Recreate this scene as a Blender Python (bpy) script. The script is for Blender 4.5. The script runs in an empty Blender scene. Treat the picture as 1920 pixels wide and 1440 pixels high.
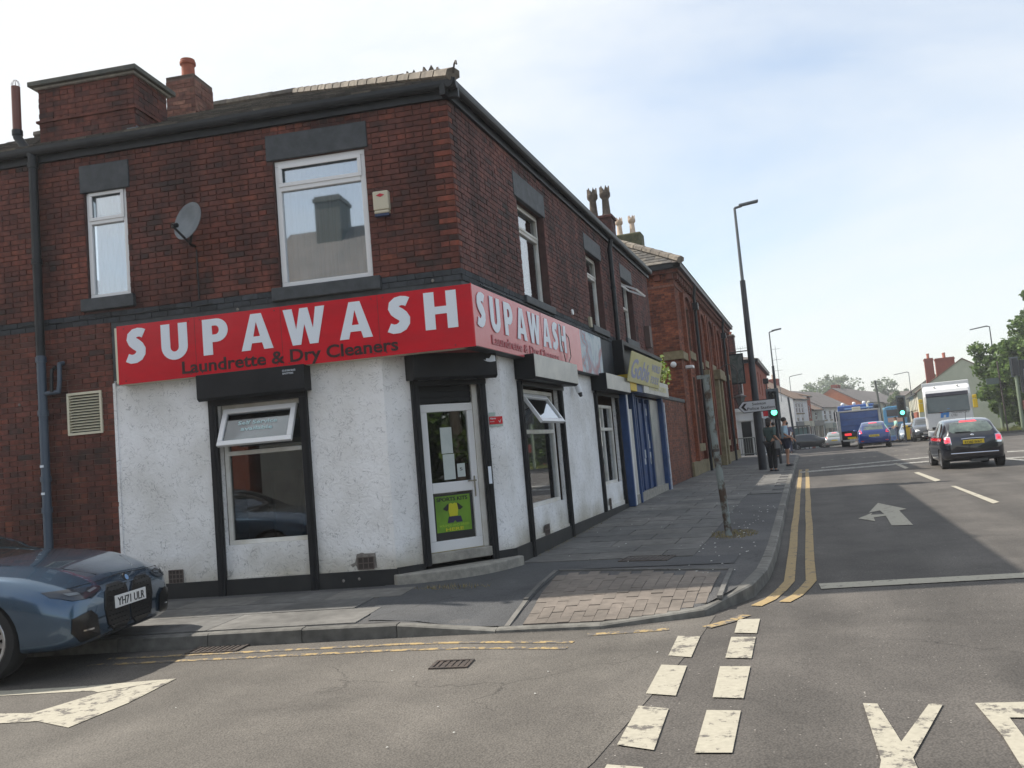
import bpy, bmesh, math, random
from mathutils import Vector, Matrix
from mathutils.bvhtree import BVHTree
from mathutils.geometry import intersect_line_line_2d
R_ = random.Random(7)
rad = math.radians
scn = bpy.context.scene
C = scn.collection
# ------------------------------------------------------------------ camera
FPX, PIT, ROL, YAW, EYE = 1600.0, rad(4.68), rad(-4.98), rad(19.12), 1.55
_a = -YAW
FW = Vector((math.sin(_a)*math.cos(PIT), math.cos(_a)*math.cos(PIT), math.sin(PIT)))
_r = Vector((math.cos(_a), -math.sin(_a), 0)); _u = _r.cross(FW)
RT = math.cos(ROL)*_r + math.sin(ROL)*_u
UP = -math.sin(ROL)*_r + math.cos(ROL)*_u
cd = bpy.data.cameras.new('camera'); cam = bpy.data.objects.new('camera', cd); C.objects.link(cam)
cd.sensor_width = 36; cd.lens = 36*FPX/1920; cd.clip_end = 2000; cd.clip_start = .05
cam.matrix_world = Matrix(((RT.x, UP.x, -FW.x, 0), (RT.y, UP.y, -FW.y, 0), (RT.z, UP.z, -FW.z, EYE), (0, 0, 0, 1)))
scn.camera = cam
# ------------------------------------------------------------------ world, sun, exposure
SUN_EL = rad(48.7)
HAZE = .0009
w = bpy.data.worlds.new("World"); scn.world = w; w.use_nodes = True
nt = w.node_tree; nt.nodes.clear(); N = nt.nodes.new; L = nt.links.new
sky = N('ShaderNodeTexSky'); sky.sky_type = 'NISHITA'; sky.sun_disc = False
sky.sun_elevation = SUN_EL; sky.sun_rotation = rad(-90-4); sky.dust_density = .9; sky.air_density = 1.25; sky.ozone_density = 1.2
tc = N('ShaderNodeTexCoord'); mp = N('ShaderNodeMapping'); mp.inputs['Scale'].default_value = (.8, 1.0, 2.2); mp.inputs['Rotation'].default_value = (.25, .3, .5)
nz = N('ShaderNodeTexNoise'); nz.inputs['Scale'].default_value = 1.3; nz.inputs['Detail'].default_value = 9; nz.inputs['Roughness'].default_value = .58; nz.inputs['Distortion'].default_value = .35
rp = N('ShaderNodeValToRGB'); rp.color_ramp.elements[0].position = .34; rp.color_ramp.elements[0].color = (.12, .12, .12, 1)
rp.color_ramp.elements[1].position = .62; rp.color_ramp.elements[1].color = (.78, .78, .78, 1)
mx = N('ShaderNodeMixRGB'); mx.inputs['Color2'].default_value = (4.75, 4.92, 5.05, 1)
bg = N('ShaderNodeBackground'); bg.inputs['Strength'].default_value = .15; wo = N('ShaderNodeOutputWorld')
L(tc.outputs['Generated'], mp.inputs['Vector']); L(mp.outputs[0], nz.inputs['Vector']); L(nz.outputs['Fac'], rp.inputs[0])
# the haze is whitest round the sun
dt = N('ShaderNodeVectorMath'); dt.operation = 'DOT_PRODUCT'; dt.inputs[1].default_value = (-math.cos(SUN_EL), .04, math.sin(SUN_EL)); L(tc.outputs['Generated'], dt.inputs[0])
mr = N('ShaderNodeMapRange'); mr.inputs['From Min'].default_value = .28; mr.inputs['From Max'].default_value = .75; mr.inputs['To Max'].default_value = .75; mr.interpolation_type = 'SMOOTHSTEP'; L(dt.outputs['Value'], mr.inputs[0])
ad_ = N('ShaderNodeMath'); ad_.operation = 'ADD'; ad_.use_clamp = True; L(rp.outputs[0], ad_.inputs[0]); L(mr.outputs[0], ad_.inputs[1])
L(ad_.outputs[0], mx.inputs[0]); L(sky.outputs[0], mx.inputs['Color1']); L(mx.outputs[0], bg.inputs['Color']); L(bg.outputs[0], wo.inputs[0])
sd = bpy.data.lights.new('sun', 'SUN'); sd.energy = 5.0; sd.angle = rad(.6); sd.color = (1, .93, .82)
sun = bpy.data.objects.new('sun', sd); C.objects.link(sun)
_d = Vector((math.cos(SUN_EL), -.05, -math.sin(SUN_EL)))
sun.rotation_euler = _d.to_track_quat('-Z', 'Y').to_euler()
vs = scn.view_settings; vs.view_transform = 'Standard'; vs.look = 'None'; vs.gamma = 1; vs.exposure = .46; vs.use_curve_mapping = False
scn.cycles.max_bounces = 6; scn.cycles.transparent_max_bounces = 16

# ------------------------------------------------------------------ helpers
def ray(px, py): return FW*FPX + RT*(px-960) - UP*(py-720)
def zg(y):
    if y < 12: return 0.0
    if y < 32: return .007*(y-12)
    if y < 62: return .14
    return .14 - .0245*(min(y, 170)-62)
def GP(px, py, off=0.0):
    d = ray(px, py); z = off
    for _ in range(12):
        t = (z-EYE)/d.z; y = d.y*t; z = zg(y)+off
    return Vector((d.x*t, y, z))
def AD(px, py, Y):
    d = ray(px, py); t = Y/d.y; return Vector((d.x*t, Y, EYE+d.z*t))

def lin(node, a, b): node.id_data.links.new(a, b)
MATS = {}
def mat(name, col, rough=.6, metal=0, col2=None, scale=6, bump=0, bscale=None, spec=.5, emit=None, coat=0, detail=6, stretch=None, lo=.35, hi=.65):
    if name in MATS: return MATS[name]
    m = bpy.data.materials.new(name); m.use_nodes = True; t = m.node_tree; b = t.nodes['Principled BSDF']
    b.inputs['Roughness'].default_value = rough; b.inputs['Metallic'].default_value = metal
    b.inputs['Specular IOR Level'].default_value = spec; b.inputs['Coat Weight'].default_value = coat
    b.inputs['Base Color'].default_value = (*col, 1)
    if emit: b.inputs['Emission Color'].default_value = (*emit[0], 1); b.inputs['Emission Strength'].default_value = emit[1]
    if col2 or bump:
        tcn = t.nodes.new('ShaderNodeTexCoord'); v = tcn.outputs['Object']
        if stretch:
            mpn = t.nodes.new('ShaderNodeMapping'); mpn.inputs['Scale'].default_value = stretch; t.links.new(v, mpn.inputs[0]); v = mpn.outputs[0]
    if col2:
        n = t.nodes.new('ShaderNodeTexNoise'); n.inputs['Scale'].default_value = scale; n.inputs['Detail'].default_value = detail; n.inputs['Roughness'].default_value = .62
        t.links.new(v, n.inputs['Vector'])
        r = t.nodes.new('ShaderNodeValToRGB'); e = r.color_ramp.elements; e[0].position = lo; e[1].position = hi; e[0].color = (*col, 1); e[1].color = (*col2, 1)
        t.links.new(n.outputs['Fac'], r.inputs[0]); t.links.new(r.outputs[0], b.inputs['Base Color'])
    if bump:
        n2 = t.nodes.new('ShaderNodeTexNoise'); n2.inputs['Scale'].default_value = bscale or scale*4; n2.inputs['Detail'].default_value = 5
        t.links.new(v, n2.inputs['Vector']); bp = t.nodes.new('ShaderNodeBump'); bp.inputs['Strength'].default_value = bump; bp.inputs['Distance'].default_value = .01
        t.links.new(n2.outputs['Fac'], bp.inputs['Height']); t.links.new(bp.outputs[0], b.inputs['Normal'])
    MATS[name] = m; return m

def mat_rnd(name, stops, rough=.85, nscale=14, amt=.5, bump=.4, clump=0):
    """colour picked per piece (object random plus a per-face attribute), with grain"""
    if name in MATS: return MATS[name]
    m = bpy.data.materials.new(name); m.use_nodes = True; t = m.node_tree; b = t.nodes['Principled BSDF']; b.inputs['Roughness'].default_value = rough
    oi = t.nodes.new('ShaderNodeObjectInfo'); at = t.nodes.new('ShaderNodeAttribute'); at.attribute_name = 'rnd'
    ad = t.nodes.new('ShaderNodeMath'); ad.operation = 'ADD'; fr = t.nodes.new('ShaderNodeMath'); fr.operation = 'FRACT'
    t.links.new(oi.outputs['Random'], ad.inputs[0]); t.links.new(at.outputs['Fac'], ad.inputs[1]); t.links.new(ad.outputs[0], fr.inputs[0])
    r = t.nodes.new('ShaderNodeValToRGB'); e = r.color_ramp.elements
    while len(e) < len(stops): e.new(.5)
    for k, (p, c) in enumerate(stops): e[k].position = p; e[k].color = (*c, 1)
    src = fr.outputs[0]
    if clump:
        g0 = t.nodes.new('ShaderNodeNewGeometry'); nc = t.nodes.new('ShaderNodeTexNoise'); nc.inputs['Scale'].default_value = 2.3; nc.inputs['Detail'].default_value = 3; t.links.new(g0.outputs['Position'], nc.inputs['Vector'])
        mc = t.nodes.new('ShaderNodeMapRange'); mc.inputs['From Min'].default_value = .3; mc.inputs['From Max'].default_value = .7; t.links.new(nc.outputs['Fac'], mc.inputs[0])
        ms = t.nodes.new('ShaderNodeMath'); ms.operation = 'MULTIPLY'; ms.inputs[1].default_value = clump; t.links.new(mc.outputs[0], ms.inputs[0])
        m3 = t.nodes.new('ShaderNodeMath'); m3.operation = 'MULTIPLY_ADD'; m3.inputs[1].default_value = 1-clump; t.links.new(src, m3.inputs[0]); t.links.new(ms.outputs[0], m3.inputs[2]); src = m3.outputs[0]
    t.links.new(src, r.inputs[0])
    streak = None
    if clump:
        ms_ = t.nodes.new('ShaderNodeMapping'); ms_.inputs['Scale'].default_value = (2.6, 2.6, .35); t.links.new(g0.outputs['Position'], ms_.inputs[0]); ns_ = t.nodes.new('ShaderNodeTexNoise'); ns_.inputs['Scale'].default_value = 1.2; ns_.inputs['Detail'].default_value = 7; ns_.inputs['Roughness'].default_value = .65; t.links.new(ms_.outputs[0], ns_.inputs['Vector']); rs_ = t.nodes.new('ShaderNodeMapRange'); rs_.inputs['From Min'].default_value = .36; rs_.inputs['From Max'].default_value = .58; rs_.inputs['To Min'].default_value = .55; rs_.inputs['To Max'].default_value = 1.1; t.links.new(ns_.outputs['Fac'], rs_.inputs[0]); streak = rs_.outputs[0]
    g = t.nodes.new('ShaderNodeNewGeometry'); n = t.nodes.new('ShaderNodeTexNoise'); n.inputs['Scale'].default_value = nscale; n.inputs['Detail'].default_value = 6
    t.links.new(g.outputs['Position'], n.inputs['Vector'])
    n2 = t.nodes.new('ShaderNodeTexNoise'); n2.inputs['Scale'].default_value = 1.1; n2.inputs['Detail'].default_value = 4; t.links.new(g.outputs['Position'], n2.inputs['Vector'])
    s = t.nodes.new('ShaderNodeMapRange'); s.inputs['From Min'].default_value = .3; s.inputs['From Max'].default_value = .7; s.inputs['To Min'].default_value = 1-amt; s.inputs['To Max'].default_value = 1+amt*.4
    t.links.new(n.outputs['Fac'], s.inputs['Value'])
    s2 = t.nodes.new('ShaderNodeMapRange'); s2.inputs['From Min'].default_value = .35; s2.inputs['From Max'].default_value = .65; s2.inputs['To Min'].default_value = .72; s2.inputs['To Max'].default_value = 1.12
    t.links.new(n2.outputs['Fac'], s2.inputs['Value'])
    mu = t.nodes.new('ShaderNodeMath'); mu.operation = 'MULTIPLY'; t.links.new(s.outputs[0], mu.inputs[0]); t.links.new(s2.outputs[0], mu.inputs[1])
    if streak:
        mq = t.nodes.new('ShaderNodeMath'); mq.operation = 'MULTIPLY'; t.links.new(mu.outputs[0], mq.inputs[0]); t.links.new(streak, mq.inputs[1]); mu = mq
    vm = t.nodes.new('ShaderNodeVectorMath'); vm.operation = 'SCALE'; t.links.new(r.outputs[0], vm.inputs[0]); t.links.new(mu.outputs[0], vm.inputs['Scale'])
    t.links.new(vm.outputs[0], b.inputs['Base Color'])
    bp = t.nodes.new('ShaderNodeBump'); bp.inputs['Strength'].default_value = bump; bp.inputs['Distance'].default_value = .006
    n3 = t.nodes.new('ShaderNodeTexNoise'); n3.inputs['Scale'].default_value = nscale*4; t.links.new(g.outputs['Position'], n3.inputs['Vector'])
    t.links.new(n3.outputs['Fac'], bp.inputs['Height']); t.links.new(bp.outputs[0], b.inputs['Normal'])
    MATS[name] = m; return m

def glass_mat(name, tint, refl=.3, alpha=.75, rough=.02):
    """window glass: a mirror-like coat over a tinted see-through body"""
    if name in MATS: return MATS[name]
    m = bpy.data.materials.new(name); m.use_nodes = True; t = m.node_tree; t.nodes.clear()
    o = t.nodes.new('ShaderNodeOutputMaterial'); tr = t.nodes.new('ShaderNodeBsdfTransparent'); tr.inputs[0].default_value = (*tint, 1)
    gl = t.nodes.new('ShaderNodeBsdfGlossy'); gl.inputs['Roughness'].default_value = rough; gl.inputs[0].default_value = (.95, .97, 1, 1)
    fr = t.nodes.new('ShaderNodeFresnel'); fr.inputs[0].default_value = 1.55
    mr = t.nodes.new('ShaderNodeMapRange'); mr.inputs['From Min'].default_value = .03; mr.inputs['From Max'].default_value = .6; mr.inputs['To Min'].default_value = refl; mr.inputs['To Max'].default_value = .95
    t.links.new(fr.outputs[0], mr.inputs[0]); mi = t.nodes.new('ShaderNodeMixShader')
    t.links.new(mr.outputs[0], mi.inputs[0]); t.links.new(tr.outputs[0], mi.inputs[1]); t.links.new(gl.outputs[0], mi.inputs[2]); t.links.new(mi.outputs[0], o.inputs[0])
    MATS[name] = m; return m

def paint_mat(name, col, base, wear=.5, scale=9, stretch=(1, 1, 1)):
    """road paint worn through in patches to the asphalt's own colour"""
    if name in MATS: return MATS[name]
    m = bpy.data.materials.new(name); m.use_nodes = True; t = m.node_tree; b = t.nodes['Principled BSDF']; b.inputs['Roughness'].default_value = .8
    g = t.nodes.new('ShaderNodeNewGeometry'); mp_ = t.nodes.new('ShaderNodeMapping'); mp_.inputs['Scale'].default_value = stretch; t.links.new(g.outputs['Position'], mp_.inputs[0])
    n = t.nodes.new('ShaderNodeTexNoise'); n.inputs['Scale'].default_value = scale; n.inputs['Detail'].default_value = 10; n.inputs['Roughness'].default_value = .75
    t.links.new(mp_.outputs[0], n.inputs['Vector'])
    r = t.nodes.new('ShaderNodeValToRGB'); e = r.color_ramp.elements; e[0].position = wear-.03; e[1].position = wear+.03
    e[0].color = (*base, 1); e[1].color = (*col, 1); t.links.new(n.outputs['Fac'], r.inputs[0])
    n2 = t.nodes.new('ShaderNodeTexNoise'); n2.inputs['Scale'].default_value = 30; n2.inputs['Detail'].default_value = 8; t.links.new(g.outputs['Position'], n2.inputs['Vector'])
    s = t.nodes.new('ShaderNodeMapRange'); s.inputs['To Min'].default_value = .72; s.inputs['To Max'].default_value = 1.2; t.links.new(n2.outputs['Fac'], s.inputs[0])
    vm = t.nodes.new('ShaderNodeVectorMath'); vm.operation = 'SCALE'; t.links.new(r.outputs[0], vm.inputs[0]); t.links.new(s.outputs[0], vm.inputs['Scale']); t.links.new(vm.outputs[0], b.inputs['Base Color'])
    MATS[name] = m; return m

def tag(o, label=None, cat=None, group=None, kind=None):
    if label: o['label'] = label
    if cat: o['category'] = cat
    if group: o['group'] = group
    if kind: o['kind'] = kind
    return o
def empty(name, loc=(0, 0, 0), rz=0, label=None, cat=None, group=None, kind=None):
    o = bpy.data.objects.new(name, None); o.empty_display_size = .2; C.objects.link(o); o.location = loc; o.rotation_euler = (0, 0, rz)
    return tag(o, label, cat, group, kind)
def root_matrix(o):
    m = Matrix.Identity(4)
    while o is not None:
        m = Matrix.Translation(o.location) @ o.rotation_euler.to_matrix().to_4x4() @ Matrix.Diagonal((*o.scale, 1)) @ m; o = o.parent
    return m
class Fr:
    """facade frame: a along, b up, c outward"""
    def __init__(s, o, u, n, v=(0, 0, 1)): s.o = Vector(o); s.u = Vector(u); s.v = Vector(v); s.n = Vector(n)
    def __call__(s, a, b, c=0): return s.o + s.u*a + s.v*b + s.n*c
WORLD = Fr((0, 0, 0), (1, 0, 0), (0, 0, 1), (0, 1, 0))   # a=x b=y c=z
class MB:
    def __init__(s): s.v = []; s.f = []; s.m = []; s.r = []; s.cm = 0; s.cr = 0.0; s.sm = []
    def add(s, vs_, fs, smooth=False):
        k = len(s.v); s.v += [Vector(p) for p in vs_]
        for f in fs: s.f.append([k+i for i in f]); s.m.append(s.cm); s.r.append(s.cr); s.sm.append(smooth)
    def quad(s, *p): s.add(p, [list(range(len(p)))])
    def box(s, fr, a0, a1, b0, b1, c0, c1):
        P = [fr(a, b, c) for c in (c0, c1) for b in (b0, b1) for a in (a0, a1)]
        s.add(P, [(0, 1, 3, 2), (4, 6, 7, 5), (0, 4, 5, 1), (2, 3, 7, 6), (0, 2, 6, 4), (1, 5, 7, 3)])
    def wbox(s, x0, x1, y0, y1, z0, z1): s.box(WORLD, x0, x1, y0, y1, z0, z1)
    def prism(s, fr, poly, c0, c1):
        n = len(poly); P = [fr(a, b, c0) for a, b in poly] + [fr(a, b, c1) for a, b in poly]
        s.add(P, [list(range(n)), list(range(2*n-1, n-1, -1))] + [(i, (i+1) % n, n+(i+1) % n, n+i) for i in range(n)])
    def cyl(s, p0, p1, r0, r1=None, n=12, cap=True):
        r1 = r0 if r1 is None else r1; p0 = Vector(p0); p1 = Vector(p1); d = (p1-p0).normalized()
        x = d.orthogonal().normalized(); y = d.cross(x); P = []
        for p, r in ((p0, r0), (p1, r1)):
            P += [p + (x*math.cos(2*math.pi*i/n) + y*math.sin(2*math.pi*i/n))*r for i in range(n)]
        s.add(P, [(i, (i+1) % n, n+(i+1) % n, n+i) for i in range(n)], True)
        if cap: s.add(P[:n], [list(range(n))]); s.add(P[n:], [list(range(n))])
    def tube(s, path, r, n=8):
        path = [Vector(p) for p in path]
        for i in range(len(path)-1): s.cyl(path[i], path[i+1], r, r, n)
    def lathe(s, o, prof, n=16, axis=(0, 0, 1)):
        o = Vector(o); az = Vector(axis); x = az.orthogonal().normalized(); y = az.cross(x); P = []
        for r, h in prof: P += [o + az*h + (x*math.cos(2*math.pi*i/n)+y*math.sin(2*math.pi*i/n))*r for i in range(n)]
        s.add(P, [(k*n+i, k*n+(i+1) % n, (k+1)*n+(i+1) % n, (k+1)*n+i) for k in range(len(prof)-1) for i in range(n)], True)
    def ball(s, o, r, nu=12, nv=8, sc=(1, 1, 1)):
        P = [Vector(o)+Vector((math.sin(math.pi*j/nv)*math.cos(2*math.pi*i/nu)*r*sc[0], math.sin(math.pi*j/nv)*math.sin(2*math.pi*i/nu)*r*sc[1], math.cos(math.pi*j/nv)*r*sc[2])) for j in range(nv+1) for i in range(nu)]
        s.add(P, [(j*nu+i, j*nu+(i+1) % nu, (j+1)*nu+(i+1) % nu, (j+1)*nu+i) for j in range(nv) for i in range(nu)], True)
    def build(s, name, mats, parent=None, bev=0, kind=None, label=None, local=False, smooth=None, solid=True):
        me = bpy.data.meshes.new(name)
        V = s.v
        if parent is not None and not local:
            mi = root_matrix(parent).inverted(); V = [mi @ p for p in s.v]
        me.from_pydata([tuple(p) for p in V], [], s.f)
        mats = mats if isinstance(mats, (list, tuple)) else [mats]
        for m in mats: me.materials.append(m)
        me.polygons.foreach_set('material_index', s.m)
        at = me.attributes.new('rnd', 'FLOAT', 'FACE'); at.data.foreach_set('value', s.r)
        sm = s.sm if smooth is None else [smooth]*len(s.f)
        me.polygons.foreach_set('use_smooth', sm)
        if solid and len(s.f) < 20000:
            bm = bmesh.new(); bm.from_mesh(me); bmesh.ops.remove_doubles(bm, verts=bm.verts, dist=1e-5) if solid == 2 else None
            bmesh.ops.recalc_face_normals(bm, faces=bm.faces); bm.to_mesh(me); bm.free()
        me.update()
        if any(sm): me.set_sharp_from_angle(angle=rad(40))
        o = bpy.data.objects.new(name, me); C.objects.link(o)
        if parent is not None: o.parent = parent
        if bev:
            b = o.modifiers.new('b', 'BEVEL'); b.width = bev; b.segments = 2; b.limit_method = 'ANGLE'; b.angle_limit = rad(50)
        return tag(o, label, None, None, kind)
def mesh_obj(name, me, parent, loc=(0, 0, 0), rot=None, scale=None, label=None):
    o = bpy.data.objects.new(name, me); C.objects.link(o); o.parent = parent; o.location = loc
    if rot is not None: o.rotation_euler = rot
    if scale is not None: o.scale = scale
    if label: o['label'] = label
    return o
def copy_tree(o, parent=None):
    c = o.copy(); C.objects.link(c); c.parent = parent
    for ch in list(o.children): copy_tree(ch, c)
    return c

# flat lettering and cut-out shapes ---------------------------------------
def curve_to_mesh(cu):
    ob = bpy.data.objects.new('tmp', cu); C.objects.link(ob)
    dg = bpy.context.evaluated_depsgraph_get(); me = bpy.data.meshes.new_from_object(ob.evaluated_get(dg)); bpy.data.objects.remove(ob); bpy.data.curves.remove(cu)
    return me
def place_mesh(me, fr, a, b, c, name, m, parent, sx=1, sy=1, label=None, shear=0):
    mi = root_matrix(parent).inverted() if parent is not None else Matrix.Identity(4)
    for v in me.vertices:
        p = v.co; v.co = mi @ fr(a+(p.x+shear*p.y)*sx, b+p.y*sy, c+p.z)
    me.materials.clear(); me.materials.append(m); me.update()
    o = bpy.data.objects.new(name, me); C.objects.link(o); o.parent = parent
    if label: o['label'] = label
    return o
def text(body, fr, a, b, c, size, m, parent, width=None, bold=0, name='lettering', align='LEFT', ext=.002, shear=0, label=None, sp=1):
    cu = bpy.data.curves.new('t', 'FONT'); cu.body = body; cu.size = size/.73; cu.offset = bold*size; cu.extrude = ext; cu.resolution_u = 3; cu.space_character = sp
    me = curve_to_mesh(cu)
    xs = [v.co.x for v in me.vertices]
    x0, x1 = min(xs), max(xs); sx = 1 if width is None else width/(x1-x0)
    for v in me.vertices: v.co.x -= (x0 if align == 'LEFT' else (x0+x1)/2)
    return place_mesh(me, fr, a, b, c, name, m, parent, sx=sx, shear=shear, label=label)
def shape(contours, fr, a, b, c, m, parent, name, sx=1, sy=1, ext=.002, label=None):
    cu = bpy.data.curves.new('s', 'CURVE'); cu.dimensions = '2D'; cu.fill_mode = 'BOTH'; cu.extrude = ext
    for ct in contours:
        sp = cu.splines.new('POLY'); sp.points.add(len(ct)-1); sp.use_cyclic_u = True
        for i, (x, y) in enumerate(ct): sp.points[i].co = (x, y, 0, 1)
    me = curve_to_mesh(cu)
    return place_mesh(me, fr, a, b, c, name, m, parent, sx, sy, label)
def arc(cx, cy, rx, ry, a0, a1, n=10): return [(cx+rx*math.cos(rad(a0+(a1-a0)*i/n)), cy+ry*math.sin(rad(a0+(a1-a0)*i/n))) for i in range(n+1)]
def glyph(ch):
    if ch == 'H': return [[(0, 0), (.26, 0), (.26, .4), (.56, .4), (.56, 0), (.82, 0), (.82, 1), (.56, 1), (.56, .6), (.26, .6), (.26, 1), (0, 1)]], .82
    if ch == 'U': return [[(0, 1), (.27, 1)] + [(.27, .36)] + arc(.4, .34, .13, .13, 180, 360, 8) + [(.53, 1), (.8, 1), (.8, .36)] + arc(.4, .36, .4, .38, 0, -180, 14)], .8
    if ch == 'P': return [[(0, 0), (.28, 0), (.28, .35)] + arc(.42, .675, .33, .325, -90, 90, 12) + [(0, 1)], [(.28, .56), (.28, .81)] + arc(.38, .685, .11, .125, 90, -90, 8)], .75
    if ch == 'A': return [[(0, 0), (.26, 0), (.31, .19), (.61, .19), (.66, 0), (.93, 0), (.62, 1), (.31, 1)], [(.36, .37), (.56, .37), (.46, .78)]], .93
    if ch == 'W': return [[(0, 1), (.27, 1), (.37, .42), (.5, 1), (.74, 1), (.87, .42), (.97, 1), (1.24, 1), (1.0, 0), (.75, 0), (.62, .56), (.49, 0), (.24, 0)]], 1.24
    if ch == 'S':
        ctr = [(.56, .83), (.49, .865), (.4, .88), (.3, .86), (.22, .79), (.205, .7), (.25, .61), (.33, .54), (.41, .47), (.465, .38), (.46, .28), (.4, .19), (.3, .135), (.18, .13), (.07, .18)]
        wd = [.125]*3+[.13, .135, .14, .15, .155, .15, .14, .135, .135, .13, .125, .12]
        Lp, Rp = [], []
        for i, (x, y) in enumerate(ctr):
            a = ctr[max(0, i-1)]; b = ctr[min(len(ctr)-1, i+1)]; dx, dy = b[0]-a[0], b[1]-a[1]; l = math.hypot(dx, dy); nx, ny = -dy/l, dx/l
            Lp.append((x+nx*wd[i], y+ny*wd[i])); Rp.append((x-nx*wd[i], y-ny*wd[i]))
        return [Lp+Rp[::-1]], .64

# ------------------------------------------------------------------ palette
M = {}
M['brick'] = mat_rnd('brick red', [(0, (.038, .026, .024)), (.16, (.075, .032, .026)), (.32, (.118, .038, .029)), (.6, (.155, .045, .031)), (.85, (.185, .053, .033)), (1, (.26, .078, .040))], amt=.45, clump=.45)
M['brick_orange'] = mat_rnd('brick orange', [(0, (.20, .052, .034)), (1, (.26, .07, .04))], amt=.4)
M['brick_pub'] = mat_rnd('brick pub', [(0, (.13, .035, .02)), (.5, (.22, .062, .03)), (1, (.32, .10, .045))], amt=.45)
M['brick_wall'] = mat_rnd('brick yard', [(0, (.12, .05, .04)), (.5, (.2, .08, .055)), (1, (.27, .13, .09))], amt=.5)
M['mortar'] = mat('mortar', (.06, .032, .03), .95, col2=(.10, .052, .046), scale=5, bump=.3)
M['mortar_light'] = mat('mortar light', (.10, .06, .05), .95, col2=(.2, .14, .11), scale=3)
M['pub_back'] = mat('pub joint', (.10, .06, .045), .95, col2=(.15, .09, .07), scale=5)
M['stone_dark'] = mat('painted stone', (.028, .034, .04), .6, col2=(.055, .062, .07), scale=7, bump=.25)
M['stone'] = mat('sandstone', (.16, .13, .07), .85, col2=(.26, .21, .12), scale=5, bump=.4)
M['black'] = mat('black paint', (.008, .009, .011), .5, col2=(.014, .015, .018), scale=3, bump=.1, spec=.25)
M['plinth'] = mat('black plinth', (.008, .009, .011), .6, col2=(.024, .025, .025), scale=2.2, bump=.35, lo=.45, hi=.8)
M['gutter'] = mat('gutter black', (.008, .011, .014), .45, col2=(.018, .021, .024), scale=4, spec=.35)
M['upvc'] = mat('white plastic', (.72, .72, .73), .3)
M['upvc_dirty'] = mat('white plastic dirty', (.55, .52, .46), .45, col2=(.7, .69, .66), scale=3, detail=9)
M['curtain'] = mat('net curtain', (.17, .29, .33), .9, col2=(.26, .40, .44), scale=6, stretch=(9, 9, .15))
M['curtain_w'] = mat('white blind', (.55, .57, .57), .9, col2=(.7, .7, .7), scale=4, stretch=(8, 8, .2))
M['glass_up'] = glass_mat('upper glass', (.86, .92, .95), .30)
M['glass_side'] = glass_mat('street glass', (.7, .75, .75), .24)
M['glass_dn'] = glass_mat('shop glass', (.55, .58, .58), .10)
M['glass_far'] = mat('far glass', (.03, .04, .05), .08, spec=.8)
M['slate'] = mat_rnd('slate', [(0, (.07, .067, .065)), (.5, (.115, .105, .093)), (1, (.18, .158, .13))], nscale=9)
M['slate_far'] = mat('far slate', (.085, .075, .07), .8, col2=(.14, .12, .11), scale=.8)
M['ridge'] = mat_rnd('ridge tile', [(0, (.15, .13, .11)), (1, (.24, .205, .165))], nscale=9)
M['pot_dark'] = mat('sooty pot', (.07, .055, .045), .9, col2=(.14, .11, .085), scale=12)
M['pot_cream'] = mat('cream pot', (.45, .34, .25), .9, col2=(.58, .46, .36), scale=12)
M['pot_red'] = mat('terracotta', (.36, .10, .05), .8, col2=(.26, .07, .04), scale=8)
M['lead'] = mat('lead flashing', (.13, .15, .17), .5)
M['sign_red'] = mat('sign red', (.60, .006, .02), .2, spec=.55, col2=(.50, .008, .02), scale=1.6, detail=9, stretch=(1, 1, 2.5), bump=.04, bscale=1.2)
M['sign_pink'] = mat('sign red pinkish', (.58, .07, .09), .24, spec=1.0, col2=(.62, .14, .15), scale=1.2)  # paler, pinker red for the street face of the sign
M['letter_w'] = mat('letter white', (.72, .77, .84), .35)
M['letter_r'] = mat('letter dark red', (.022, .002, .004), .4)
M['letter_f'] = mat('letter faded', (.40, .06, .08), .4)
M['steel'] = mat('galvanised steel', (.36, .36, .36), .38, .6, col2=(.5, .49, .47), scale=2.5)
M['white'] = mat('white paint', (.7, .7, .7), .5)
M['cream'] = mat('cream', (.62, .58, .45), .7)
M['yellow'] = mat('yellow', (.62, .42, .01), .5)
M['blue_shop'] = mat('shop blue', (.012, .04, .12), .5, col2=(.02, .06, .18), scale=4)
M['rubber'] = mat('tyre rubber', (.015, .015, .016), .85)
M['chrome'] = mat('chrome', (.7, .7, .72), .12, 1)
M['concrete'] = mat('concrete', (.22, .21, .19), .9, col2=(.34, .32, .28), scale=9, bump=.5, bscale=60)
M['iron'] = mat('cast iron', (.04, .035, .032), .6, col2=(.08, .06, .05), scale=20)
M['tail'] = mat('tail lamp red', (.5, .01, .02), .2, emit=((1, .05, .06), .8))
M['tail_off'] = mat('red lens', (.45, .01, .02), .15)
M['lamp_glass'] = mat('lamp glass', (.5, .52, .55), .1, spec=.9)
M['plate_y'] = mat('plate yellow', (.68, .5, .02), .4)
M['plate_w'] = mat('plate white', (.7, .7, .7), .4)
M['ink'] = mat('ink', (.01, .01, .012), .5)
M['skin'] = mat('skin', (.42, .22, .14), .6)
M['hair'] = mat('dark hair', (.015, .01, .008), .6)
M['green_on'] = mat('green signal', (.02, .5, .3), .3, emit=((.12, 1, .6), 3.0))
M['dark_plastic'] = mat('dark plastic', (.015, .017, .02), .5)

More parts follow.
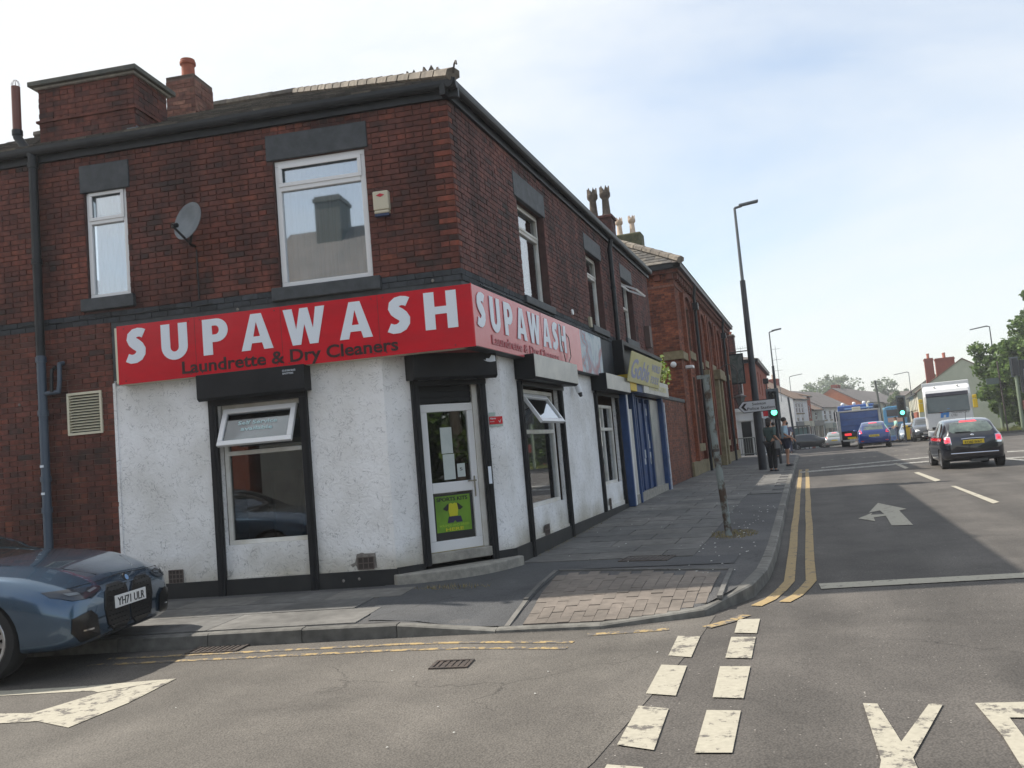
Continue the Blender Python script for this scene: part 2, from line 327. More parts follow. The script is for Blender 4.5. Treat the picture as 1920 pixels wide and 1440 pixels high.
# white textured render: swirled trowel marks in relief, with thin broken dark lines in the colour
def render_mat():
    m = bpy.data.materials.new('textured white render'); m.use_nodes = True; t = m.node_tree; b = t.nodes['Principled BSDF']; b.inputs['Roughness'].default_value = .75
    tcn = t.nodes.new('ShaderNodeTexCoord'); v = tcn.outputs['Object']
    n = t.nodes.new('ShaderNodeTexNoise'); n.inputs['Scale'].default_value = 6.5; n.inputs['Detail'].default_value = 3; n.inputs['Distortion'].default_value = 2.2; t.links.new(v, n.inputs['Vector'])
    sb = t.nodes.new('ShaderNodeMath'); sb.operation = 'SUBTRACT'; sb.inputs[1].default_value = .5; ab = t.nodes.new('ShaderNodeMath'); ab.operation = 'ABSOLUTE'
    t.links.new(n.outputs['Fac'], sb.inputs[0]); t.links.new(sb.outputs[0], ab.inputs[0])
    r = t.nodes.new('ShaderNodeValToRGB'); e = r.color_ramp.elements; e[0].position = 0; e[1].position = .022; e[0].color = (.44, .44, .45, 1); e[1].color = (.8, .8, .805, 1)
    t.links.new(ab.outputs[0], r.inputs[0])
    nb = t.nodes.new('ShaderNodeTexNoise'); nb.inputs['Scale'].default_value = 1.6; nb.inputs['Detail'].default_value = 8; t.links.new(v, nb.inputs['Vector'])
    r2 = t.nodes.new('ShaderNodeValToRGB'); e = r2.color_ramp.elements; e[0].position = .35; e[1].position = .65; e[0].color = (.86, .85, .83, 1); e[1].color = (1.06, 1.06, 1.07, 1); t.links.new(nb.outputs['Fac'], r2.inputs[0])
    # line breaks
    mk = t.nodes.new('ShaderNodeTexNoise'); mk.inputs['Scale'].default_value = 9; mk.inputs['Detail'].default_value = 2; t.links.new(v, mk.inputs['Vector'])
    r3 = t.nodes.new('ShaderNodeValToRGB'); r3.color_ramp.elements[0].position = .46; r3.color_ramp.elements[1].position = .58; t.links.new(mk.outputs['Fac'], r3.inputs[0])
    mi = t.nodes.new('ShaderNodeMixRGB'); mi.inputs['Color2'].default_value = (.8, .8, .805, 1); t.links.new(r3.outputs[0], mi.inputs[0]); t.links.new(r.outputs[0], mi.inputs['Color1'])
    mu = t.nodes.new('ShaderNodeMixRGB'); mu.blend_type = 'MULTIPLY'; mu.inputs[0].default_value = 1; t.links.new(mi.outputs[0], mu.inputs['Color1']); t.links.new(r2.outputs[0], mu.inputs['Color2'])
    # splash-back dirt low on the wall
    sx = t.nodes.new('ShaderNodeSeparateXYZ'); t.links.new(v, sx.inputs[0]); ad = t.nodes.new('ShaderNodeMath'); ad.operation = 'MULTIPLY_ADD'; ad.inputs[1].default_value = .5; t.links.new(nb.outputs['Fac'], ad.inputs[0]); t.links.new(sx.outputs['Z'], ad.inputs[2])
    r4 = t.nodes.new('ShaderNodeValToRGB'); e = r4.color_ramp.elements; e[0].position = .53; e[1].position = .9; e[0].color = (.60, .56, .47, 1); e[1].color = (1, 1, 1, 1); t.links.new(ad.outputs[0], r4.inputs[0])
    mu2 = t.nodes.new('ShaderNodeMixRGB'); mu2.blend_type = 'MULTIPLY'; mu2.inputs[0].default_value = 1; t.links.new(mu.outputs[0], mu2.inputs['Color1']); t.links.new(r4.outputs[0], mu2.inputs['Color2'])
    t.links.new(mu2.outputs[0], b.inputs['Base Color'])
    bp = t.nodes.new('ShaderNodeBump'); bp.inputs['Strength'].default_value = .55; bp.inputs['Distance'].default_value = .02
    nn = t.nodes.new('ShaderNodeTexNoise'); nn.inputs['Scale'].default_value = 14; nn.inputs['Detail'].default_value = 6; nn.inputs['Distortion'].default_value = 1.5; t.links.new(v, nn.inputs['Vector'])
    t.links.new(nn.outputs['Fac'], bp.inputs['Height']); t.links.new(bp.outputs[0], b.inputs['Normal'])
    return m
M['render'] = render_mat()

def asphalt(name, c1, c2, stones=.0, patch=1.0):
    m = bpy.data.materials.new(name); m.use_nodes = True; t = m.node_tree; b = t.nodes['Principled BSDF']; b.inputs['Roughness'].default_value = .82; b.inputs['Specular IOR Level'].default_value = .35
    g = t.nodes.new('ShaderNodeNewGeometry'); v = g.outputs['Position']
    n = t.nodes.new('ShaderNodeTexNoise'); n.inputs['Scale'].default_value = 1.1; n.inputs['Detail'].default_value = 8; n.inputs['Roughness'].default_value = .65; t.links.new(v, n.inputs['Vector'])
    r = t.nodes.new('ShaderNodeValToRGB'); e = r.color_ramp.elements; e[0].position = .3; e[1].position = .72; e[0].color = (*c1, 1); e[1].color = (*c2, 1); t.links.new(n.outputs['Fac'], r.inputs[0])
    n2 = t.nodes.new('ShaderNodeTexVoronoi'); n2.inputs['Scale'].default_value = 75; t.links.new(v, n2.inputs['Vector'])
    s = t.nodes.new('ShaderNodeMapRange'); s.inputs['From Min'].default_value = 0; s.inputs['From Max'].default_value = .8; s.inputs['To Min'].default_value = 1.22; s.inputs['To Max'].default_value = .72; t.links.new(n2.outputs['Distance'], s.inputs[0])
    n4 = t.nodes.new('ShaderNodeTexNoise'); n4.inputs['Scale'].default_value = 45; n4.inputs['Detail'].default_value = 6; n4.inputs['Roughness'].default_value = .8; t.links.new(v, n4.inputs['Vector'])
    s4 = t.nodes.new('ShaderNodeMapRange'); s4.inputs['From Min'].default_value = .3; s4.inputs['From Max'].default_value = .7; s4.inputs['To Min'].default_value = .78; s4.inputs['To Max'].default_value = 1.22; t.links.new(n4.outputs['Fac'], s4.inputs[0])
    mm = t.nodes.new('ShaderNodeMath'); mm.operation = 'MULTIPLY'; t.links.new(s.outputs[0], mm.inputs[0]); t.links.new(s4.outputs[0], mm.inputs[1])
    vm = t.nodes.new('ShaderNodeVectorMath'); vm.operation = 'SCALE'; t.links.new(r.outputs[0], vm.inputs[0]); t.links.new(mm.outputs[0], vm.inputs['Scale']); out = vm.outputs[0]
    if stones:
        n3 = t.nodes.new('ShaderNodeTexVoronoi'); n3.inputs['Scale'].default_value = 26; t.links.new(v, n3.inputs['Vector'])
        r3 = t.nodes.new('ShaderNodeValToRGB'); e = r3.color_ramp.elements; e[0].position = .0; e[1].position = stones*.8; e[0].color = (1, 1, 1, 1); e[1].color = (0, 0, 0, 1); t.links.new(n3.outputs['Distance'], r3.inputs[0])
        cr = t.nodes.new('ShaderNodeSeparateColor'); t.links.new(n3.outputs['Color'], cr.inputs[0])
        gt = t.nodes.new('ShaderNodeMath'); gt.operation = 'GREATER_THAN'; gt.inputs[1].default_value = .82; t.links.new(cr.outputs[0], gt.inputs[0])
        ml = t.nodes.new('ShaderNodeMath'); ml.operation = 'MULTIPLY'; t.links.new(r3.outputs[0], ml.inputs[0]); t.links.new(gt.outputs[0], ml.inputs[1])
        mi = t.nodes.new('ShaderNodeMixRGB'); mi.inputs['Color2'].default_value = (.5, .47, .43, 1); t.links.new(ml.outputs[0], mi.inputs[0]); t.links.new(out, mi.inputs['Color1']); out = mi.outputs[0]
    # long soft tyre stains along the road
    mp_ = t.nodes.new('ShaderNodeMapping'); mp_.inputs['Scale'].default_value = (1.1, .12, 1); t.links.new(v, mp_.inputs[0])
    n5 = t.nodes.new('ShaderNodeTexNoise'); n5.inputs['Scale'].default_value = 1.3; n5.inputs['Detail'].default_value = 5; t.links.new(mp_.outputs[0], n5.inputs['Vector'])
    s5 = t.nodes.new('ShaderNodeMapRange'); s5.inputs['From Min'].default_value = .35; s5.inputs['From Max'].default_value = .65; s5.inputs['To Min'].default_value = 1-.22*patch; s5.inputs['To Max'].default_value = 1+.12*patch; t.links.new(n5.outputs['Fac'], s5.inputs[0])
    v5 = t.nodes.new('ShaderNodeVectorMath'); v5.operation = 'SCALE'; t.links.new(out, v5.inputs[0]); t.links.new(s5.outputs[0], v5.inputs['Scale'])
    dn = t.nodes.new('ShaderNodeTexNoise'); dn.inputs['Scale'].default_value = 2.2; dn.inputs['Detail'].default_value = 5; t.links.new(v, dn.inputs['Vector'])
    dm = t.nodes.new('ShaderNodeVectorMath'); dm.operation = 'SCALE'; dm.inputs['Scale'].default_value = .55; t.links.new(dn.outputs['Color'], dm.inputs[0]); da = t.nodes.new('ShaderNodeVectorMath'); da.operation = 'ADD'; t.links.new(v, da.inputs[0]); t.links.new(dm.outputs[0], da.inputs[1])
    vc = t.nodes.new('ShaderNodeTexVoronoi'); vc.feature = 'DISTANCE_TO_EDGE'; vc.inputs['Scale'].default_value = .42; t.links.new(da.outputs[0], vc.inputs['Vector'])
    cr_ = t.nodes.new('ShaderNodeMapRange'); cr_.inputs['From Min'].default_value = .0; cr_.inputs['From Max'].default_value = .0045; cr_.inputs['To Min'].default_value = .55; cr_.inputs['To Max'].default_value = 1; t.links.new(vc.outputs['Distance'], cr_.inputs[0])
    cm = t.nodes.new('ShaderNodeTexNoise'); cm.inputs['Scale'].default_value = .45; t.links.new(v, cm.inputs['Vector']); cg = t.nodes.new('ShaderNodeMapRange'); cg.inputs['From Min'].default_value = .5; cg.inputs['From Max'].default_value = .56; t.links.new(cm.outputs['Fac'], cg.inputs[0])
    cx = t.nodes.new('ShaderNodeMix'); cx.inputs['A'].default_value = 1.0; t.links.new(cg.outputs[0], cx.inputs['Factor']); t.links.new(cr_.outputs[0], cx.inputs['B'])
    n7 = t.nodes.new('ShaderNodeTexNoise'); n7.inputs['Scale'].default_value = .55; n7.inputs['Detail'].default_value = 9; n7.inputs['Roughness'].default_value = .7; n7.inputs['Distortion'].default_value = .6; t.links.new(v, n7.inputs['Vector'])
    s7 = t.nodes.new('ShaderNodeMapRange'); s7.inputs['From Min'].default_value = .38; s7.inputs['From Max'].default_value = .6; s7.inputs['To Min'].default_value = .80; s7.inputs['To Max'].default_value = 1.12; t.links.new(n7.outputs['Fac'], s7.inputs[0])
    m7 = t.nodes.new('ShaderNodeMath'); m7.operation = 'MULTIPLY'; t.links.new(cx.outputs['Result'], m7.inputs[0]); t.links.new(s7.outputs[0], m7.inputs[1])
    v7 = t.nodes.new('ShaderNodeVectorMath'); v7.operation = 'SCALE'; t.links.new(v5.outputs[0], v7.inputs[0]); t.links.new(m7.outputs[0], v7.inputs['Scale']); t.links.new(v7.outputs[0], b.inputs['Base Color'])
    bp = t.nodes.new('ShaderNodeBump'); bp.inputs['Strength'].default_value = .5; bp.inputs['Distance'].default_value = .006; t.links.new(n2.outputs['Distance'], bp.inputs['Height']); t.links.new(bp.outputs[0], b.inputs['Normal'])
    return m
M['asphalt'] = asphalt('road asphalt', (.080, .073, .067), (.112, .102, .093), .20)
M['asphalt_side'] = asphalt('side road asphalt', (.105, .096, .086), (.142, .13, .115), 0, .7)
M['asphalt_path'] = asphalt('footway asphalt', (.075, .076, .08), (.112, .11, .11), .14, .3)
M['asphalt_patch'] = asphalt('dark patch asphalt', (.065, .068, .074), (.092, .094, .098), 0, .2)
M['flag'] = mat_rnd('paving flag', [(0, (.112, .111, .107)), (.5, (.138, .135, .129)), (1, (.17, .163, .15))], nscale=7, amt=.3, bump=.3)
M['kerb'] = mat_rnd('kerb stone', [(0, (.125, .122, .113)), (1, (.195, .188, .17))], nscale=9, amt=.4)
M['paver'] = mat_rnd('buff paver', [(0, (.165, .142, .122)), (.5, (.178, .152, .13)), (1, (.192, .163, .14))], nscale=11, amt=.22)
M['grass_dry'] = mat('dry grass', (.30, .22, .09), .9, col2=(.14, .13, .05), scale=12)
M['yellow_line'] = paint_mat('yellow road paint', (.33, .24, .115), (.098, .09, .084), .42)
M['yellow_worn'] = paint_mat('worn yellow paint', (.36, .26, .12), (.11, .10, .092), .51)
M['white_line'] = paint_mat('white road paint', (.37, .345, .28), (.11, .10, .09), .40)
M['white_worn'] = paint_mat('worn white paint', (.37, .345, .28), (.11, .10, .09), .455, 6)
M['white_faint'] = paint_mat('faint white paint', (.36, .35, .32), (.095, .088, .08), .48)
#==PART2
# ================================================================== GROUND
def smooth01(t): t = max(0, min(1, t)); return t*t*(3-2*t)
def sheet(name, pts, zfun, step, m, kind='structure', parent=None, skirt=0):
    """flat outline cut into a grid and dropped on the terrain"""
    bm = bmesh.new(); vs_ = [bm.verts.new((x, y, 0)) for x, y in pts]; bm.faces.new(vs_)
    xs = [p[0] for p in pts]; ys = [p[1] for p in pts]
    for ax, lo, hi in ((0, min(xs), max(xs)), (1, min(ys), max(ys))):
        k = math.ceil(lo/step)*step
        while k < hi:
            co = [0, 0, 0]; co[ax] = k; no = [0, 0, 0]; no[ax] = 1
            bmesh.ops.bisect_plane(bm, geom=bm.verts[:]+bm.edges[:]+bm.faces[:], plane_co=co, plane_no=no); k += step
    for v in bm.verts: v.co.z = zfun(v.co.x, v.co.y)
    if parent is not None: bmesh.ops.transform(bm, matrix=root_matrix(parent).inverted(), verts=bm.verts)
    bmesh.ops.recalc_face_normals(bm, faces=bm.faces)
    if sum(f.normal.z for f in bm.faces) < 0: bmesh.ops.reverse_faces(bm, faces=bm.faces)
    me = bpy.data.meshes.new(name); bm.to_mesh(me); bm.free(); me.materials.append(m)
    at = me.attributes.new('rnd', 'FLOAT', 'FACE')
    o = bpy.data.objects.new(name, me); C.objects.link(o); o.parent = parent
    return tag(o, kind=kind)
ys = [-60, 0, 12, 20, 32, 45, 62, 75, 90, 110, 130, 150, 170, 900]
mb = MB()
for y0, y1 in zip(ys[:-1], ys[1:]): mb.quad((-400, y0, zg(y0)), (400, y0, zg(y0)), (400, y1, zg(y1)), (-400, y1, zg(y1)))
road = mb.build('road', M['asphalt'], kind='structure')
KP = [(-26, 3.25), (-14, 5.25), (-6.5, 6.5), (-5.1, 6.74), (-4.2, 6.9), (-3.4, 7.04), (-2.7, 7.12), (-1.95, 7.2), (-1.4, 7.4), (-1.0, 7.72), (-.74, 8.3), (-.62, 9.2), (-.59, 10.6), (-.6, 12.4), (-.65, 17.3), (-.71, 24), (-.78, 38), (-.86, 47.2), (-1.2, 48.4), (-2.6, 49.2), (-5, 49.4)]
def catmull(P, n=6):
    out = []
    for i in range(len(P)-1):
        p0, p1, p2, p3 = P[max(0, i-1)], P[i], P[i+1], P[min(len(P)-1, i+2)]
        for k in range(n):
            t = k/n; out.append(tuple(.5*((2*b)+(-a+c)*t+(2*a-5*b+4*c-d)*t*t+(-a+3*b-3*c+d)*t**3) for a, b, c, d in zip(p0, p1, p2, p3)))
    return out+[P[-1]]
KC = catmull(KP[2:17], 6); KC = [KP[0], KP[1]] + KC + KP[17:]
def drop_w(x, y):     # the dropped kerb at the corner
    return smooth01((x+3.9)/.9)*smooth01((-.82-x)/.35) if y < 9.5 else 0
def kerb_dist(x, y):
    if y > 10 or x > -1: return min(3.2, abs(-.62-x)) if y > 9.5 else min(abs(-.62-x), 3)
    if x < -2: return max(0, y-(7.1+.165*(x+2.7)))
    return max(0, y-7.25)
def pz(x, y):
    z = zg(y)+.12+.025*max(0, min(3.2, -.6-x))*smooth01((y-10)/9)
    return z-.095*drop_w(x, y)*smooth01(1-max(0, y-7.1)/1.6)
inner = []
for i in range(len(KC)):
    a = Vector(KC[max(0, i-1)]); b = Vector(KC[min(len(KC)-1, i+1)]); d = (b-a).normalized(); inner.append((KC[i][0]-d.y*.125, KC[i][1]+d.x*.125))
foot = sheet('pavement', [(p[0], p[1]) for p in inner] + [(-26, 49.4), (-26, 3.3)], pz, .5, M['asphalt_path'])
# kerb stones, one by one
kerb = empty('kerb', (-.6, 9, 0), kind='structure')
mi_k = root_matrix(kerb).inverted()
def along(P, step, gap=.006):
    seg = []; cur = Vector(P[0]); pts = [Vector(p) for p in P]; out = []; dist = 0; start = pts[0]
    samples = []
    for i in range(len(pts)-1):
        l = (pts[i+1]-pts[i]).length; n = max(1, int(l/.05))
        for k in range(n): samples.append(pts[i].lerp(pts[i+1], k/n))
    samples.append(pts[-1]); last = samples[0]; acc = 0; prev = samples[0]
    for s in samples[1:]:
        acc += (s-prev).length; prev = s
        if acc >= step: out.append((last, s)); last = s; acc = 0
    return out
for (a, b) in along(KC, .9):
    if a.y > 49: continue
    mb = MB(); mb.cr = R_.random(); d = (b-a).normalized(); nn = Vector((-d.y, d.x)); a2 = a+d*.004; b2 = b-d*.004; j = R_.uniform(-.004, .004)
    P = []
    for q in (a2, b2):
        zt = pz(q.x+nn.x*.13, q.y+nn.y*.13)+.004+j; z0 = zg(q.y)-.1
        P += [(q.x, q.y, z0), (q.x+nn.x*.012, q.y+nn.y*.012, zt-.012), (q.x+nn.x*.03, q.y+nn.y*.03, zt), (q.x+nn.x*.125, q.y+nn.y*.125, zt), (q.x+nn.x*.125, q.y+nn.y*.125, z0)]
    mb.add(P, [(i, (i+1) % 5, 5+(i+1) % 5, 5+i) for i in range(5)]+[(0, 1, 2, 3, 4), (9, 8, 7, 6, 5)])
    mb.build('kerb_stone', M['kerb'], kerb)
# paving flags
flag_me = {}
def slab(name, sx, sy, m, parent, x, y, rz=0, th=.03, lift=.012, tilt=None):
    key = (round(sx, 3), round(sy, 3), m.name)
    if key not in flag_me:
        mb = MB(); g = .004
        mb.wbox(-sx/2+g, sx/2-g, -sy/2+g, sy/2-g, -th, 0); o = mb.build('t', m); flag_me[key] = o.data; bpy.data.objects.remove(o)
    dx = (pz(x+.2, y)-pz(x-.2, y))/.4; dy = (pz(x, y+.2)-pz(x, y-.2))/.4
    nrm = Vector((-dx, -dy, 1)).normalized(); rot = (Vector((0, 0, 1)).rotation_difference(nrm).to_matrix() @ Matrix.Rotation(rz+R_.uniform(-.003, .003), 3, 'Z')).to_euler()
    return mesh_obj(name, flag_me[key], parent, (x-parent.location.x, y-parent.location.y, pz(x, y)+lift+R_.uniform(-.002, .002)-parent.location.z), rot)
flags = empty('paving', (-2.5, 12, 0), kind='structure')
for r in range(40):
    y = 10.95+r*.61
    off = (r % 2)*.45
    x = -3.77
    while x < -1.2:
        wdt = .9 if not (x < -3.7 and off) else .45
        x1 = x+wdt
        lim = -1.55 if y < 19.5 else -.82
        if x1 > lim+.02:
            if x < lim-.3:
                wdt = round(lim-x, 2); slab('paving_flag', wdt, .6, M['flag'], flags, x+wdt/2, y)
            break
        slab('paving_flag', wdt, .6, M['flag'], flags, x+wdt/2, y); x = x1+.005
U10 = Vector((math.cos(rad(9.5)), math.sin(rad(9.5)))); V10 = Vector((-U10.y, U10.x))
for k in range(15):      # side street: two rows by the wall, long slabs at the kerb
    for row, (o_, dp, ln) in enumerate(((1.82, .6, .9), (1.2, .6, .9), (.51, .76, 1.5))):
        p = Vector((-4.15, 6.92)) - U10*(ln*(k+.5)+(.3 if row == 1 else 0)) + V10*(o_ + (.0 if row < 2 else 0))
        if p.x < -15: continue
        slab('paving_flag', ln, dp, M['flag'], flags, p.x, p.y, rad(9.5))
# dark asphalt patch, buff block paving with its concrete edging
tag(sheet('asphalt_patch', [(-4.1, 7.15), (-2.74, 7.25), (-3.0, 9.92), (-1.0, 9.92), (-1.0, 10.6), (-3.76, 10.6), (-3.76, 10.5), (-4.86, 9.3), (-5.0, 9.2)], lambda x, y: pz(x, y)+.008, .4, M['asphalt_patch']), kind='structure')
pav = empty('block_paving', (-1.9, 8.4, 0), kind='structure')
PA, PB, PC_, PD = Vector((-2.68, 7.27)), Vector((-2.98, 9.78)), Vector((-1.08, 9.4)), Vector((-1.05, 7.95))
for k in range(15):
    f0, f1 = k/15, (k+1)/15
    b0 = PA.lerp(Vector((-1.02, 7.86)), (f0+f1)/2); 
    # lower edge follows the kerb
    xk = -2.62+(1.55*(f0+f1)/2); yk = min((abs(q[0]-xk), q[1]) for q in inner)[1]+.03
    t0 = PB.lerp(PC_, (f0+f1)/2); bot = Vector((xk, yk)); d = (t0-bot); n = max(2, int(d.length/.24)); dn = d.normalized(); half = (k % 2)*.18
    rz = math.atan2(d.y, d.x)-math.pi/2; s = half
    if half: slab('paving_block', .112, half-.006, M['paver'], pav, *(bot+dn*half/2), rz, lift=.014)
    while s+.36 < d.length:
        q = bot+dn*(s+.18); slab('paving_block', round(.112+.02*(s/d.length), 2), .356, M['paver'], pav, q.x, q.y, rz, lift=.014); s += .36
def edging(a, b, n):
    a = Vector(a); b = Vector(b); d = b-a
    for k in range(n):
        q = a+d*(k+.5)/n; slab('edging_stone', .055, d.length/n, M['flag'], pav, q.x, q.y, math.atan2(d.y, d.x)-math.pi/2, lift=.018)
edging((-2.76, 7.24), (-3.06, 9.82), 3); edging((-3.03, 9.86), (-1.02, 9.47), 3); edging((-.99, 9.45), (-.96, 7.95), 2)
# ground dirt, dry grass tufts round the post foot and along the wall
def tufts(name, cx, cy, rx, ry, n, h, lab, cat='grass', zf=pz, m=None):
    mb = MB()
    for _ in range(n):
        a = R_.uniform(0, 6.283); r = math.sqrt(R_.random()); x = cx+rx*r*math.cos(a); y = cy+ry*r*math.sin(a); z = zf(x, y); hh = h*R_.uniform(.3, 1); t = R_.uniform(0, 6.283); lean = R_.uniform(.2, 1.3)*hh
        dx, dy = math.cos(t), math.sin(t); w_ = .004
        mb.quad((x-dy*w_, y+dx*w_, z), (x+dy*w_, y-dx*w_, z), (x+dx*lean, y+dy*lean, z+hh))
    return tag(mb.build(name, m or M['grass_dry'], solid=False), lab, cat, kind='stuff')
tufts('dry_grass', -1.25, 12.75, .34, .5, 900, .035, 'dry straw-coloured grass round the foot of the rusty post')
tufts('dry_grass', -4.0, 8.85, .5, .12, 160, .06, 'weeds growing along the foot of the corner doorstep')
tufts('dry_grass', -3.72, 13.3, .05, 2.4, 200, .05, 'thin weeds along the black plinth under the shop windows')
M['litter'] = mat('litter', (.55, .55, .52), .6)
mb = MB()
for _ in range(90):
    x, y = (R_.uniform(-1.6, -.8), R_.uniform(9.2, 17)) if R_.random() < .75 else (R_.uniform(-3.6, -1.6), R_.uniform(9, 24)); z = pz(x, y)+.016; s = R_.uniform(.006, .016)
    mb.quad((x-s, y-s, z), (x+s, y-s*.6, z+.004), (x+s, y+s, z), (x-s*.5, y+s, z+.006))
for _ in range(22):
    x, y = R_.uniform(-4.5, 1.5), R_.uniform(3, 7); s = R_.uniform(.003, .007)
    if y < 6.6: mb.quad((x-s, y-s, .012), (x+s, y-s*.6, .014), (x+s, y+s, .012), (x-s*.5, y+s, .015))
tag(mb.build('litter', M['litter'], solid=False), 'white scraps and grit scattered over the pavement by the kerb', 'litter', kind='stuff')
# side road surface, manholes, gully
side = sheet('side_road', [(-26, 3.2), (-14, 5.2), (-6.5, 6.45), (-3.4, 7.0), (-1.95, 7.15), (-1.35, 7.38), (-.98, 7.7), (-1.02, 6.6), (-1.2, 4.2), (-1.6, 2), (-2.2, -1), (-3.4, -6), (-26, -9)], lambda x, y: zg(y)+.004, 6, M['asphalt_side'])
def flatquad(name, pix, m, off=.008, kind='structure'):
    P = [GP(*p, off) for p in pix]; mb = MB(); mb.quad(*P); return mb
# markings --------------------------------------------------------------
def ribbon(path, w_, m, name='road_marking', z=.008):
    mb = MB(); pts = [Vector(p) for p in path]; Lq, Rq = [], []
    for i, p in enumerate(pts):
        a = pts[max(0, i-1)]; b = pts[min(len(pts)-1, i+1)]; d = (b-a).normalized(); n = Vector((-d.y, d.x))*w_/2
        Lq.append((p.x+n.x, p.y+n.y, zg(p.y)+z)); Rq.append((p.x-n.x, p.y-n.y, zg(p.y)+z))
    for i in range(len(pts)-1): mb.quad(Rq[i], Rq[i+1], Lq[i+1], Lq[i])
    return mb.build(name, m, kind='structure')
def wobble(x, y0, y1, st=1.0): 
    n = int((y1-y0)/st); return [(x(y0+(y1-y0)*k/n)+R_.uniform(-.006, .006), y0+(y1-y0)*k/n) for k in range(n+1)]
dx1 = lambda y: -.43-.008*(y-12); dx2 = lambda y: -.22-.008*(y-12)
ribbon([(-.66, 8.05), (-.55, 8.35), (-.47, 8.8)] + wobble(dx1, 9.3, 12)+wobble(dx1, 13, 31.5, 1.5), .105, M['yellow_line'])
ribbon([(-.42, 8.2), (-.32, 8.5), (-.25, 8.9)] + wobble(dx2, 9.3, 12)+wobble(dx2, 13, 31.5, 1.5), .105, M['yellow_line'])
side_l = lambda o: [(-6.3+k*.3, 6.5-o+.168*(k*.3)-.12*math.sin(min(1, k*.3/4.2)*math.pi)*0) for k in range(10)]+[(-3.2, 7.0-o), (-2.6, 6.98-o*.9), (-2.0, 6.95-o*.9)]
ribbon(side_l(.25), .07, M['yellow_worn']); ribbon(side_l(.47), .07, M['yellow_worn'])
ribbon([(-1.95, 6.98), (-1.6, 7.07), (-1.3, 7.15)], .09, M['yellow_worn']); ribbon([(-1.0, 7.2), (-.85, 7.4), (-.72, 7.66)], .1, M['yellow_worn'])
def pixpoly(pix, m, z=.008, name='road_marking'):
    mb = MB(); mb.quad(*[GP(x, y, z) for x, y in pix]); return mb.build(name, m, kind='structure')
for q, mm in (([(1384, 1161), (1425, 1160), (1419, 1187), (1377, 1186)], 'white_line'), ([(1371, 1194), (1417, 1194), (1409, 1234), (1360, 1233)], 'white_worn'),
              ([(1350, 1249), (1407, 1249), (1394, 1309), (1336, 1307)], 'white_line'), ([(1325, 1331), (1389, 1332), (1373, 1411), (1302, 1411)], 'white_line'),
              ([(1271, 1192), (1313, 1193), (1296, 1232), (1253, 1229)], 'white_worn'), ([(1240, 1246), (1288, 1248), (1267, 1304), (1211, 1300)], 'white_line'),
              ([(1197, 1323), (1254, 1328), (1226, 1406), (1157, 1396)], 'white_worn'), ([(1138, 1433), (1206, 1438), (1190, 1500), (1100, 1495)], 'white_worn'),
              ([(1290, 1440), (1368, 1442), (1350, 1520), (1262, 1516)], 'white_line')): pixpoly(q, M[mm])
# long hollow triangle on the side road
pixpoly([(-120, 1302), (150, 1287), (331, 1272), (185, 1298), (172, 1295), (-100, 1310)], M['white_line'])
pixpoly([(185, 1299), (331, 1272), (240, 1318), (128, 1364), (70, 1352), (-60, 1360), (-60, 1338), (60, 1337)], M['white_worn'], z=.009)
# big worn letters at the near edge
pixpoly([(1618, 1318), (1645, 1319), (1690, 1390), (1742, 1319), (1768, 1320), (1712, 1420), (1742, 1490), (1640, 1490), (1652, 1425)], M['white_worn'])
pixpoly([(1828, 1318), (1990, 1314), (1990, 1345), (1893, 1345), (1965, 1440), (1985, 1490), (1942, 1480), (1880, 1380)], M['white_worn'])
pixpoly([(1535, 1094), (1990, 1070), (1990, 1079), (1540, 1104)], M['white_line'])
pixpoly([(1646, 943), (1700, 954), (1686, 957), (1712, 984), (1672, 985), (1661, 967), (1638, 970), (1641, 977), (1609, 972), (1636, 961), (1633, 965), (1658, 964), (1650, 957), (1629, 961)], M['white_line'])
for q in ([(1782, 911), (1792, 911), (1874, 941), (1862, 944)], [(1713, 886), (1722, 885), (1764, 900), (1754, 903)], [(1675, 869), (1682, 868), (1704, 877), (1697, 879)]): pixpoly(q, M['white_line'])
for q in ([(1500, 884), (1742, 864), (1742, 866), (1500, 887)], [(1540, 876), (1742, 856), (1742, 858), (1540, 878)], [(1888, 846), (1990, 840), (1990, 842), (1888, 848)], [(1886, 858), (1990, 852), (1990, 854), (1886, 860)], [(1886, 861), (1892, 859), (1990, 868), (1990, 873)]): pixpoly(q, M['white_faint'])
mb = MB()
for k in range(13):
    for row in (855, 864):
        p = GP(1520+k*20, row-k*1.3, .009); mb.wbox(p.x-.06, p.x+.06, p.y-.08, p.y+.08, p.z-.002, p.z)
mb.build('crossing_studs', M['white_line'], kind='structure')
def grate(cx, cy, sx, sy, rz, name, lab, m, zf, bars=8, cross=False):
    t = empty(name, (cx, cy, zf(cx, cy)), rz, lab, 'drain cover')
    f = Fr((0, 0, 0), (1, 0, 0), (0, 0, 1), (0, 1, 0)); z = .012
    mb = MB()
    for a in ((-sx/2, sx/2, -sy/2, -sy/2+.025), (-sx/2, sx/2, sy/2-.025, sy/2), (-sx/2, -sx/2+.025, -sy/2+.025, sy/2-.025), (sx/2-.025, sx/2, -sy/2+.025, sy/2-.025)): mb.wbox(*a, -.02, z)
    mb.build('frame', m, t, local=True)
    for k in range(bars):
        x = -sx/2+.025+(sx-.05)*(k+.5)/bars; mb = MB(); mb.wbox(x-.013, x+.013, -sy/2+.025, sy/2-.025, -.02, z-.004); mb.build('bar', m, t, local=True)
    mb = MB(); mb.wbox(-sx/2+.02, sx/2-.02, -sy/2+.02, sy/2-.02, -.03, -.012 if not cross else .002); mb.build('base', M['ink'] if not cross else m, t, local=True)
    return t
grate(-5.35, 6.62, .5, .36, rad(9.5), 'drain_grate', 'slotted iron drain grate in the gutter of the side road', M['iron'], lambda x, y: .006, 9)
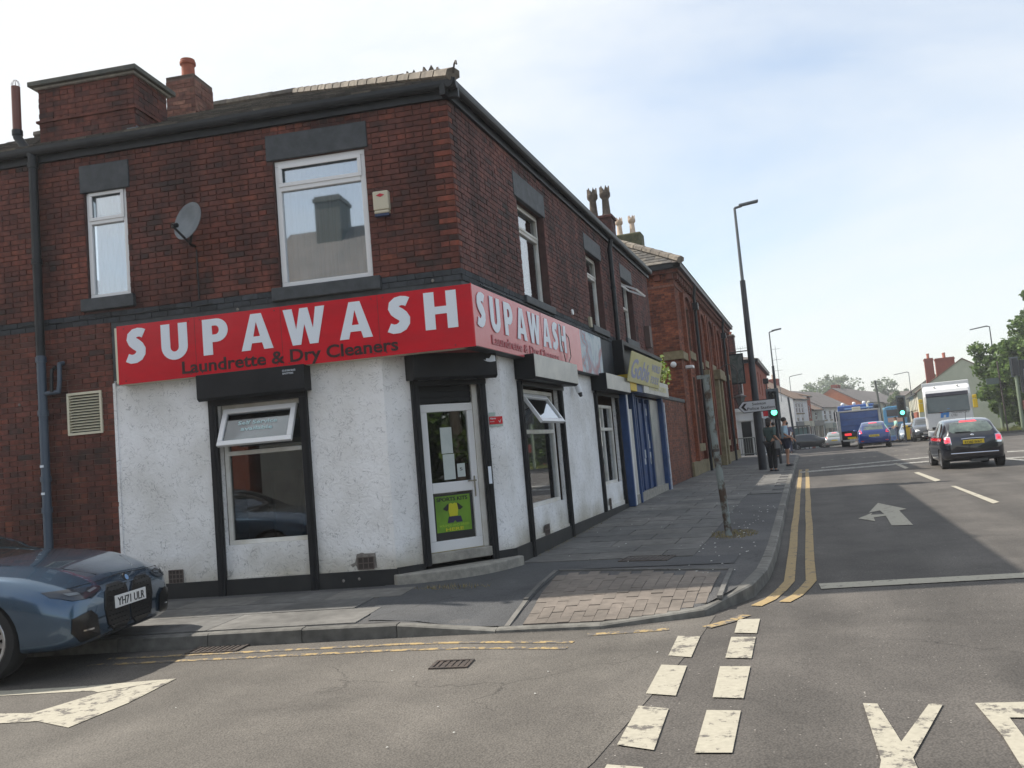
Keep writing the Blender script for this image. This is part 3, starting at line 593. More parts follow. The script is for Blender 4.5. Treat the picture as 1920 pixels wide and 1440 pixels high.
grate(-2.1, 10.55, .62, .42, rad(-6), 'inspection_cover', 'ribbed iron cover in the dark asphalt above the buff blocks', M['iron'], lambda x, y: pz(x, y)+.008, 10, True)
grate(-2.77, 6.04, .3, .24, rad(8), 'stop_tap_cover', 'small rusty iron cover in the side road', M['iron'], lambda x, y: .004, 5, True)

# ================================================================== WALL BUILDERS
def wall_holes(mb, fr, a0, a1, b0, b1, holes, depth=.11, thick=None):
    A = sorted({a0, a1, *[h[0] for h in holes], *[h[1] for h in holes]}); B = sorted({b0, b1, *[h[2] for h in holes], *[h[3] for h in holes]})
    A = [a for a in A if a0-1e-6 <= a <= a1+1e-6]; B = [b for b in B if b0-1e-6 <= b <= b1+1e-6]
    for i in range(len(A)-1):
        for j in range(len(B)-1):
            ca, cb = (A[i]+A[i+1])/2, (B[j]+B[j+1])/2
            if any(h[0] < ca < h[1] and h[2] < cb < h[3] for h in holes): continue
            mb.quad(fr(A[i], B[j]), fr(A[i+1], B[j]), fr(A[i+1], B[j+1]), fr(A[i], B[j+1]))
    for h in holes:
        x0, x1, y0, y1 = h[:4]
        for p, q in (((x0, y0), (x1, y0)), ((x1, y0), (x1, y1)), ((x1, y1), (x0, y1)), ((x0, y1), (x0, y0))):
            mb.quad(fr(*p), fr(*q), fr(*q, -depth), fr(*p, -depth))
def bricks(fr, a0, a1, b0, b1, holes, proud=.007, course=.0705, lng=.222, quoin=None, phase=0):
    """list of (a0,a1,b0,b1,kind) bricks filling a panel"""
    out = []; r = 0; b = b0
    while b+.03 < b1:
        bt = min(b+course-.007, b1); a = a0-(lng/2 if (r+phase) % 2 else 0) ; hdr = (r+phase) % 5 == 4
        L_ = lng/2 if hdr else lng
        while a < a1-.02:
            x0, x1 = max(a, a0), min(a+L_-.007, a1)
            segs = [(x0, x1)]
            for h in holes:
                if h[2]-.02 < (b+bt)/2 < h[3]+.0:
                    ns = []
                    for s0, s1 in segs:
                        if s1 <= h[0] or s0 >= h[1]: ns.append((s0, s1))
                        else:
                            if s0 < h[0]-.02: ns.append((s0, h[0]))
                            if s1 > h[1]+.02: ns.append((h[1], s1))
                    segs = ns
            for s0, s1 in segs:
                if s1-s0 > .02: out.append((s0, s1, b, bt, r))
            a += L_
        b += course; r += 1
    return out
EYEV = Vector((0, 0, EYE))
def lay_bricks(sets, quota, parent_of):
    """sets: list of (frame, list, wall object, material). The nearest `quota` become objects, the rest one stuff mesh per wall."""
    allb = []
    for si, (fr, lst, wo, mt) in enumerate(sets):
        vw = fr.n
        for bk in lst:
            c = fr((bk[0]+bk[1])/2, (bk[2]+bk[3])/2); d = EYEV-c; allb.append((-(abs(d.normalized().dot(vw))*(bk[1]-bk[0])*(bk[3]-bk[2]))/d.length_squared, si, bk))
    allb.sort(key=lambda t: t[0]); near = allb[:quota]; far = allb[quota:]
    mb = MB(); mb.wbox(-.5, .5, 0, .012, -.5, .5); MBX = [(-.5, 0, -.5), (.5, 0, -.5), (.5, 0, .5), (-.5, 0, .5)]
    base = {}
    for _, si, bk in near:
        fr, lst, wo, mt = sets[si]
        key = mt.name
        if key not in base:
            m_ = MB(); e = .02
            P = [(-.5, 0, -.5), (.5, 0, -.5), (.5, 0, .5), (-.5, 0, .5), (-.5, .7, -.5), (.5, .7, -.5), (.5, .7, .5), (-.5, .7, .5), (-.5+e, 1, -.5+e*2.5), (.5-e, 1, -.5+e*2.5), (.5-e, 1, .5-e*2.5), (-.5+e, 1, .5-e*2.5)]
            m_.add(P, [(0, 1, 5, 4), (1, 2, 6, 5), (2, 3, 7, 6), (3, 0, 4, 7), (4, 5, 9, 8), (5, 6, 10, 9), (6, 7, 11, 10), (7, 4, 8, 11), (8, 9, 10, 11)])
            o = m_.build('b', mt); base[key] = o.data; bpy.data.objects.remove(o)
        rot = Matrix((fr.u, fr.n, fr.v)).transposed().to_4x4()
        c = fr((bk[0]+bk[1])/2, (bk[2]+bk[3])/2, -.003)
        pm = root_matrix(wo).inverted()
        o = bpy.data.objects.new('brick', base[key]); C.objects.link(o); o.parent = wo
        o.matrix_basis = pm @ Matrix.Translation(c) @ rot @ Matrix.Rotation(R_.uniform(-.012, .012), 4, 'Y') @ Matrix.Diagonal((bk[1]-bk[0], .013+R_.uniform(-.003, .004), bk[3]-bk[2], 1))
    for si, (fr, lst, wo, mt) in enumerate(sets):
        m_ = MB()
        for _, s2, bk in far:
            if s2 != si: continue
            m_.cr = R_.random(); p = .0085+R_.uniform(-.003, .004); x0, x1, y0, y1 = bk[:4]
            P = [fr(x0, y0), fr(x1, y0), fr(x1, y1), fr(x0, y1), fr(x0+.003, y0+.003, p), fr(x1-.003, y0+.003, p), fr(x1-.003, y1-.003, p), fr(x0+.003, y1-.003, p)]
            m_.add(P, [(4, 5, 6, 7), (0, 1, 5, 4), (1, 2, 6, 5), (2, 3, 7, 6), (3, 0, 4, 7)])
        if m_.f: m_.build('brick_courses', mt, wo, kind='stuff', solid=False)
def window(fr, a0, a1, b0, b1, parent, depth=.1, frame=.06, bars=(), glass=None, mat_f=None, label=None, behind=None, bz=.12, sash=0):
    """frame with glazing bars; bars: list of ('h'|'v', position). pane(s) are sub-parts"""
    mb = MB(); c0, c1 = -depth-.06, -depth
    mb.box(fr, a0, a1, b0, b0+frame, c0, c1); mb.box(fr, a0, a1, b1-frame, b1, c0, c1); mb.box(fr, a0, a0+frame, b0+frame, b1-frame, c0, c1); mb.box(fr, a1-frame, a1, b0+frame, b1-frame, c0, c1)
    for k, p in bars:
        if k == 'h': mb.box(fr, a0+frame, a1-frame, p-frame*.5, p+frame*.5, c0+.003, c1+.006)
        else: mb.box(fr, p-frame*.4, p+frame*.4, b0+frame, b1-frame, c0+.004, c1-.004)
    w_ = mb.build('window', mat_f or M['upvc'], parent, bev=.006, label=label)
    hs = [b0+frame]+sorted(p for k, p in bars if k == 'h')+[b1-frame]
    for i in range(len(hs)-1):
        lo = hs[i]+(frame*.5 if i else 0); hi = hs[i+1]-(frame*.5 if i < len(hs)-2 else 0)
        m2 = MB(); m2.box(fr, a0+frame, a1-frame, lo, hi, c0+.02, c0+.028); m2.build('pane', glass or M['glass_up'], w_)
        if sash and i == len(hs)-2:   # opening light with its own thicker frame
            m3 = MB(); s_ = sash; A0, A1, L0, H0 = a0+frame*.7, a1-frame*.7, lo-.015, hi+.015
            m3.box(fr, A0, A1, L0, L0+s_, c1, c1+.018); m3.box(fr, A0, A1, H0-s_, H0, c1, c1+.018); m3.box(fr, A0, A0+s_, L0+s_, H0-s_, c1, c1+.018); m3.box(fr, A1-s_, A1, L0+s_, H0-s_, c1, c1+.018)
            m3.build('sash', mat_f or M['upvc'], w_, bev=.005)
    if behind:
        m4 = MB(); n = 14
        for i in range(n):
            f0, f1 = a0+(a1-a0)*i/n, a0+(a1-a0)*(i+1)/n; z0 = -.014*(i % 2); z1 = -.014*((i+1) % 2)
            m4.quad(fr(f0, b0, c0-bz+z0), fr(f1, b0, c0-bz+z1), fr(f1, b1, c0-bz+z1), fr(f0, b1, c0-bz+z0))
        m4.build('curtain', behind, w_, solid=False)
    return w_

# ================================================================== CORNER SHOP
B9 = rad(9.5); PC = Vector((-3.80, 9.44, 0)); dS = Vector((-math.cos(B9), -math.sin(B9), 0)); nS = Vector((math.sin(B9), -math.cos(B9), 0))
FS = Fr(PC, dS, nS); FST = Fr(PC, -dS, nS); FM = Fr((-3.80, 0, 0), (0, 1, 0), (1, 0, 0))
Acan = FS(1.08, 0); Bcan = Vector((-3.8, 10.5, 0)); dC = (Bcan-Acan).normalized(); nC = Vector((dC.y, -dC.x, 0)); FC = Fr(Acan, dC, nC)
shop = empty('corner_shop', PC, 0, 'two-storey red brick corner building with white rendered laundrette on its ground floor', 'building')
ZB, ZT = 3.84, 5.96
wS = [(4.38, 4.99, 4.03, 5.5), (1.10, 2.32, 3.86, 5.5)]; wM = [(11.87, 13.22, 3.85, 5.37), (15.93, 17.15, 3.88, 5.38), (19.15, 20.35, 3.95, 5.38)]
YE = 22.7; SL = 9.2
mb = MB(); wall_holes(mb, FS, 0, SL, ZB, ZT, wS); ws1 = mb.build('wall', M['mortar'], shop)
mb = MB(); wall_holes(mb, FM, PC.y, YE, ZB, ZT, wM); wm1 = mb.build('wall', M['mortar'], shop)
mb = MB(); wall_holes(mb, FS, 4.69, SL, .0, 3.70, [(4.86, 5.35, 2.3, 2.82)], depth=.1); ws2 = mb.build('wall', M['mortar_light'], shop)
LS = [(4.32, 5.04, 5.45, 5.83), (1.05, 2.4, 5.5, 5.84), (4.33, 5.06, 3.87, 4.04), (1.05, 2.36, 3.80, 3.87)]
LM = [(11.75, 13.3, 5.36, 5.74), (15.85, 17.25, 5.37, 5.7), (19.1, 20.45, 5.37, 5.7), (11.8, 13.3, 3.74, 3.86), (15.88, 17.25, 3.76, 3.89), (19.1, 20.45, 3.8, 3.96)]
qz = [(0, .22 if k % 2 else .105, ZB+.0775*k, ZB+.0775*(k+1)) for k in range(0, 28)]
bs1 = bricks(FS, .0, SL, ZB, ZT, wS+LS); bm1 = bricks(FM, PC.y, YE, ZB, ZT, wM+LM, phase=1); bs2 = bricks(FS, 4.69, SL, .12, 3.70, [(4.86, 5.35, 2.3, 2.82)])
def split(lst, test): return [x for x in lst if test(x)], [x for x in lst if not test(x)]
isq = lambda x: x[1] < .24 and x[4] % 2 == 0 and x[4] > 3
q1, bs1 = split(bs1, isq)
q2, bm1 = split(bm1, lambda x: x[1] < PC.y+.125 and x[4] % 2 == 0 and x[4] > 3)
M['brick_sheen'] = mat_rnd('brick sheen', [(0, (.05, .036, .035)), (.2, (.09, .047, .043)), (.4, (.14, .06, .052)), (.7, (.175, .068, .057)), (1, (.22, .08, .06))], amt=.5, clump=.4)  # paler, greyer copy of the side brick: grazing sky sheen put into its colour
lay_bricks([(FS, bs1, ws1, M['brick']), (FS, q1, ws1, M['brick_orange']), (FM, q2, wm1, M['brick_orange']), (FM, bm1, wm1, M['brick_sheen']), (FS, bs2, ws2, M['brick'])], 300, None)
# back and hidden walls, floor slabs
mb = MB(); BK = 8.8
Lend = FS(SL, 0); Lb = FS(SL, 0, -BK); Mb_ = Vector((-3.8-BK, YE, 0))
for p, q in ((Lend, Lb), (Lb, Vector((-12.6, 17, 0))), (Vector((-12.6, 17, 0)), Mb_), (Mb_, Vector((-3.8, YE, 0)))):
    mb.quad(Vector((p.x, p.y, 0)), Vector((q.x, q.y, 0)), Vector((q.x, q.y, ZT)), Vector((p.x, p.y, ZT)))
mb.quad(FS(.15, 3.3, -.15), FS(SL, 3.3, -.1), Lb+Vector((0, 0, 3.3)), Vector((-12.6, 17, 3.3)), Mb_+Vector((0, 0, 3.3)), FM(YE, 3.3, -.1), FM(9.6, 3.3, -.15))
mb.build('rear_wall', M['mortar'], shop)
# rendered ground floor: side, cant, street
mb = MB(); wall_holes(mb, FS, 1.08, 4.69, .30, 2.93, [(2.16, 3.27, .33, 2.56)], depth=.1)
wall_holes(mb, FC, 0, 1.633, .30, 2.93, [(.42, 1.32, .33, 2.56)], depth=.1)
wall_holes(mb, FM, 10.5, 17.62, .30, 2.93, [(11.25, 13.17, .38, 2.56), (15.62, 17.38, .42, 2.56)], depth=.08)
rw = mb.build('rendered_wall', M['render'], shop)
mb = MB()
for fr, a0, a1, b0, b1 in ((FS, 2.16, 3.27, .33, .72), (FM, 11.25, 13.17, .38, .76), (FM, 15.62, 17.38, .42, .80)): mb = MB(); mb.box(fr, a0, a1, b0, b1, -.1, -.025); mb.build('sill_panel', M['render'], shop)
# render stops: rough thick edge
mb = MB(); mb.box(FS, 4.66, 4.70, .3, 2.9, 0, .012); mb.build('render_edge', M['render'], shop)
mb = MB(); mb.box(FS, 1.05, 4.72, .02, .31, 0, .035); mb.prism(Fr((0, 0, 0), (1, 0, 0), (0, 0, 1), (0, 1, 0)), [(p.x, p.y) for p in (FS(1.05, 0, .035), FC(-.0, 0, .03), FC(.36, 0, .03), FC(.36, 0, 0), FS(1.08, 0, 0))], .02, .32)
mb.build('plinth', M['plinth'], shop)
mb = MB(); mb.box(FC, 1.36, 1.66, .1, .34, 0, .03); mb.box(FM, 10.52, 17.62, .05, .34, 0, .03); mb.build('plinth', M['plinth'], shop)
# band course: two courses of painted brick
mb = MB()
for (fr, a0, a1) in ((FS, 0, SL), (FM, PC.y, YE)):
    for j in (0, 1):
        a = a0-(.11 if j else 0)
        while a < a1: mb.cr = R_.random(); mb.box(fr, max(a, a0-.012), min(a+.222, a1), 3.695+j*.074, 3.762+j*.074, -.02, .012+R_.uniform(-.003, .004)); a += .228
M['band'] = mat_rnd('painted brick band', [(0, (.025, .03, .036)), (1, (.055, .062, .072))], amt=.4)
mb.build('band_course', M['band'], shop, kind='stuff')
# bressummer strip between band and sign
mb = MB(); mb.box(FS, 0, 4.69, 2.86, 3.70, -.05, .0); mb.box(FM, PC.y, YE, 2.86, 3.70, -.05, .0); mb.build('lintel_beam', M['stone_dark'], shop)
def stone(fr, a0, a1, b0, b1, c1, name='lintel', m='stone_dark', c0=-.05): mb = MB(); mb.box(fr, a0, a1, b0, b1, c0, c1); return mb.build(name, M[m], shop, bev=.012)
for l in LS[:2]: stone(FS, l[0], l[1], l[2]+.005, l[3], .022)
stone(FS, 4.31, 5.07, 3.87, 4.035, .07, 'window_sill'); stone(FS, 1.0, 2.42, 3.70, 3.865, .07, 'window_sill')
for l in LM[:3]: stone(FM, l[0], l[1], l[2], l[3], .02)
for l in LM[3:]: stone(FM, l[0], l[1], l[2], l[3], .06, 'window_sill', 'stone_dark')
window(FS, 4.39, 4.98, 4.035, 5.5, shop, .03, .06, [('h', 5.06)], behind=M['curtain'], sash=.045, label='narrow white upstairs window with net curtain')
window(FS, 1.11, 2.31, 3.865, 5.5, shop, .03, .07, [('h', 5.14)], behind=M['curtain'], sash=.05, label='large white upstairs window with net curtain')
for h in wM[:2]: window(FM, h[0], h[1], h[2], h[3], shop, .12, .065, [('h', h[3]-.42)], glass=M['glass_side'], behind=M['curtain_w'], mat_f=M['upvc_dirty'], sash=.04)
h = wM[2]; wn3 = window(FM, h[0], h[1], h[2], h[3], shop, .12, .06, [('h', 4.75)], glass=M['glass_side'], mat_f=M['upvc_dirty'], label='dark upstairs window with its top light tilted open')
# tilted open top light
ft = Fr(FM(0, 5.25, -.08), (0, 1, 0), Vector((.45, 0, .89)).normalized(), v=Vector((.89, 0, -.45)).normalized())
mb = MB(); mb.box(ft, 19.2, 20.3, 0, .05, -.02, .02); mb.box(ft, 19.2, 20.3, .42, .47, -.02, .02); mb.box(ft, 19.2, 19.25, .05, .42, -.02, .02); mb.box(ft, 20.25, 20.3, .05, .42, -.02, .02); mb.build('open_light', M['upvc'], wn3)
# ground-floor windows
def room(mb, fr, a0, a1, b0, b1, dep):
    mb.quad(fr(a0, b0, -dep), fr(a1, b0, -dep), fr(a1, b1, -dep), fr(a0, b1, -dep)); mb.quad(fr(a0, b0, -.12), fr(a1, b0, -.12), fr(a1, b0, -dep), fr(a0, b0, -dep))
    mb.quad(fr(a0, b0, -.12), fr(a0, b1, -.12), fr(a0, b1, -dep), fr(a0, b0, -dep)); mb.quad(fr(a1, b0, -.12), fr(a1, b1, -.12), fr(a1, b1, -dep), fr(a1, b0, -dep)); mb.quad(fr(a0, b1, -.12), fr(a1, b1, -.12), fr(a1, b1, -dep), fr(a0, b1, -dep))
M['room'] = mat('shop interior', (.10, .055, .035), .8, col2=(.16, .10, .06), scale=1.5)
M['room_y'] = mat('interior ochre', (.28, .18, .05), .8)
for rm in ((FS, 1.9, 3.6, .35, 2.6, 1.3), (FM, 11.0, 13.6, .4, 2.6, 1.2), (FM, 15.3, 17.6, .4, 2.6, 1.2)): mb = MB(); room(mb, *rm); mb.build('shop_interior', M['room'], shop, solid=False)
mb = MB(); mb.box(FS, 2.1, 3.35, 1.85, 2.5, -1.29, -1.25); mb.build('wall_panel', M['room_y'], shop)
M['washer'] = mat('washing machine', (.16, .05, .03), .5); mb = MB()
for k in range(3):
    mb.box(FS, 2.2+k*.4, 2.56+k*.4, .4, 1.6, -1.2, -.8); mb.cyl(FS(2.38+k*.4, 1.15, -.8), FS(2.38+k*.4, 1.15, -.76), .15, .15, 18)
mb.build('washing_machines', M['washer'], shop)
g1 = window(FS, 2.17, 3.26, .72, 2.47, shop, .09, .055, [('h', 1.86)], glass=M['glass_dn'], mat_f=M['upvc_dirty'], label='laundrette window with its top light propped open')
mb = MB(); mb.box(FS, 2.17, 3.26, 2.47, 2.56, -.1, -.03); mb.build('head_board', M['upvc_dirty'], shop)
th = rad(27); fo = Fr(FS(0, 2.41, -.06), dS, nS*math.cos(th)+Vector((0, 0, 1))*math.sin(th), v=nS*math.sin(th)-Vector((0, 0, 1))*math.cos(th))
mb = MB()
for a in ((2.23, 3.21, 0, .065), (2.23, 3.21, .45, .515), (2.23, 2.295, .065, .45), (3.145, 3.21, .065, .45)): mb.box(fo, *a, -.02, .03)
ol = mb.build('open_light', M['upvc'], g1, bev=.006)
mb = MB(); mb.box(fo, 2.295, 3.145, .065, .45, 0, .006); mb.build('pane', M['glass_dn'], ol)
mb = MB(); mb.box(fo, 2.32, 3.14, .19, .445, -.012, -.006); mb.build('notice_panel', mat('notice blue', (.27, .36, .45), .5), ol)
fot = Fr(FS(0, 2.41, -.06), -dS, fo.n, v=-fo.v)
M['cyan_l'] = mat('pale cyan letter', (.5, .68, .7), .5)
text('Self Service', fot, -2.98, -.235, .008, .052, M['cyan_l'], ol, width=.52, bold=.02); text('available', fot, -2.93, -.32, .008, .052, M['cyan_l'], ol, width=.42, bold=.02)
g2 = window(FM, 11.36, 13.07, .76, 2.47, shop, .08, .06, [('h', 1.85)], glass=M['glass_side'], mat_f=M['upvc_dirty'])
th = rad(33); fo2 = Fr(FM(0, 2.38, -.05), (0, 1, 0), Vector((math.cos(th), 0, math.sin(th))), v=Vector((math.sin(th), 0, -math.cos(th))))
mb = MB()
for a in ((11.44, 12.6, 0, .06), (11.44, 12.6, .44, .5), (11.44, 11.5, .06, .44), (12.54, 12.6, .06, .44)): mb.box(fo2, *a, -.02, .03)
ol2 = mb.build('open_light', M['upvc'], g2, bev=.006); mb = MB(); mb.box(fo2, 11.5, 12.54, .06, .44, 0, .006); mb.build('pane', M['glass_side'], ol2)
g3 = window(FM, 15.72, 17.28, .8, 2.36, shop, .08, .06, [('h', 1.88), ('v', 16.5)], glass=M['glass_side'], mat_f=M['upvc_dirty'])
# roller shutter guide rails and boxes
def rail(fr, a0, a1, b0, b1, c=.055): mb = MB(); mb.box(fr, a0, a1, b0, b1, -.02, c); mb.box(fr, (a0*2+a1)/3, (a0+2*a1)/3, b0, b1, c, c+.008); return mb.build('shutter_rail', M['black'], shop, bev=.004)
rail(FS, 3.27, 3.37, .03, 2.56); rail(FS, 2.06, 2.16, .03, 2.56); rail(FC, .35, .44, .28, 2.56); rail(FC, 1.29, 1.38, .15, 2.56)
rail(FM, 11.15, 11.25, .1, 2.56); rail(FM, 13.17, 13.27, .14, 2.56); rail(FM, 15.52, 15.62, .34, 2.56); rail(FM, 17.38, 17.47, .34, 2.56)
def sbox(fr, a0, a1, b0, b1, dep, face='black'):
    mb = MB(); mb.prism(Fr(fr(a0, 0, 0), fr.n, fr.u, fr.v), [(0, b0+.02), (dep-.04, b0), (dep, b0+.03), (dep, b1), (0, b1)], 0, a1-a0)
    o = mb.build('shutter_box', M['black'], shop, bev=.006)
    if face != 'black': mb = MB(); mb.box(fr, a0+.005, a1, b0+.035, b1-.004, dep, dep+.006); mb.build('face_plate', M[face], o)
    mb = MB(); mb.box(fr, a0+.08, a1-.08, b0-.055, b0+.01, .02, .07); mb.build('shutter_slat', M['black'], o)
    return o
s1 = sbox(FS, 2.0, 3.43, 2.53, 2.86, .2); s2 = sbox(FC, .30, 1.46, 2.54, 2.87, .26); s3 = sbox(FM, 11.1, 13.36, 2.55, 2.9, .3, 'steel'); s4 = sbox(FM, 15.42, 17.55, 2.57, 2.9, .3, 'steel')
text('CS 01204 SALES', FST, -2.28, 2.79, .203, .022, M['letter_w'], s1, width=.17, name='maker_label'); text('SHUTTERS', FST, -2.28, 2.755, .203, .022, M['letter_w'], s1, width=.14, name='maker_label')
# torn white sticker on the door box
shape([[(0, .3), (.2, .25), (.25, .5), (.5, .45), (.7, .9), (1, .8), (1.02, .1), (.6, 0), (.3, .06)]], FC, 1.27, 2.74, .262, M['letter_w'], s2, 'torn_sticker', sx=.17, sy=.1)
mb = MB(); mb.box(FS, 2.16, 3.27, 2.47, 2.53, -.02, .0); mb.build('head_board', M['black'], shop)
# doorway
mb = MB(); mb.box(FC, .44, 1.29, 2.27, 2.56, -.12, -.09); 
for k in range(4): mb.box(FC, .44, 1.29, 2.28+k*.07, 2.335+k*.07, -.09, -.075)
mb.build('shutter_curtain', M['black'], shop)
mb = MB(); mb.box(FC, 1.22, 1.29, .40, 2.5, -.13, -.04); mb.box(FC, .44, .49, .40, 2.27, -.13, -.06); mb.build('door_jamb', M['upvc_dirty'], shop)
door = MB(); A0, A1, Z0, Z1 = .49, 1.22, .42, 2.26; st = .085
for a in ((A0, A1, Z0, Z0+.13), (A0, A1, Z1-.1, Z1), (A0, A0+st, Z0+.13, Z1-.1), (A1-st, A1, Z0+.13, Z1-.1), (A0+st, A1-st, 1.14, 1.27)): door.box(FC, *a, -.12, -.06)
door = door.build('door', M['upvc'], shop, bev=.008, label='white plastic half-glazed corner door')
for a in ((A0+st, A1-st, Z0+.13, 1.14), (A0+st, A1-st, 1.27, Z1-.1)): mb = MB(); mb.box(FC, *a, -.1, -.092); mb.build('pane', M['glass_dn'], door)
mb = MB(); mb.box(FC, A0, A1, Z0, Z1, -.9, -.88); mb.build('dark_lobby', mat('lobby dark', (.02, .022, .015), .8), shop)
mb = MB(); mb.box(FC, 1.15, 1.17, 1.06, 1.32, -.06, -.045); mb.cyl(FC(1.16, 1.26, -.045), FC(1.16, 1.26, -.0), .008, .008, 8); mb.box(FC, 1.04, 1.165, 1.252, 1.27, -.01, .004); mb.build('handle', M['chrome'], door)
mb = MB(); mb.box(FC, .75, .91, 1.63, 1.96, -.09, -.088); mb.box(FC, .76, .92, 1.3, 1.62, -.09, -.088); mb.box(FC, .95, 1.06, 1.32, 1.49, -.09, -.088); ntc = mb.build('paper_notice', mat('notice paper', (.45, .5, .48), .6, col2=(.52, .56, .54), scale=8), door)
text('5', FC, .985, 1.40, -.086, .04, M['ink'], ntc, width=.035, name='print')
# sports kits poster
pf = Fr(FC(.585, .56, -.089), dC, nC); pw, ph = .535, .56
M['poster'] = mat('poster green', (.09, .2, .012), .5, col2=(.16, .33, .015), scale=2); M['poster_y'] = mat('poster yellow', (.5, .48, .01), .5); M['poster_n'] = mat('poster navy', (.02, .015, .06), .5); M['poster_l'] = mat('poster lime', (.3, .48, .03), .5)
mb = MB(); mb.box(pf, 0, pw, 0, ph, -.003, 0); mb.build('poster_edge', M['ink'], door); mb = MB(); mb.box(pf, .02, pw-.03, .09, ph-.02, 0, .002); post = mb.build('poster', M['poster'], door)
text('SPORTS KITS', pf, .04, .475, .003, .048, M['ink'], post, width=.43, bold=.03); text('WASHED AND DRIED', pf, .05, .155, .003, .03, M['poster_l'], post, width=.42, bold=.02); text('HERE', pf, .14, .10, .003, .042, M['poster_y'], post, width=.25, bold=.03)
shape([[(.3, 0), (.7, 0), (.72, .5), (.85, .45), (1, .62), (.76, .95), (.6, 1), (.5, .93), (.4, 1), (.24, .95), (0, .62), (.15, .45), (.28, .5)]], pf, .12, .275, .003, M['ink'], post, 'shirt', .28, .17)
shape([[(.3, 0), (.7, 0), (.74, .5), (.7, .95), (.6, 1), (.5, .93), (.4, 1), (.3, .95), (.26, .5)]], pf, .12, .28, .006, M['poster_y'], post, 'shirt', .28, .165)
shape([[(0, 0), (.4, 0), (.5, .4), (.6, 0), (1, 0), (.9, 1), (.1, 1)]], pf, .17, .2, .004, M['poster_n'], post, 'shorts', .21, .075)
# steps
mb = MB(); mb.box(FC, .44, 1.29, .30, .42, -.12, .05); mb.build('threshold', M['concrete'], shop, bev=.012); mb = MB(); mb.box(FC, .49, 1.22, .40, .425, -.12, -.03); mb.build('door_sill', mat('brass sill', (.25, .2, .07), .4), shop)
poly = [(FC(t, 0, 0).x, FC(t, 0, 0).y) for t in (-.05, 1.68)]
arcp = [FC(-.05+1.75*k/14, 0, .06+.32*math.sin(math.pi*(k+.6)/15.4)) for k in range(15)]
mb = MB(); mb.prism(Fr((0, 0, 0), (1, 0, 0), (0, 0, 1), (0, 1, 0)), [poly[0]]+[(p.x, p.y) for p in arcp]+[poly[1]], .0, .245); mb.build('doorstep', M['concrete'], shop, bev=.015)
# air bricks
def airbrick(fr, a, b, nx=3, ny=2, w_=.2, h_=.14):
    mb = MB(); mb.box(fr, a, a+w_, b, b+h_, 0, .006); o = mb.build('air_brick', mat('air brick dark', (.05, .04, .035), .9), shop); mb = MB()
    for i in range(nx+1): x = a+w_*i/nx; mb.box(fr, x-.006, x+.006, b, b+h_, .006, .014)
    for j in range(ny+1): y = b+h_*j/ny; mb.box(fr, a, a+w_, y-.006, y+.006, .008, .017)
    mb.build('grid', mat('air brick', (.12, .095, .085), .9), o)
airbrick(FS, 1.36, .33); airbrick(FS, 3.86, .31, 4, 3, .19, .16); airbrick(FM, 11.85, .35, 3, 2); airbrick(FM, 16.0, .35, 2, 3, .12, .2)
M['exposed'] = mat('exposed render', (.16, .145, .13), .95, col2=(.26, .24, .22), scale=18, bump=.6)
shape([[(0, .35), (.2, .5), (.28, 1.1), (.5, 1.2), (.6, 1.12), (1.02, 1.1), (1.05, .0), (.3, -.02), (.22, .28), (.1, .15)]], FST, -1.66, .335, .003, M['exposed'], rw, 'chipped_patch', sx=.32, sy=.16)
mb = MB(); mb.box(FC, 1.31, 1.355, 1.2, 1.42, .064, .067); mb.build('sticker', M['letter_w'], shop)
for (a_, z_) in ((6.05, 2.75), (1.55, .22), (1.75, .21), (2.9, 3.66), (.35, 3.72)): mb = MB(); mb.ball(FS(a_, z_, .03), .022, 7, 5, (1, .5, 1)); mb.build('fixing', M['exposed'], shop)
for z_ in (1.55, 1.9): mb = MB(); mb.box(FS, 5.63, 5.68, z_, z_+.03, .155, .162); mb.build('pipe_label', M['letter_w'], shop)
# gutters, fascia
def gutter(fr, a0, a1, z=ZT, parent=shop, m='gutter'):
    mb = MB(); mb.box(fr, a0, a1, z-.01, z+.15, -.02, .05); prof = [(.05, z+.1)]+[(.105+.055*math.cos(rad(t)), z+.125+.055*math.sin(rad(t))) for t in range(180, 361, 30)]+[(.16, z+.18), (.148, z+.18), (.148, z+.14), (.05, z+.16)]
    mb.prism(Fr(fr(a0, 0, 0), fr.n, fr.u, fr.v), prof, 0, a1-a0); return mb.build('gutter', M[m], parent)
gutter(FS, -.16, SL); gutter(FM, PC.y-.16, YE+.1)
# roof: hipped at the corner
PIT_R = math.tan(rad(26.8)); ov = .16; rd = 4.5
def off_pt(ds, dm):  # point `ds` behind the side face and `dm` behind the street face
    n1, n2 = -nS, Vector((-1, 0, 0)); A_ = Matrix(((n1.x, n1.y), (n2.x, n2.y))); b_ = Vector((ds+n1.dot(PC), dm+n2.dot(PC))); s = A_.inverted() @ b_; return Vector((s.x, s.y, 0))
z0 = ZT+.17; E0 = off_pt(-ov, -ov)+Vector((0, 0, z0)); I0 = off_pt(rd, rd)+Vector((0, 0, z0+(rd+ov)*PIT_R))
EL = FS(SL, z0, ov); IL = FS(SL, z0+(rd+ov)*PIT_R, -rd); EM = FM(YE+.1, z0, ov); IM = FM(YE+.1, z0+(rd+ov)*PIT_R, -rd)
mb = MB(); mb.quad(EL, E0, I0, IL); mb.quad(E0, EM, IM, I0)
bl = FS(SL, z0, -2*rd-ov); bc = off_pt(2*rd+ov, 2*rd+ov)+Vector((0, 0, z0)); bm_ = FM(YE+.1, z0, -2*rd-ov); mb.quad(IL, I0, bc, bl); mb.quad(I0, IM, bm_, bc)
mb.quad(FM(YE+.1, ZT, 0), FM(YE+.1, z0, ov), IM, bm_); roof = mb.build('roof', mat('roof underlay', (.06, .055, .05), .9), shop, solid=False)
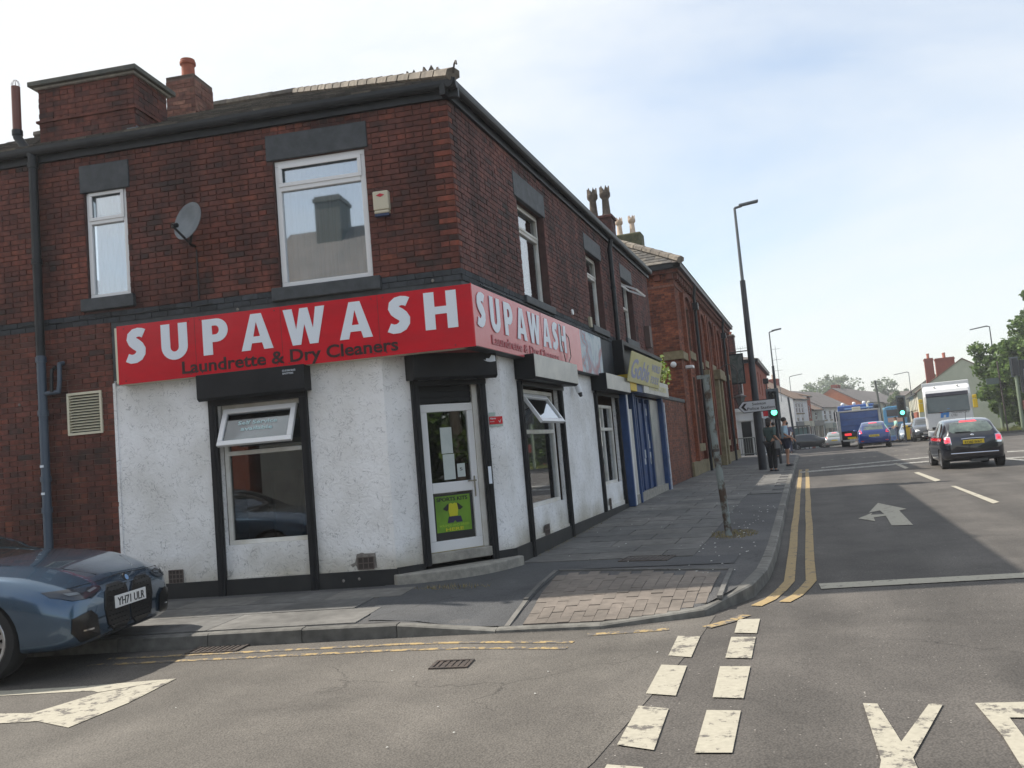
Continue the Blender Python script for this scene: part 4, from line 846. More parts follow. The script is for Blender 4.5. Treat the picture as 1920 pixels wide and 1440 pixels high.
def slates(parent, o, u, up, nrm, poly_test, nu, nv, w_=.26, h_=.2, quota=0):
    m_ = MB()
    for j in range(nv):
        for i in range(nu):
            a = i*w_+(w_/2 if j % 2 else 0); b = j*h_
            if not poly_test(a+w_/2, b+h_/2): continue
            m_.cr = R_.random(); t = .008+R_.uniform(0, .006); f = Fr(o, u, nrm, up); g = .004
            P = [f(a+g, b, .012+t), f(a+w_-g, b, .012+t), f(a+w_-g, b+h_+.03, .004), f(a+g, b+h_+.03, .004), f(a+g, b, .0), f(a+w_-g, b, .0)]
            m_.add(P, [(0, 1, 2, 3), (4, 5, 1, 0)])
    return m_.build('slates', M['slate'], parent, kind='stuff', solid=False)
upS = (-nS*1.0+Vector((0, 0, PIT_R))).normalized(); nrS = dS.cross(upS).normalized(); nrS = nrS if nrS.z > 0 else -nrS
hyp = (rd+ov)*math.sqrt(1+PIT_R**2); hipdx = (I0-E0).dot(dS)
slates(roof, E0, dS, upS, nrS, lambda a, b: b < hyp and a > hipdx*b/hyp+.02 and a < SL, 38, 28)
# hip ridge tiles
def ridge_tiles(parent, a, b, n, m='ridge', r=.095, name='ridge_tile'):
    d = (b-a)/n
    for k in range(n):
        mb = MB(); p = a+d*k; q = a+d*(k+1.04); x = d.cross(Vector((0, 0, 1))).normalized(); y = x.cross(d).normalized(); Pq = []
        for z_, s_ in ((p, 1.08), (q, .96)):
            for t in range(-75, 256, 55): Pq.append(z_+x*math.cos(rad(t))*r*s_+y*(math.sin(rad(t))*r*.8*s_+.02))
        c = len(Pq)//2; mb.add(Pq, [(i, i+1, c+i+1, c+i) for i in range(c-1)]+[tuple(range(c)), tuple(range(2*c-1, c-1, -1))]); mb.cr = R_.random(); mb.r = [R_.random()]*len(mb.f); mb.build(name, M[m], parent)
ridge_tiles(roof, E0+Vector((0, 0, .03)), I0+Vector((0, 0, .03)), 17); ridge_tiles(roof, I0+Vector((0, 0, .03)), IL+Vector((0, 0, .03)), 12)
mb = MB(); mb.tube([E0+Vector((.02, -.02, .05)), E0+Vector((.05, -.05, .14)), E0+Vector((.09, -.09, .16)), E0+Vector((.1, -.1, .11))], .012, 6); mb.build('hip_iron', M['iron'], roof)
# chimneys
def stack(o, u, n, w_, d_, z0_, z1, parent, m='brick', cap=True, quota=None, back='mortar', capm='concrete', name='chimney'):
    f = Fr((o[0], o[1], 0), u, n); mb = MB(); mb.box(f, 0, w_, z0_, z1, -d_, 0); ch = mb.build(name, M[back], parent); m_ = MB()
    u = Vector(u); n = Vector(n)
    for ff, ln in ((f, w_), (Fr(f(w_, 0, 0), -n, u), d_), (Fr(f(0, 0, -d_), n, -u), d_)):
        for bk in bricks(ff, 0, ln, z0_, z1-.03, []):
            m_.cr = R_.random(); p = .008+R_.uniform(-.004, .006); x0, x1, y0, y1 = bk[:4]
            P = [ff(x0, y0), ff(x1, y0), ff(x1, y1), ff(x0, y1), ff(x0, y0, p), ff(x1, y0, p), ff(x1, y1, p), ff(x0, y1, p)]
            m_.add(P, [(4, 5, 6, 7), (0, 1, 5, 4), (1, 2, 6, 5), (2, 3, 7, 6), (3, 0, 4, 7)])
    m_.build('brick_courses', M[m], ch, kind='stuff', solid=False)
    if cap: mb = MB(); mb.box(f, -.05, w_+.05, z1-.03, z1+.05, -d_-.05, .05); mb.build('cap', M[capm], ch, bev=.01)
    return ch, f
def pot(parent, p, h=.5, r=.11, m='pot_red', style='round'):
    mb = MB(); x, y, z = p
    if style == 'round': mb.lathe(p, [(r*1.05, 0), (r*.95, h*.1), (r*.88, h*.75), (r*1.1, h*.8), (r*1.1, h*.9), (r, h*.93), (r, h), (r*.75, h), (r*.7, h*.5)], 14)
    else:
        mb.lathe(p, [(r*1.15, 0), (r*.85, h*.15), (r*.7, h*.6), (r*1.1, h*.68), (r*1.15, h*.8), (r*1.0, h*.82), (r*.8, h*.8), (r*.6, h*.4)], 12)
        for k in range(6):
            a = math.pi*2*k/6; q = Vector((math.cos(a)*r, math.sin(a)*r, 0)); t = Vector((-math.sin(a), math.cos(a), 0))*r*.48; P0 = Vector(p)+q+Vector((0, 0, h*.8))
            mb.add([P0-t, P0+t, P0+q*.06+Vector((0, 0, h*.22)), P0-t-q*.25, P0+t-q*.25, P0-q*.2+Vector((0, 0, h*.22))], [(0, 1, 2), (3, 5, 4), (0, 3, 4, 1), (1, 4, 5, 2), (2, 5, 3, 0)])
    return mb.build('chimney_pot', M[m], parent)
# broad stack over the side wall
c1, f1 = stack(FS(5.72, 0, -.16), -dS, nS, 1.42, .78, 5.95, 7.08, shop)
mb = MB(); mb.box(f1, -.1, 1.52, 7.08, 7.15, -.88, .1); mb.build('cap', mat('lead capped slab', (.05, .055, .05), .7, col2=(.1, .1, .08), scale=5), c1, bev=.01)
mb = MB(); mb.box(f1, -.035, 1.455, 6.58, 6.61, -.82, .035); mb.build('string_course', M['brick'], c1)
mb = MB()
for k, (a0, a1, z_) in enumerate(((-.005, .17, 6.22), (1.3, 1.43, 6.32))): mb.box(f1, a0, a1, 6.0, z_, 0, .012)
mb.box(f1, 1.42, 1.432, 6.0, 6.35, -.77, 0); mb.build('lead_flashing', M['lead'], c1)
# small stack with a terracotta pot, further back
c2, f2 = stack(FS(5.36, 0, -2.75), -dS, nS, .50, .6, 6.6, 8.28, shop, m='brick_wall', back='mortar_light', cap=False); pot(c2, f2(.24, 8.28, -.3), .42, .12)
mb = MB(); mb.box(f2, .0, .5, 8.25, 8.30, -.6, 0); mb.build('flaunching', M['pot_dark'], c2)
c3, f3 = stack((-6.1, 12.6), (1, 0, 0), (0, -1, 0), 1.0, .5, 7.0, 7.55, shop, m='brick_sheen'); pot(c3, f3(.36, 7.58, -.25), .54, .13, 'pot_dark', 'crown'); pot(c3, f3(.68, 7.58, -.25), .54, .14, 'pot_dark', 'crown')
c4, f4 = stack((-5.25, 22.2), (1, 0, 0), (0, -1, 0), .75, .5, 6.5, 7.66, shop, m='brick_sheen', capm='brick_sheen'); pot(c4, f4(.25, 7.7, -.25), .85, .13, 'pot_dark', 'crown'); pot(c4, f4(.6, 7.7, -.25), .85, .13, 'pot_dark', 'crown')
# pipes
def pipe(path, r, m='gutter', parent=shop, name='downpipe', collars=()):
    mb = MB(); mb.tube(path, r, 12)
    for i in range(1, len(path)-1): mb.ball(path[i], r*1.02, 10, 6)
    o = mb.build(name, M[m], parent); 
    for (p, d) in collars: mb = MB(); mb.cyl(Vector(p)-Vector(d)*.035, Vector(p)+Vector(d)*.035, r*1.22, r*1.22, 12); mb.build('collar', M[m], o)
    return o
zz = Vector((0, 0, 1)); FP = lambda s, z, c=.1: FS(s, z, c)
M['pipe_grey'] = mat('grey plastic pipe', (.06, .085, .12), .4)
pipe([FP(5.65, 3.35), FP(5.65, 6.02), FP(5.86, 6.32), FP(5.86, 6.4)], .055, collars=[(FP(5.65, 4.6), zz), (FP(5.65, 5.9), zz), (FP(5.86, 6.38), zz)])
pipe([FP(5.65, .1), FP(5.65, 3.35)], .055, 'pipe_grey', collars=[(FP(5.65, 3.3), zz), (FP(5.65, 2.6), zz), (FP(5.65, 1.75), zz), (FP(5.65, 1.35), zz)])
pipe([FP(5.65, 2.85), FP(5.42, 2.86, .09), FP(5.4, 3.0, .09), FP(5.4, 3.22, .08), FP(5.4, 3.24, 0)], .028, 'pipe_grey', name='waste_pipe'); pipe([FP(5.5, 2.86, .12), FP(5.5, 3.15, .1), FP(5.52, 3.2, 0)], .022, 'gutter', name='waste_pipe')
M['soil'] = mat('brown pipe', (.15, .05, .035), .5)
soil = pipe([FP(5.86, 6.4), FP(5.86, 7.02)], .055, 'soil', name='soil_vent_pipe')
mb = MB()
for k in range(8):
    a = math.pi*2*k/8; mb.tube([FP(5.86, 7.0)+Vector((math.cos(a)*.05*q, math.sin(a)*.05*q, h_)) for q, h_ in ((1, 0), (1, .06), (.7, .1), (0, .12))], .004, 4)
mb.build('wire_balloon', M['upvc'], soil)
pipe([FM(17.85, 2.6, .09), FM(17.85, 5.75, .09), FM(17.85, 5.95, .14)], .05, collars=[(FM(17.85, 3.4, .09), zz), (FM(17.85, 4.9, .09), zz)])
# wires along the band
mb = MB(); mb.tube([FS(6+R_.uniform(-.02, .02)-k*.25, 3.78+.02*math.sin(k*1.7), .035) for k in range(12)], .006, 5); mb.tube([FS(3.42, 4.5, .02), FS(3.42, 3.85, .02)], .009, 5); mb.tube([FM(10.0, 3.72, .03), FM(14, 3.7, .035), FM(17, 3.71, .035)], .008, 5)
mb.build('cable', M['ink'], shop)
#==PART3
# ================================================================== SHOP SIGN AND WALL FIXTURES
SO = .17
sign = empty('shop_sign', FS(2.2, 2.85, SO), 0, 'long red SUPAWASH laundrette fascia sign wrapping the corner above the white wall', 'shop sign')
cs = off_pt(-SO, -SO); sideW = (FS(0, 0, SO)-cs).dot(dS)  # corner of the two faces
ycs = cs.y; s0c = (cs-FS(0, 0, SO)).dot(dS)
mb = MB(); mb.box(FS, s0c, 4.5, 2.85, 3.60, SO-.02, SO); pS = mb.build('side_panel', M['sign_red'], sign)
mb = MB(); mb.box(FS, 4.5, 4.53, 2.87, 3.58, 0, SO); mb.box(FS, s0c+.02, 4.5, 2.85, 2.87, 0, SO-.02); mb.box(FS, s0c+.02, 4.5, 3.58, 3.6, 0, SO-.02); mb.build('side_return', M['cream'], sign)
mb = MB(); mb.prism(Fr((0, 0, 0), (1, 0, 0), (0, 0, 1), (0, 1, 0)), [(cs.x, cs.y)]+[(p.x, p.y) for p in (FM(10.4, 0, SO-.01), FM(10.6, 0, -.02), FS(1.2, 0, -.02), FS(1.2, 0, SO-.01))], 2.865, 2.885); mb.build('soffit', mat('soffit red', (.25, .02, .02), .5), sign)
mb = MB(); mb.box(FM, ycs, 12.0, 2.86, 3.60, SO-.02, SO); pM = mb.build('street_panel', M['sign_pink'], sign)
mb = MB(); mb.box(FM, 12.006, 14.25, 2.86, 3.60, SO-.02, SO+.004); pM2 = mb.build('street_panel', M['sign_pink'], sign)
mb = MB(); mb.box(FM, ycs+.02, 15.8, 2.85, 2.875, 0, SO-.01); mb.box(FM, ycs+.02, 15.8, 3.59, 3.61, 0, SO-.01); mb.build('street_trim', M['stone_dark'], sign)
mb = MB(); mb.prism(Fr((0, 0, 0), (1, 0, 0), (0, 0, 1), (0, 1, 0)), [(cs.x-.012, cs.y-.004), (cs.x+.006, cs.y-.006), (cs.x+.004, cs.y+.012)], 2.85, 3.605); mb.build('corner_strip', M['sign_red'], sign)
for sx_ in (1.02, 2.27, 3.42):
    mb = MB(); mb.box(FS, sx_, sx_+.004, 2.85, 3.60, SO, SO+.0012); mb.build('panel_joint', M['letter_r'], pS)
for sx_ in (.1, .95, 1.1, 2.2, 2.35, 3.35, 3.5, 4.4):
    for z_ in (2.89, 3.56): mb = MB(); mb.lathe(FS(sx_, z_, SO), [(.009, 0), (.007, .003), (0, .003)], 8, nS); mb.build('screw', M['letter_r'], pS)
# S U P A W A S H, side: measured left edges (distance from corner)
for ch, a, wd in (('S', 4.40, .31), ('U', 3.87, .36), ('P', 3.28, .34), ('A', 2.75, .42), ('W', 2.16, .54), ('A', 1.42, .42), ('S', .80, .32), ('H', .30, .40)):
    g, gw = glyph(ch); shape(g, FST, -(a+.15*(1-(a-.3)/4.1))+.005, 3.10, SO+.003, M['letter_w'], sign, 'letter', wd/gw*1.0, .45, ext=.003)
text('Laundrette & Dry Cleaners', FST, -3.62, 2.905, SO+.002, .158, M['letter_r'], sign, width=2.82, bold=.03)
Ym = lambda px, py: X_on(px, py)
x = 9.02
for ch, a, wd in (('S', 9.0, .32), ('U', 9.47, .36), ('P', 9.98, .34), ('A', 10.46, .44), ('W', 10.97, .56), ('A', 11.64, .42), ('S', 12.12, .34), ('H', 12.52, .40)):
    g, gw = glyph(ch); shape(g, FM, a+.385, 3.095, SO+.009, M['letter_w'], sign, 'letter', wd/gw*.96, .44, ext=.003)
text('Laundrette & Dry Cleaners', FM, 9.85, 2.93, SO+.008, .12, M['letter_f'], sign, width=2.95, bold=.025)
def pic_mat(name, cols, scale=3):
    m = bpy.data.materials.new(name); m.use_nodes = True; t = m.node_tree; b = t.nodes['Principled BSDF']; b.inputs['Roughness'].default_value = .45
    tcn = t.nodes.new('ShaderNodeTexCoord'); n = t.nodes.new('ShaderNodeTexNoise'); n.inputs['Scale'].default_value = scale; n.inputs['Detail'].default_value = 4; n.inputs['Distortion'].default_value = 1.2; t.links.new(tcn.outputs['Object'], n.inputs['Vector'])
    r = t.nodes.new('ShaderNodeValToRGB'); e = r.color_ramp.elements
    while len(e) < len(cols): e.new(.5)
    for k, c in enumerate(cols): e[k].position = .28+.44*k/(len(cols)-1); e[k].color = (*c, 1)
    t.links.new(n.outputs['Fac'], r.inputs[0]); t.links.new(r.outputs[0], b.inputs['Base Color']); return m
mb = MB(); mb.box(FM, 14.26, 15.8, 2.86, 3.60, SO-.02, SO+.002); mb.build('picture_panel', pic_mat('faded washing picture', [(.16, .24, .32), (.3, .4, .46), (.5, .55, .57), (.35, .42, .5), (.4, .16, .16), (.2, .32, .42), (.6, .63, .63)], 1.7), sign)
mb = MB(); mb.tube([FM(13.1, 3.72, .03), FM(12.95, 3.5, SO+.03), FM(12.92, 3.2, SO+.035), FM(13.15, 2.86, SO+.03), FM(13.42, 3.05, SO+.035), FM(13.4, 3.35, SO+.03), FM(13.12, 3.72, .05)], .007, 5); mb.build('loose_cable', M['ink'], sign)
# satellite dish
dish = empty('satellite_dish', FS(3.42, 4.55, 0), 0, 'grey satellite dish bolted to the brick wall left of the large window', 'satellite dish')
mb = MB(); dc = FS(3.30, 4.76, .30); ax = (dS*.36+nS*.92+Vector((0, 0, .22))).normalized()
prof = [(.245*t, .07*t*t) for t in (0, .2, .4, .6, .8, 1)]+[(.25, .07), (.245, .062), (.12, .01)]
mb.lathe(dc, prof, 24, ax); mb.build('reflector', mat('dish grey', (.10, .12, .14), .45, col2=(.16, .18, .2), scale=6), dish)
mb = MB(); mb.tube([FS(3.45, 4.55, 0), FS(3.45, 4.55, .12), dc-ax*.02], .018, 8); mb.build('bracket', M['black'], dish)
mb = MB(); e_ = dc+ax*.30+Vector((0, 0, -.16)); mb.tube([dc+Vector((0, 0, -.27))+ax*.07, e_], .014, 6); mb.cyl(e_, e_-ax*.07+Vector((0, 0, .04)), .03, .03, 10); mb.build('feed_arm', M['black'], dish)
# alarm box
al = empty('alarm_box', FS(.91, 4.59, 0), 0, 'cream burglar alarm box on the brick wall between window and corner', 'alarm box')
mb = MB(); mb.box(FS, .81, 1.01, 4.66, 4.9, 0, .09); mb.box(FS, .815, 1.005, 4.62, 4.66, 0, .085); b_ = mb.build('cover', mat('aged cream plastic', (.55, .5, .38), .4), al, bev=.015)
mb = MB(); mb.box(FS, .82, 1.0, 4.585, 4.62, 0, .08); mb.build('lens', mat('blue lens', (.02, .04, .1), .2), al, bev=.006)
shape([[(0, .5), (.3, .8), (.5, 1), (.7, .8), (1, .5), (.7, .2), (.5, 0), (.3, .2)]], FST, -.965, 4.82, .093, M['tail_off'], b_, 'emblem', .11, .045)
# louvred vent
vt = empty('wall_vent', FS(5.1, 2.3, 0), 0, 'cream louvred ventilation grille in the brickwork beside the drainpipe', 'vent')
mb = MB(); 
for a in ((4.86, 5.36, 2.28, 2.31), (4.86, 5.36, 2.80, 2.83), (4.86, 4.89, 2.31, 2.80), (5.33, 5.36, 2.31, 2.80)): mb.box(FS, *a, -.02, .03)
mb.build('frame', M['cream'], vt)
mb = MB(); mb.box(FS, 4.87, 5.35, 2.29, 2.82, -.1, -.08); mb.build('duct', M['ink'], vt)
for k in range(13):
    z_ = 2.325+k*.0365; mb = MB(); P = [FS(4.89, z_, .025), FS(5.33, z_, .025), FS(5.33, z_+.024, -.02), FS(4.89, z_+.024, -.02)]; mb.add(P+[p+Vector((0, 0, .004)) for p in P], [(0, 1, 2, 3), (7, 6, 5, 4), (0, 4, 5, 1), (1, 5, 6, 2), (2, 6, 7, 3), (3, 7, 4, 0)]); mb.build('louvre', M['cream'], vt)
# alarm stickers by the door
st1 = empty('alarm_notice', FC(1.5, 2.0, 0), 0, 'small red alarm warning plate on the white wall right of the corner door', 'notice')
mb = MB(); mb.box(FC, 1.415, 1.61, 1.955, 2.055, .012, .016); rp_ = mb.build('plate', M['sign_red'], st1); text('Alarm', FC, 1.425, 2.02, .0165, .025, M['letter_w'], rp_, width=.085, bold=.02); text('24 HOUR', FC, 1.425, 1.985, .0165, .012, M['letter_w'], rp_, width=.06); 
shape([[(0, .6), (.35, .2), (1, 1), (.35, 0), (0, .45)]], FC, 1.55, 1.97, .017, M['letter_w'], rp_, 'tick', .045, .06)
mb = MB(); mb.box(FC, 1.415, 1.51, 2.065, 2.11, .012, .015); mb.build('small_plate', mat('pale notice', (.4, .5, .46), .5), st1); mb = MB(); mb.box(FC, 1.42, 1.61, 1.925, 1.95, .012, .015); mb.build('small_plate', MATS['pale notice'], st1)
# security light between windows
sl = empty('security_light', FM(13.95, 2.7, 0), 0, 'white tube-shaped security camera under the pinkish red sign', 'camera')
mb = MB(); mb.cyl(FM(14.05, 2.78, .05), FM(14.02, 2.48, .14), .055, .05, 12); mb.build('housing', M['upvc'], sl); mb = MB(); mb.cyl(FM(14.02, 2.48, .14), FM(14.01, 2.42, .16), .038, .025, 12); mb.build('lens', M['ink'], sl)
mb = MB(); mb.box(FM, 13.7, 13.85, 3.62+.12, 3.93, 0, .05); tag(mb.build('cable_box', mat('old cream box', (.4, .36, .26), .6)), 'small cream junction box under the second upstairs window', 'box'); bpy.data.objects['cable_box'].location = (0, 1.95, .08)
mb = MB(); mb.lathe(FM(14.5, 3.95, 0), [(0, .03), (.05, .03), (.055, 0)], 14, (1, 0, 0)); tag(mb.build('wall_disc', M['upvc']), 'round white plastic disc on the brown brick above the fascia sign', 'vent')

# ================================================================== SECOND SHOP (blue front, yellow banner) - part of the same terrace
s2r = empty('blue_shopfront', FM(20.1, 0.2, 0), 0, 'blue boarded shopfront with yellow banner next to the laundrette', 'shopfront')
mb = MB(); mb.box(FM, 17.75, 22.55, .2, .45, 0, .1); mb.build('stall_riser', M['concrete'], s2r)
for i, (a0, a1, c_) in enumerate(((17.66, 17.76, .16), (17.98, 18.08, .12), (18.55, 18.66, .14), (19.15, 19.25, .06), (22.35, 22.5, .14))): mb = MB(); mb.box(FM, a0, a1, .25, 2.66, 0, c_); mb.build('post', M['blue_shop'] if i not in (1,) else M['white'], s2r, bev=.01)
for k in range(5): mb = MB(); mb.box(FM, 18.10+k*.09, 18.16+k*.09, .35, 2.3, .04, .09); mb.build('ribbed_panel', M['upvc_dirty'], s2r)
mb = MB(); mb.box(FM, 17.76, 17.98, .45, 2.66, .0, .03); mb.build('side_light', M['steel'], s2r)
for k, a in enumerate((18.66, 19.25, 19.95, 20.6)):
    mb = MB(); mb.box(FM, a+.05, a+.5, .45, 2.5, -.1, -.05); mb.build('door_board', M['blue_shop'], s2r)
    mb = MB(); mb.box(FM, a+.5, a+.62, .45, 2.6, -.1, .0); mb.build('mullion', M['blue_shop'], s2r)
mb = MB(); mb.box(FM, 21.2, 22.35, .45, 2.6, -.08, .02); mb.build('shutter_panel', M['steel'], s2r)
mb = MB(); mb.box(FM, 18.6, 22.4, .3, 2.66, -.3, -.12); mb.build('recess', M['blue_shop'], s2r)
M['peel'] = mat('peeling white', (.5, .52, .55), .7)
for k in range(16):
    a = R_.choice((18.75, 19.35, 20.05, 20.7))+R_.uniform(0, .3); z_ = R_.uniform(.5, 2.3); w_ = R_.uniform(.04, .16); mb = MB(); mb.box(FM, a, a+w_, z_, z_+R_.uniform(.04, .3), -.05, -.045); mb.build('torn_poster', M['peel'], s2r)
mb = MB(); mb.box(FM, 22.5, 22.62, .25, 2.55, 0, .16); mb.build('pilaster', mat('flaking pilaster', (.3, .33, .4), .7, col2=(.62, .62, .64), scale=7), s2r)
mb = MB(); mb.box(FM, 17.6, 22.7, 3.66, 3.74, 0, .2); mb.box(FM, 17.66, 22.6, 3.0, 3.66, 0, .05); mb.build('fascia', M['black'], s2r)
mb = MB(); mb.box(FM, 17.58, 17.72, 2.9, 3.74, 0, .22); mb.build('console', M['black'], s2r)
def pbox(a0, a1, m_, c=.34): mb = MB(); mb.box(FM, a0, a1, 2.66, 3.0, .0, c); return mb.build('shutter_box', M[m_], s2r)
pbox(17.56, 18.25, 'yellow', .31); pbox(18.26, 18.95, 'blue_shop', .3); pb = pbox(18.96, 22.4, 'steel', .33)
fb = Fr(FM(0, 2.84, .24), (0, 1, 0), Vector((1, 0, .25)).normalized(), v=Vector((.25, 0, 1)).normalized()); fb.o += Vector((.1, 0, 0))
M['banner'] = mat('banner yellow', (.50, .46, .18), .4, col2=(.6, .56, .3), scale=2); M['lilac'] = mat('lilac letter', (.3, .32, .5), .5)
mb = MB(); mb.box(fb, 17.1, 20.8, -.02, .60, 0, .02); bn = mb.build('banner', M['banner'], s2r)
text('Gobi', fb, 17.25, .08, .022, .40, M['lilac'], bn, width=1.75, bold=.03, shear=.15); text("'s", fb, 18.95, .06, .022, .36, M['lilac'], bn, width=.36, bold=.03); text('WORLD', fb, 19.5, .33, .022, .17, M['lilac'], bn, width=1.1, bold=.02); text('FOODS', fb, 19.6, .06, .022, .17, M['lilac'], bn, width=1.0, bold=.02)
text('SPECIALIST FOODS', FM, 19.6, 2.76, .332, .14, M['banner'], pb, width=2.4, bold=.02)
mb = MB(); mb.box(FM, 21.55, 21.85, 3.95, 4.5, 0, .14); o_ = mb.build('boiler_vent', mat('rusty vent', (.12, .08, .07), .7)); tag(o_, 'small rusty box on the brick above the yellow banner', 'vent')
# weed growing out of the gutter end
def leaf_blob(mb, c, r, n, s, sc=(1, 1, 1), up=.0):
    for _ in range(n):
        v = Vector((R_.gauss(0, 1), R_.gauss(0, 1), R_.gauss(0, 1))).normalized()*(R_.random()**.4)*r; p = Vector(c)+Vector((v.x*sc[0], v.y*sc[1], v.z*sc[2]))
        a = Vector((R_.gauss(0, 1), R_.gauss(0, 1), R_.gauss(0, .7))).normalized(); b = a.orthogonal().normalized(); b = (b*math.cos(1)+a.cross(b)*math.sin(R_.uniform(-3, 3))).normalized(); q = s*R_.uniform(.6, 1.3); mb.cr = R_.random()
        mb.add([p-a*q, p+b*q*.55, p+a*q, p-b*q*.55], [(0, 1, 2, 3)])
def leaf_mat(name, c0, c1, c2):
    m = mat_rnd(name, [(0, c0), (.5, c1), (1, c2)], nscale=2, amt=.3, bump=0, rough=.55); t = m.node_tree; b = t.nodes['Principled BSDF']; o = [n for n in t.nodes if n.type == 'OUTPUT_MATERIAL'][0]
    tr = t.nodes.new('ShaderNodeBsdfTranslucent'); src = b.inputs['Base Color'].links[0].from_socket; t.links.new(src, tr.inputs[0]); mi = t.nodes.new('ShaderNodeMixShader'); mi.inputs[0].default_value = .4
    t.links.new(b.outputs[0], mi.inputs[1]); t.links.new(tr.outputs[0], mi.inputs[2]); t.links.new(mi.outputs[0], o.inputs[0]); return m
M['leaf'] = leaf_mat('leaf', (.06, .11, .025), (.10, .18, .04), (.19, .28, .07)); M['leaf_hazy'] = leaf_mat('leaf hazy', (.11, .16, .08), (.14, .2, .09), (.19, .25, .11)); M['leaf_hazier'] = leaf_mat('leaf hazier', (.17, .22, .15), (.22, .27, .18), (.28, .33, .22))  # second and third leaf sets have distance haze mixed into their colour
M['bark'] = mat('bark', (.05, .04, .03), .9, col2=(.09, .075, .06), scale=8)
wd = empty('wall_weed', FM(22.7, 3.4, .1), 0, 'leafy weed sprouting behind the end of the yellow banner', 'plant')
mb = MB(); leaf_blob(mb, FM(22.95, 3.35, .15), .38, 170, .06, (.5, 1, 1.3)); mb.build('leaves', leaf_mat('weed leaf', (.2, .3, .04), (.3, .42, .07), (.5, .55, .3)), wd, kind='stuff', solid=False); mb = MB(); mb.tube([FM(22.65, 2.9, .05), FM(22.8, 3.3, .12), FM(23.0, 3.7, .15)], .012, 5); mb.build('stem', M['bark'], wd)

# ================================================================== YARD WALL AND PUB
yw = empty('yard_wall', (-3.8, 25, 0), 0, 'tall brick yard wall with a dark coping between terrace and public house', 'wall')
FW_ = Fr((-3.86, 0, 0), (0, 1, 0), (1, 0, 0))
mb = MB(); mb.box(FW_, 22.72, 27.85, 0, 2.72, -.25, 0); wy = mb.build('wall', M['mortar_light'], yw); ywb = bricks(FW_, 22.75, 27.85, .3, 2.7, [])
lay_bricks([(FW_, ywb, wy, mat_rnd('brick yard red', [(0, (.11, .045, .03)), (.5, (.19, .062, .035)), (1, (.26, .09, .05))], amt=.5))], 200, None)
mb = MB(); mb.box(FW_, 22.7, 27.87, 2.72, 2.82, -.28, .04); mb.build('coping', M['stone_dark'], yw)
PX, PY0, PY1, PZ = -3.8, 27.9, 46.2, 7.1
pub = empty('public_house', (PX, 28, 0), 0, 'large orange-red brick public house with arched recesses and hipped slate roof', 'building')
FP_ = Fr((PX, 0, 0), (0, 1, 0), (1, 0, 0)); FPS = Fr((PX, PY0, 0), (-1, 0, 0), (0, -1, 0))
bays = [(29.3, 31.2), (33.6, 35.2), (36.2, 38.0), (39.4, 41.0), (42.6, 44.4)]
up_h = [(a+.35, b-.35, 4.55, 6.15) for a, b in bays]; dn_h = [(a+.3, b-.3, 1.35, 3.7) for i, (a, b) in enumerate(bays) if i != 2]
mb = MB(); wall_holes(mb, FP_, PY0, PY1, 0, PZ, up_h+dn_h, depth=.3); wall_holes(mb, FPS, 0, 8, 0, PZ, []); wall_holes(mb, Fr((PX, PY1, 0), (-1, 0, 0), (0, 1, 0)), 0, 8, 0, PZ, []); mb.quad((PX-8, PY0, 0), (PX-8, PY1, 0), (PX-8, PY1, PZ), (PX-8, PY0, PZ))
wp = mb.build('wall', M['pub_back'], pub)
PB_ = bricks(FPS, 0, 3.2, 2.4, PZ, []); PF_ = bricks(FP_, PY0, PY1, .75, PZ, up_h+dn_h)
lay_bricks([(FPS, PB_, wp, M['brick_pub']), (FP_, PF_, wp, M['brick_pub'])], 220, None)
def bx(fr, a0, a1, b0, b1, c0, c1, name, m, par=None, bev=0): mb = MB(); mb.box(fr, a0, a1, b0, b1, c0, c1); return mb.build(name, M[m], par or pub, bev=bev)
bx(FP_, PY0, PY1, .1, .78, 0, .07, 'stone_base', 'stone'); bx(FPS, -.0, 3, 6.55, 6.62, 0, .04, 'string_course', 'brick_wall'); bx(FP_, PY0, PY1, 6.55, 6.62, 0, .04, 'string_course', 'brick_wall')
bx(FPS, -.08, .55, 4.15, 4.42, 0, .07, 'stone_band', 'stone')
for a0, a1 in ((27.9, 29.1), (31.5, 33.3), (38.2, 39.2), (41.3, 42.4)): bx(FP_, a0, a1, 4.15, 4.40, 0, .09, 'stone_band', 'stone')
for a, b in bays:    # projecting brick piers and stepped arch heads
    for e in (a-.28, b+.04): bx(FP_, e, e+.26, .78, 6.5, .0, .13, 'pier', 'brick_pub')
    mb = MB(); n = 10; c = (a+b)/2; w_ = (b-a)/2+.04
    for k in range(n):
        t0, t1 = math.pi*k/n, math.pi*(k+1)/n; P = [(c+math.cos(t)*r, 5.9+math.sin(t)*r*.62) for t, r in ((t0, w_), (t1, w_), (t1, w_+.24), (t0, w_+.24))]; mb.prism(FP_, P, 0, .10)
    mb.build('arch', M['brick_pub'], pub, kind='stuff')
for i, h in enumerate(up_h+dn_h):
    window(FP_, *h, pub, .2, .07, [('h', (h[2]+h[3])/2)], glass=M['glass_side'], mat_f=M['upvc_dirty'], behind=M['curtain_w'] if i % 2 else M['curtain'])
    bx(FP_, h[0]-.12, h[1]+.12, h[2]-.26, h[2], 0, .12, 'window_sill', 'stone')
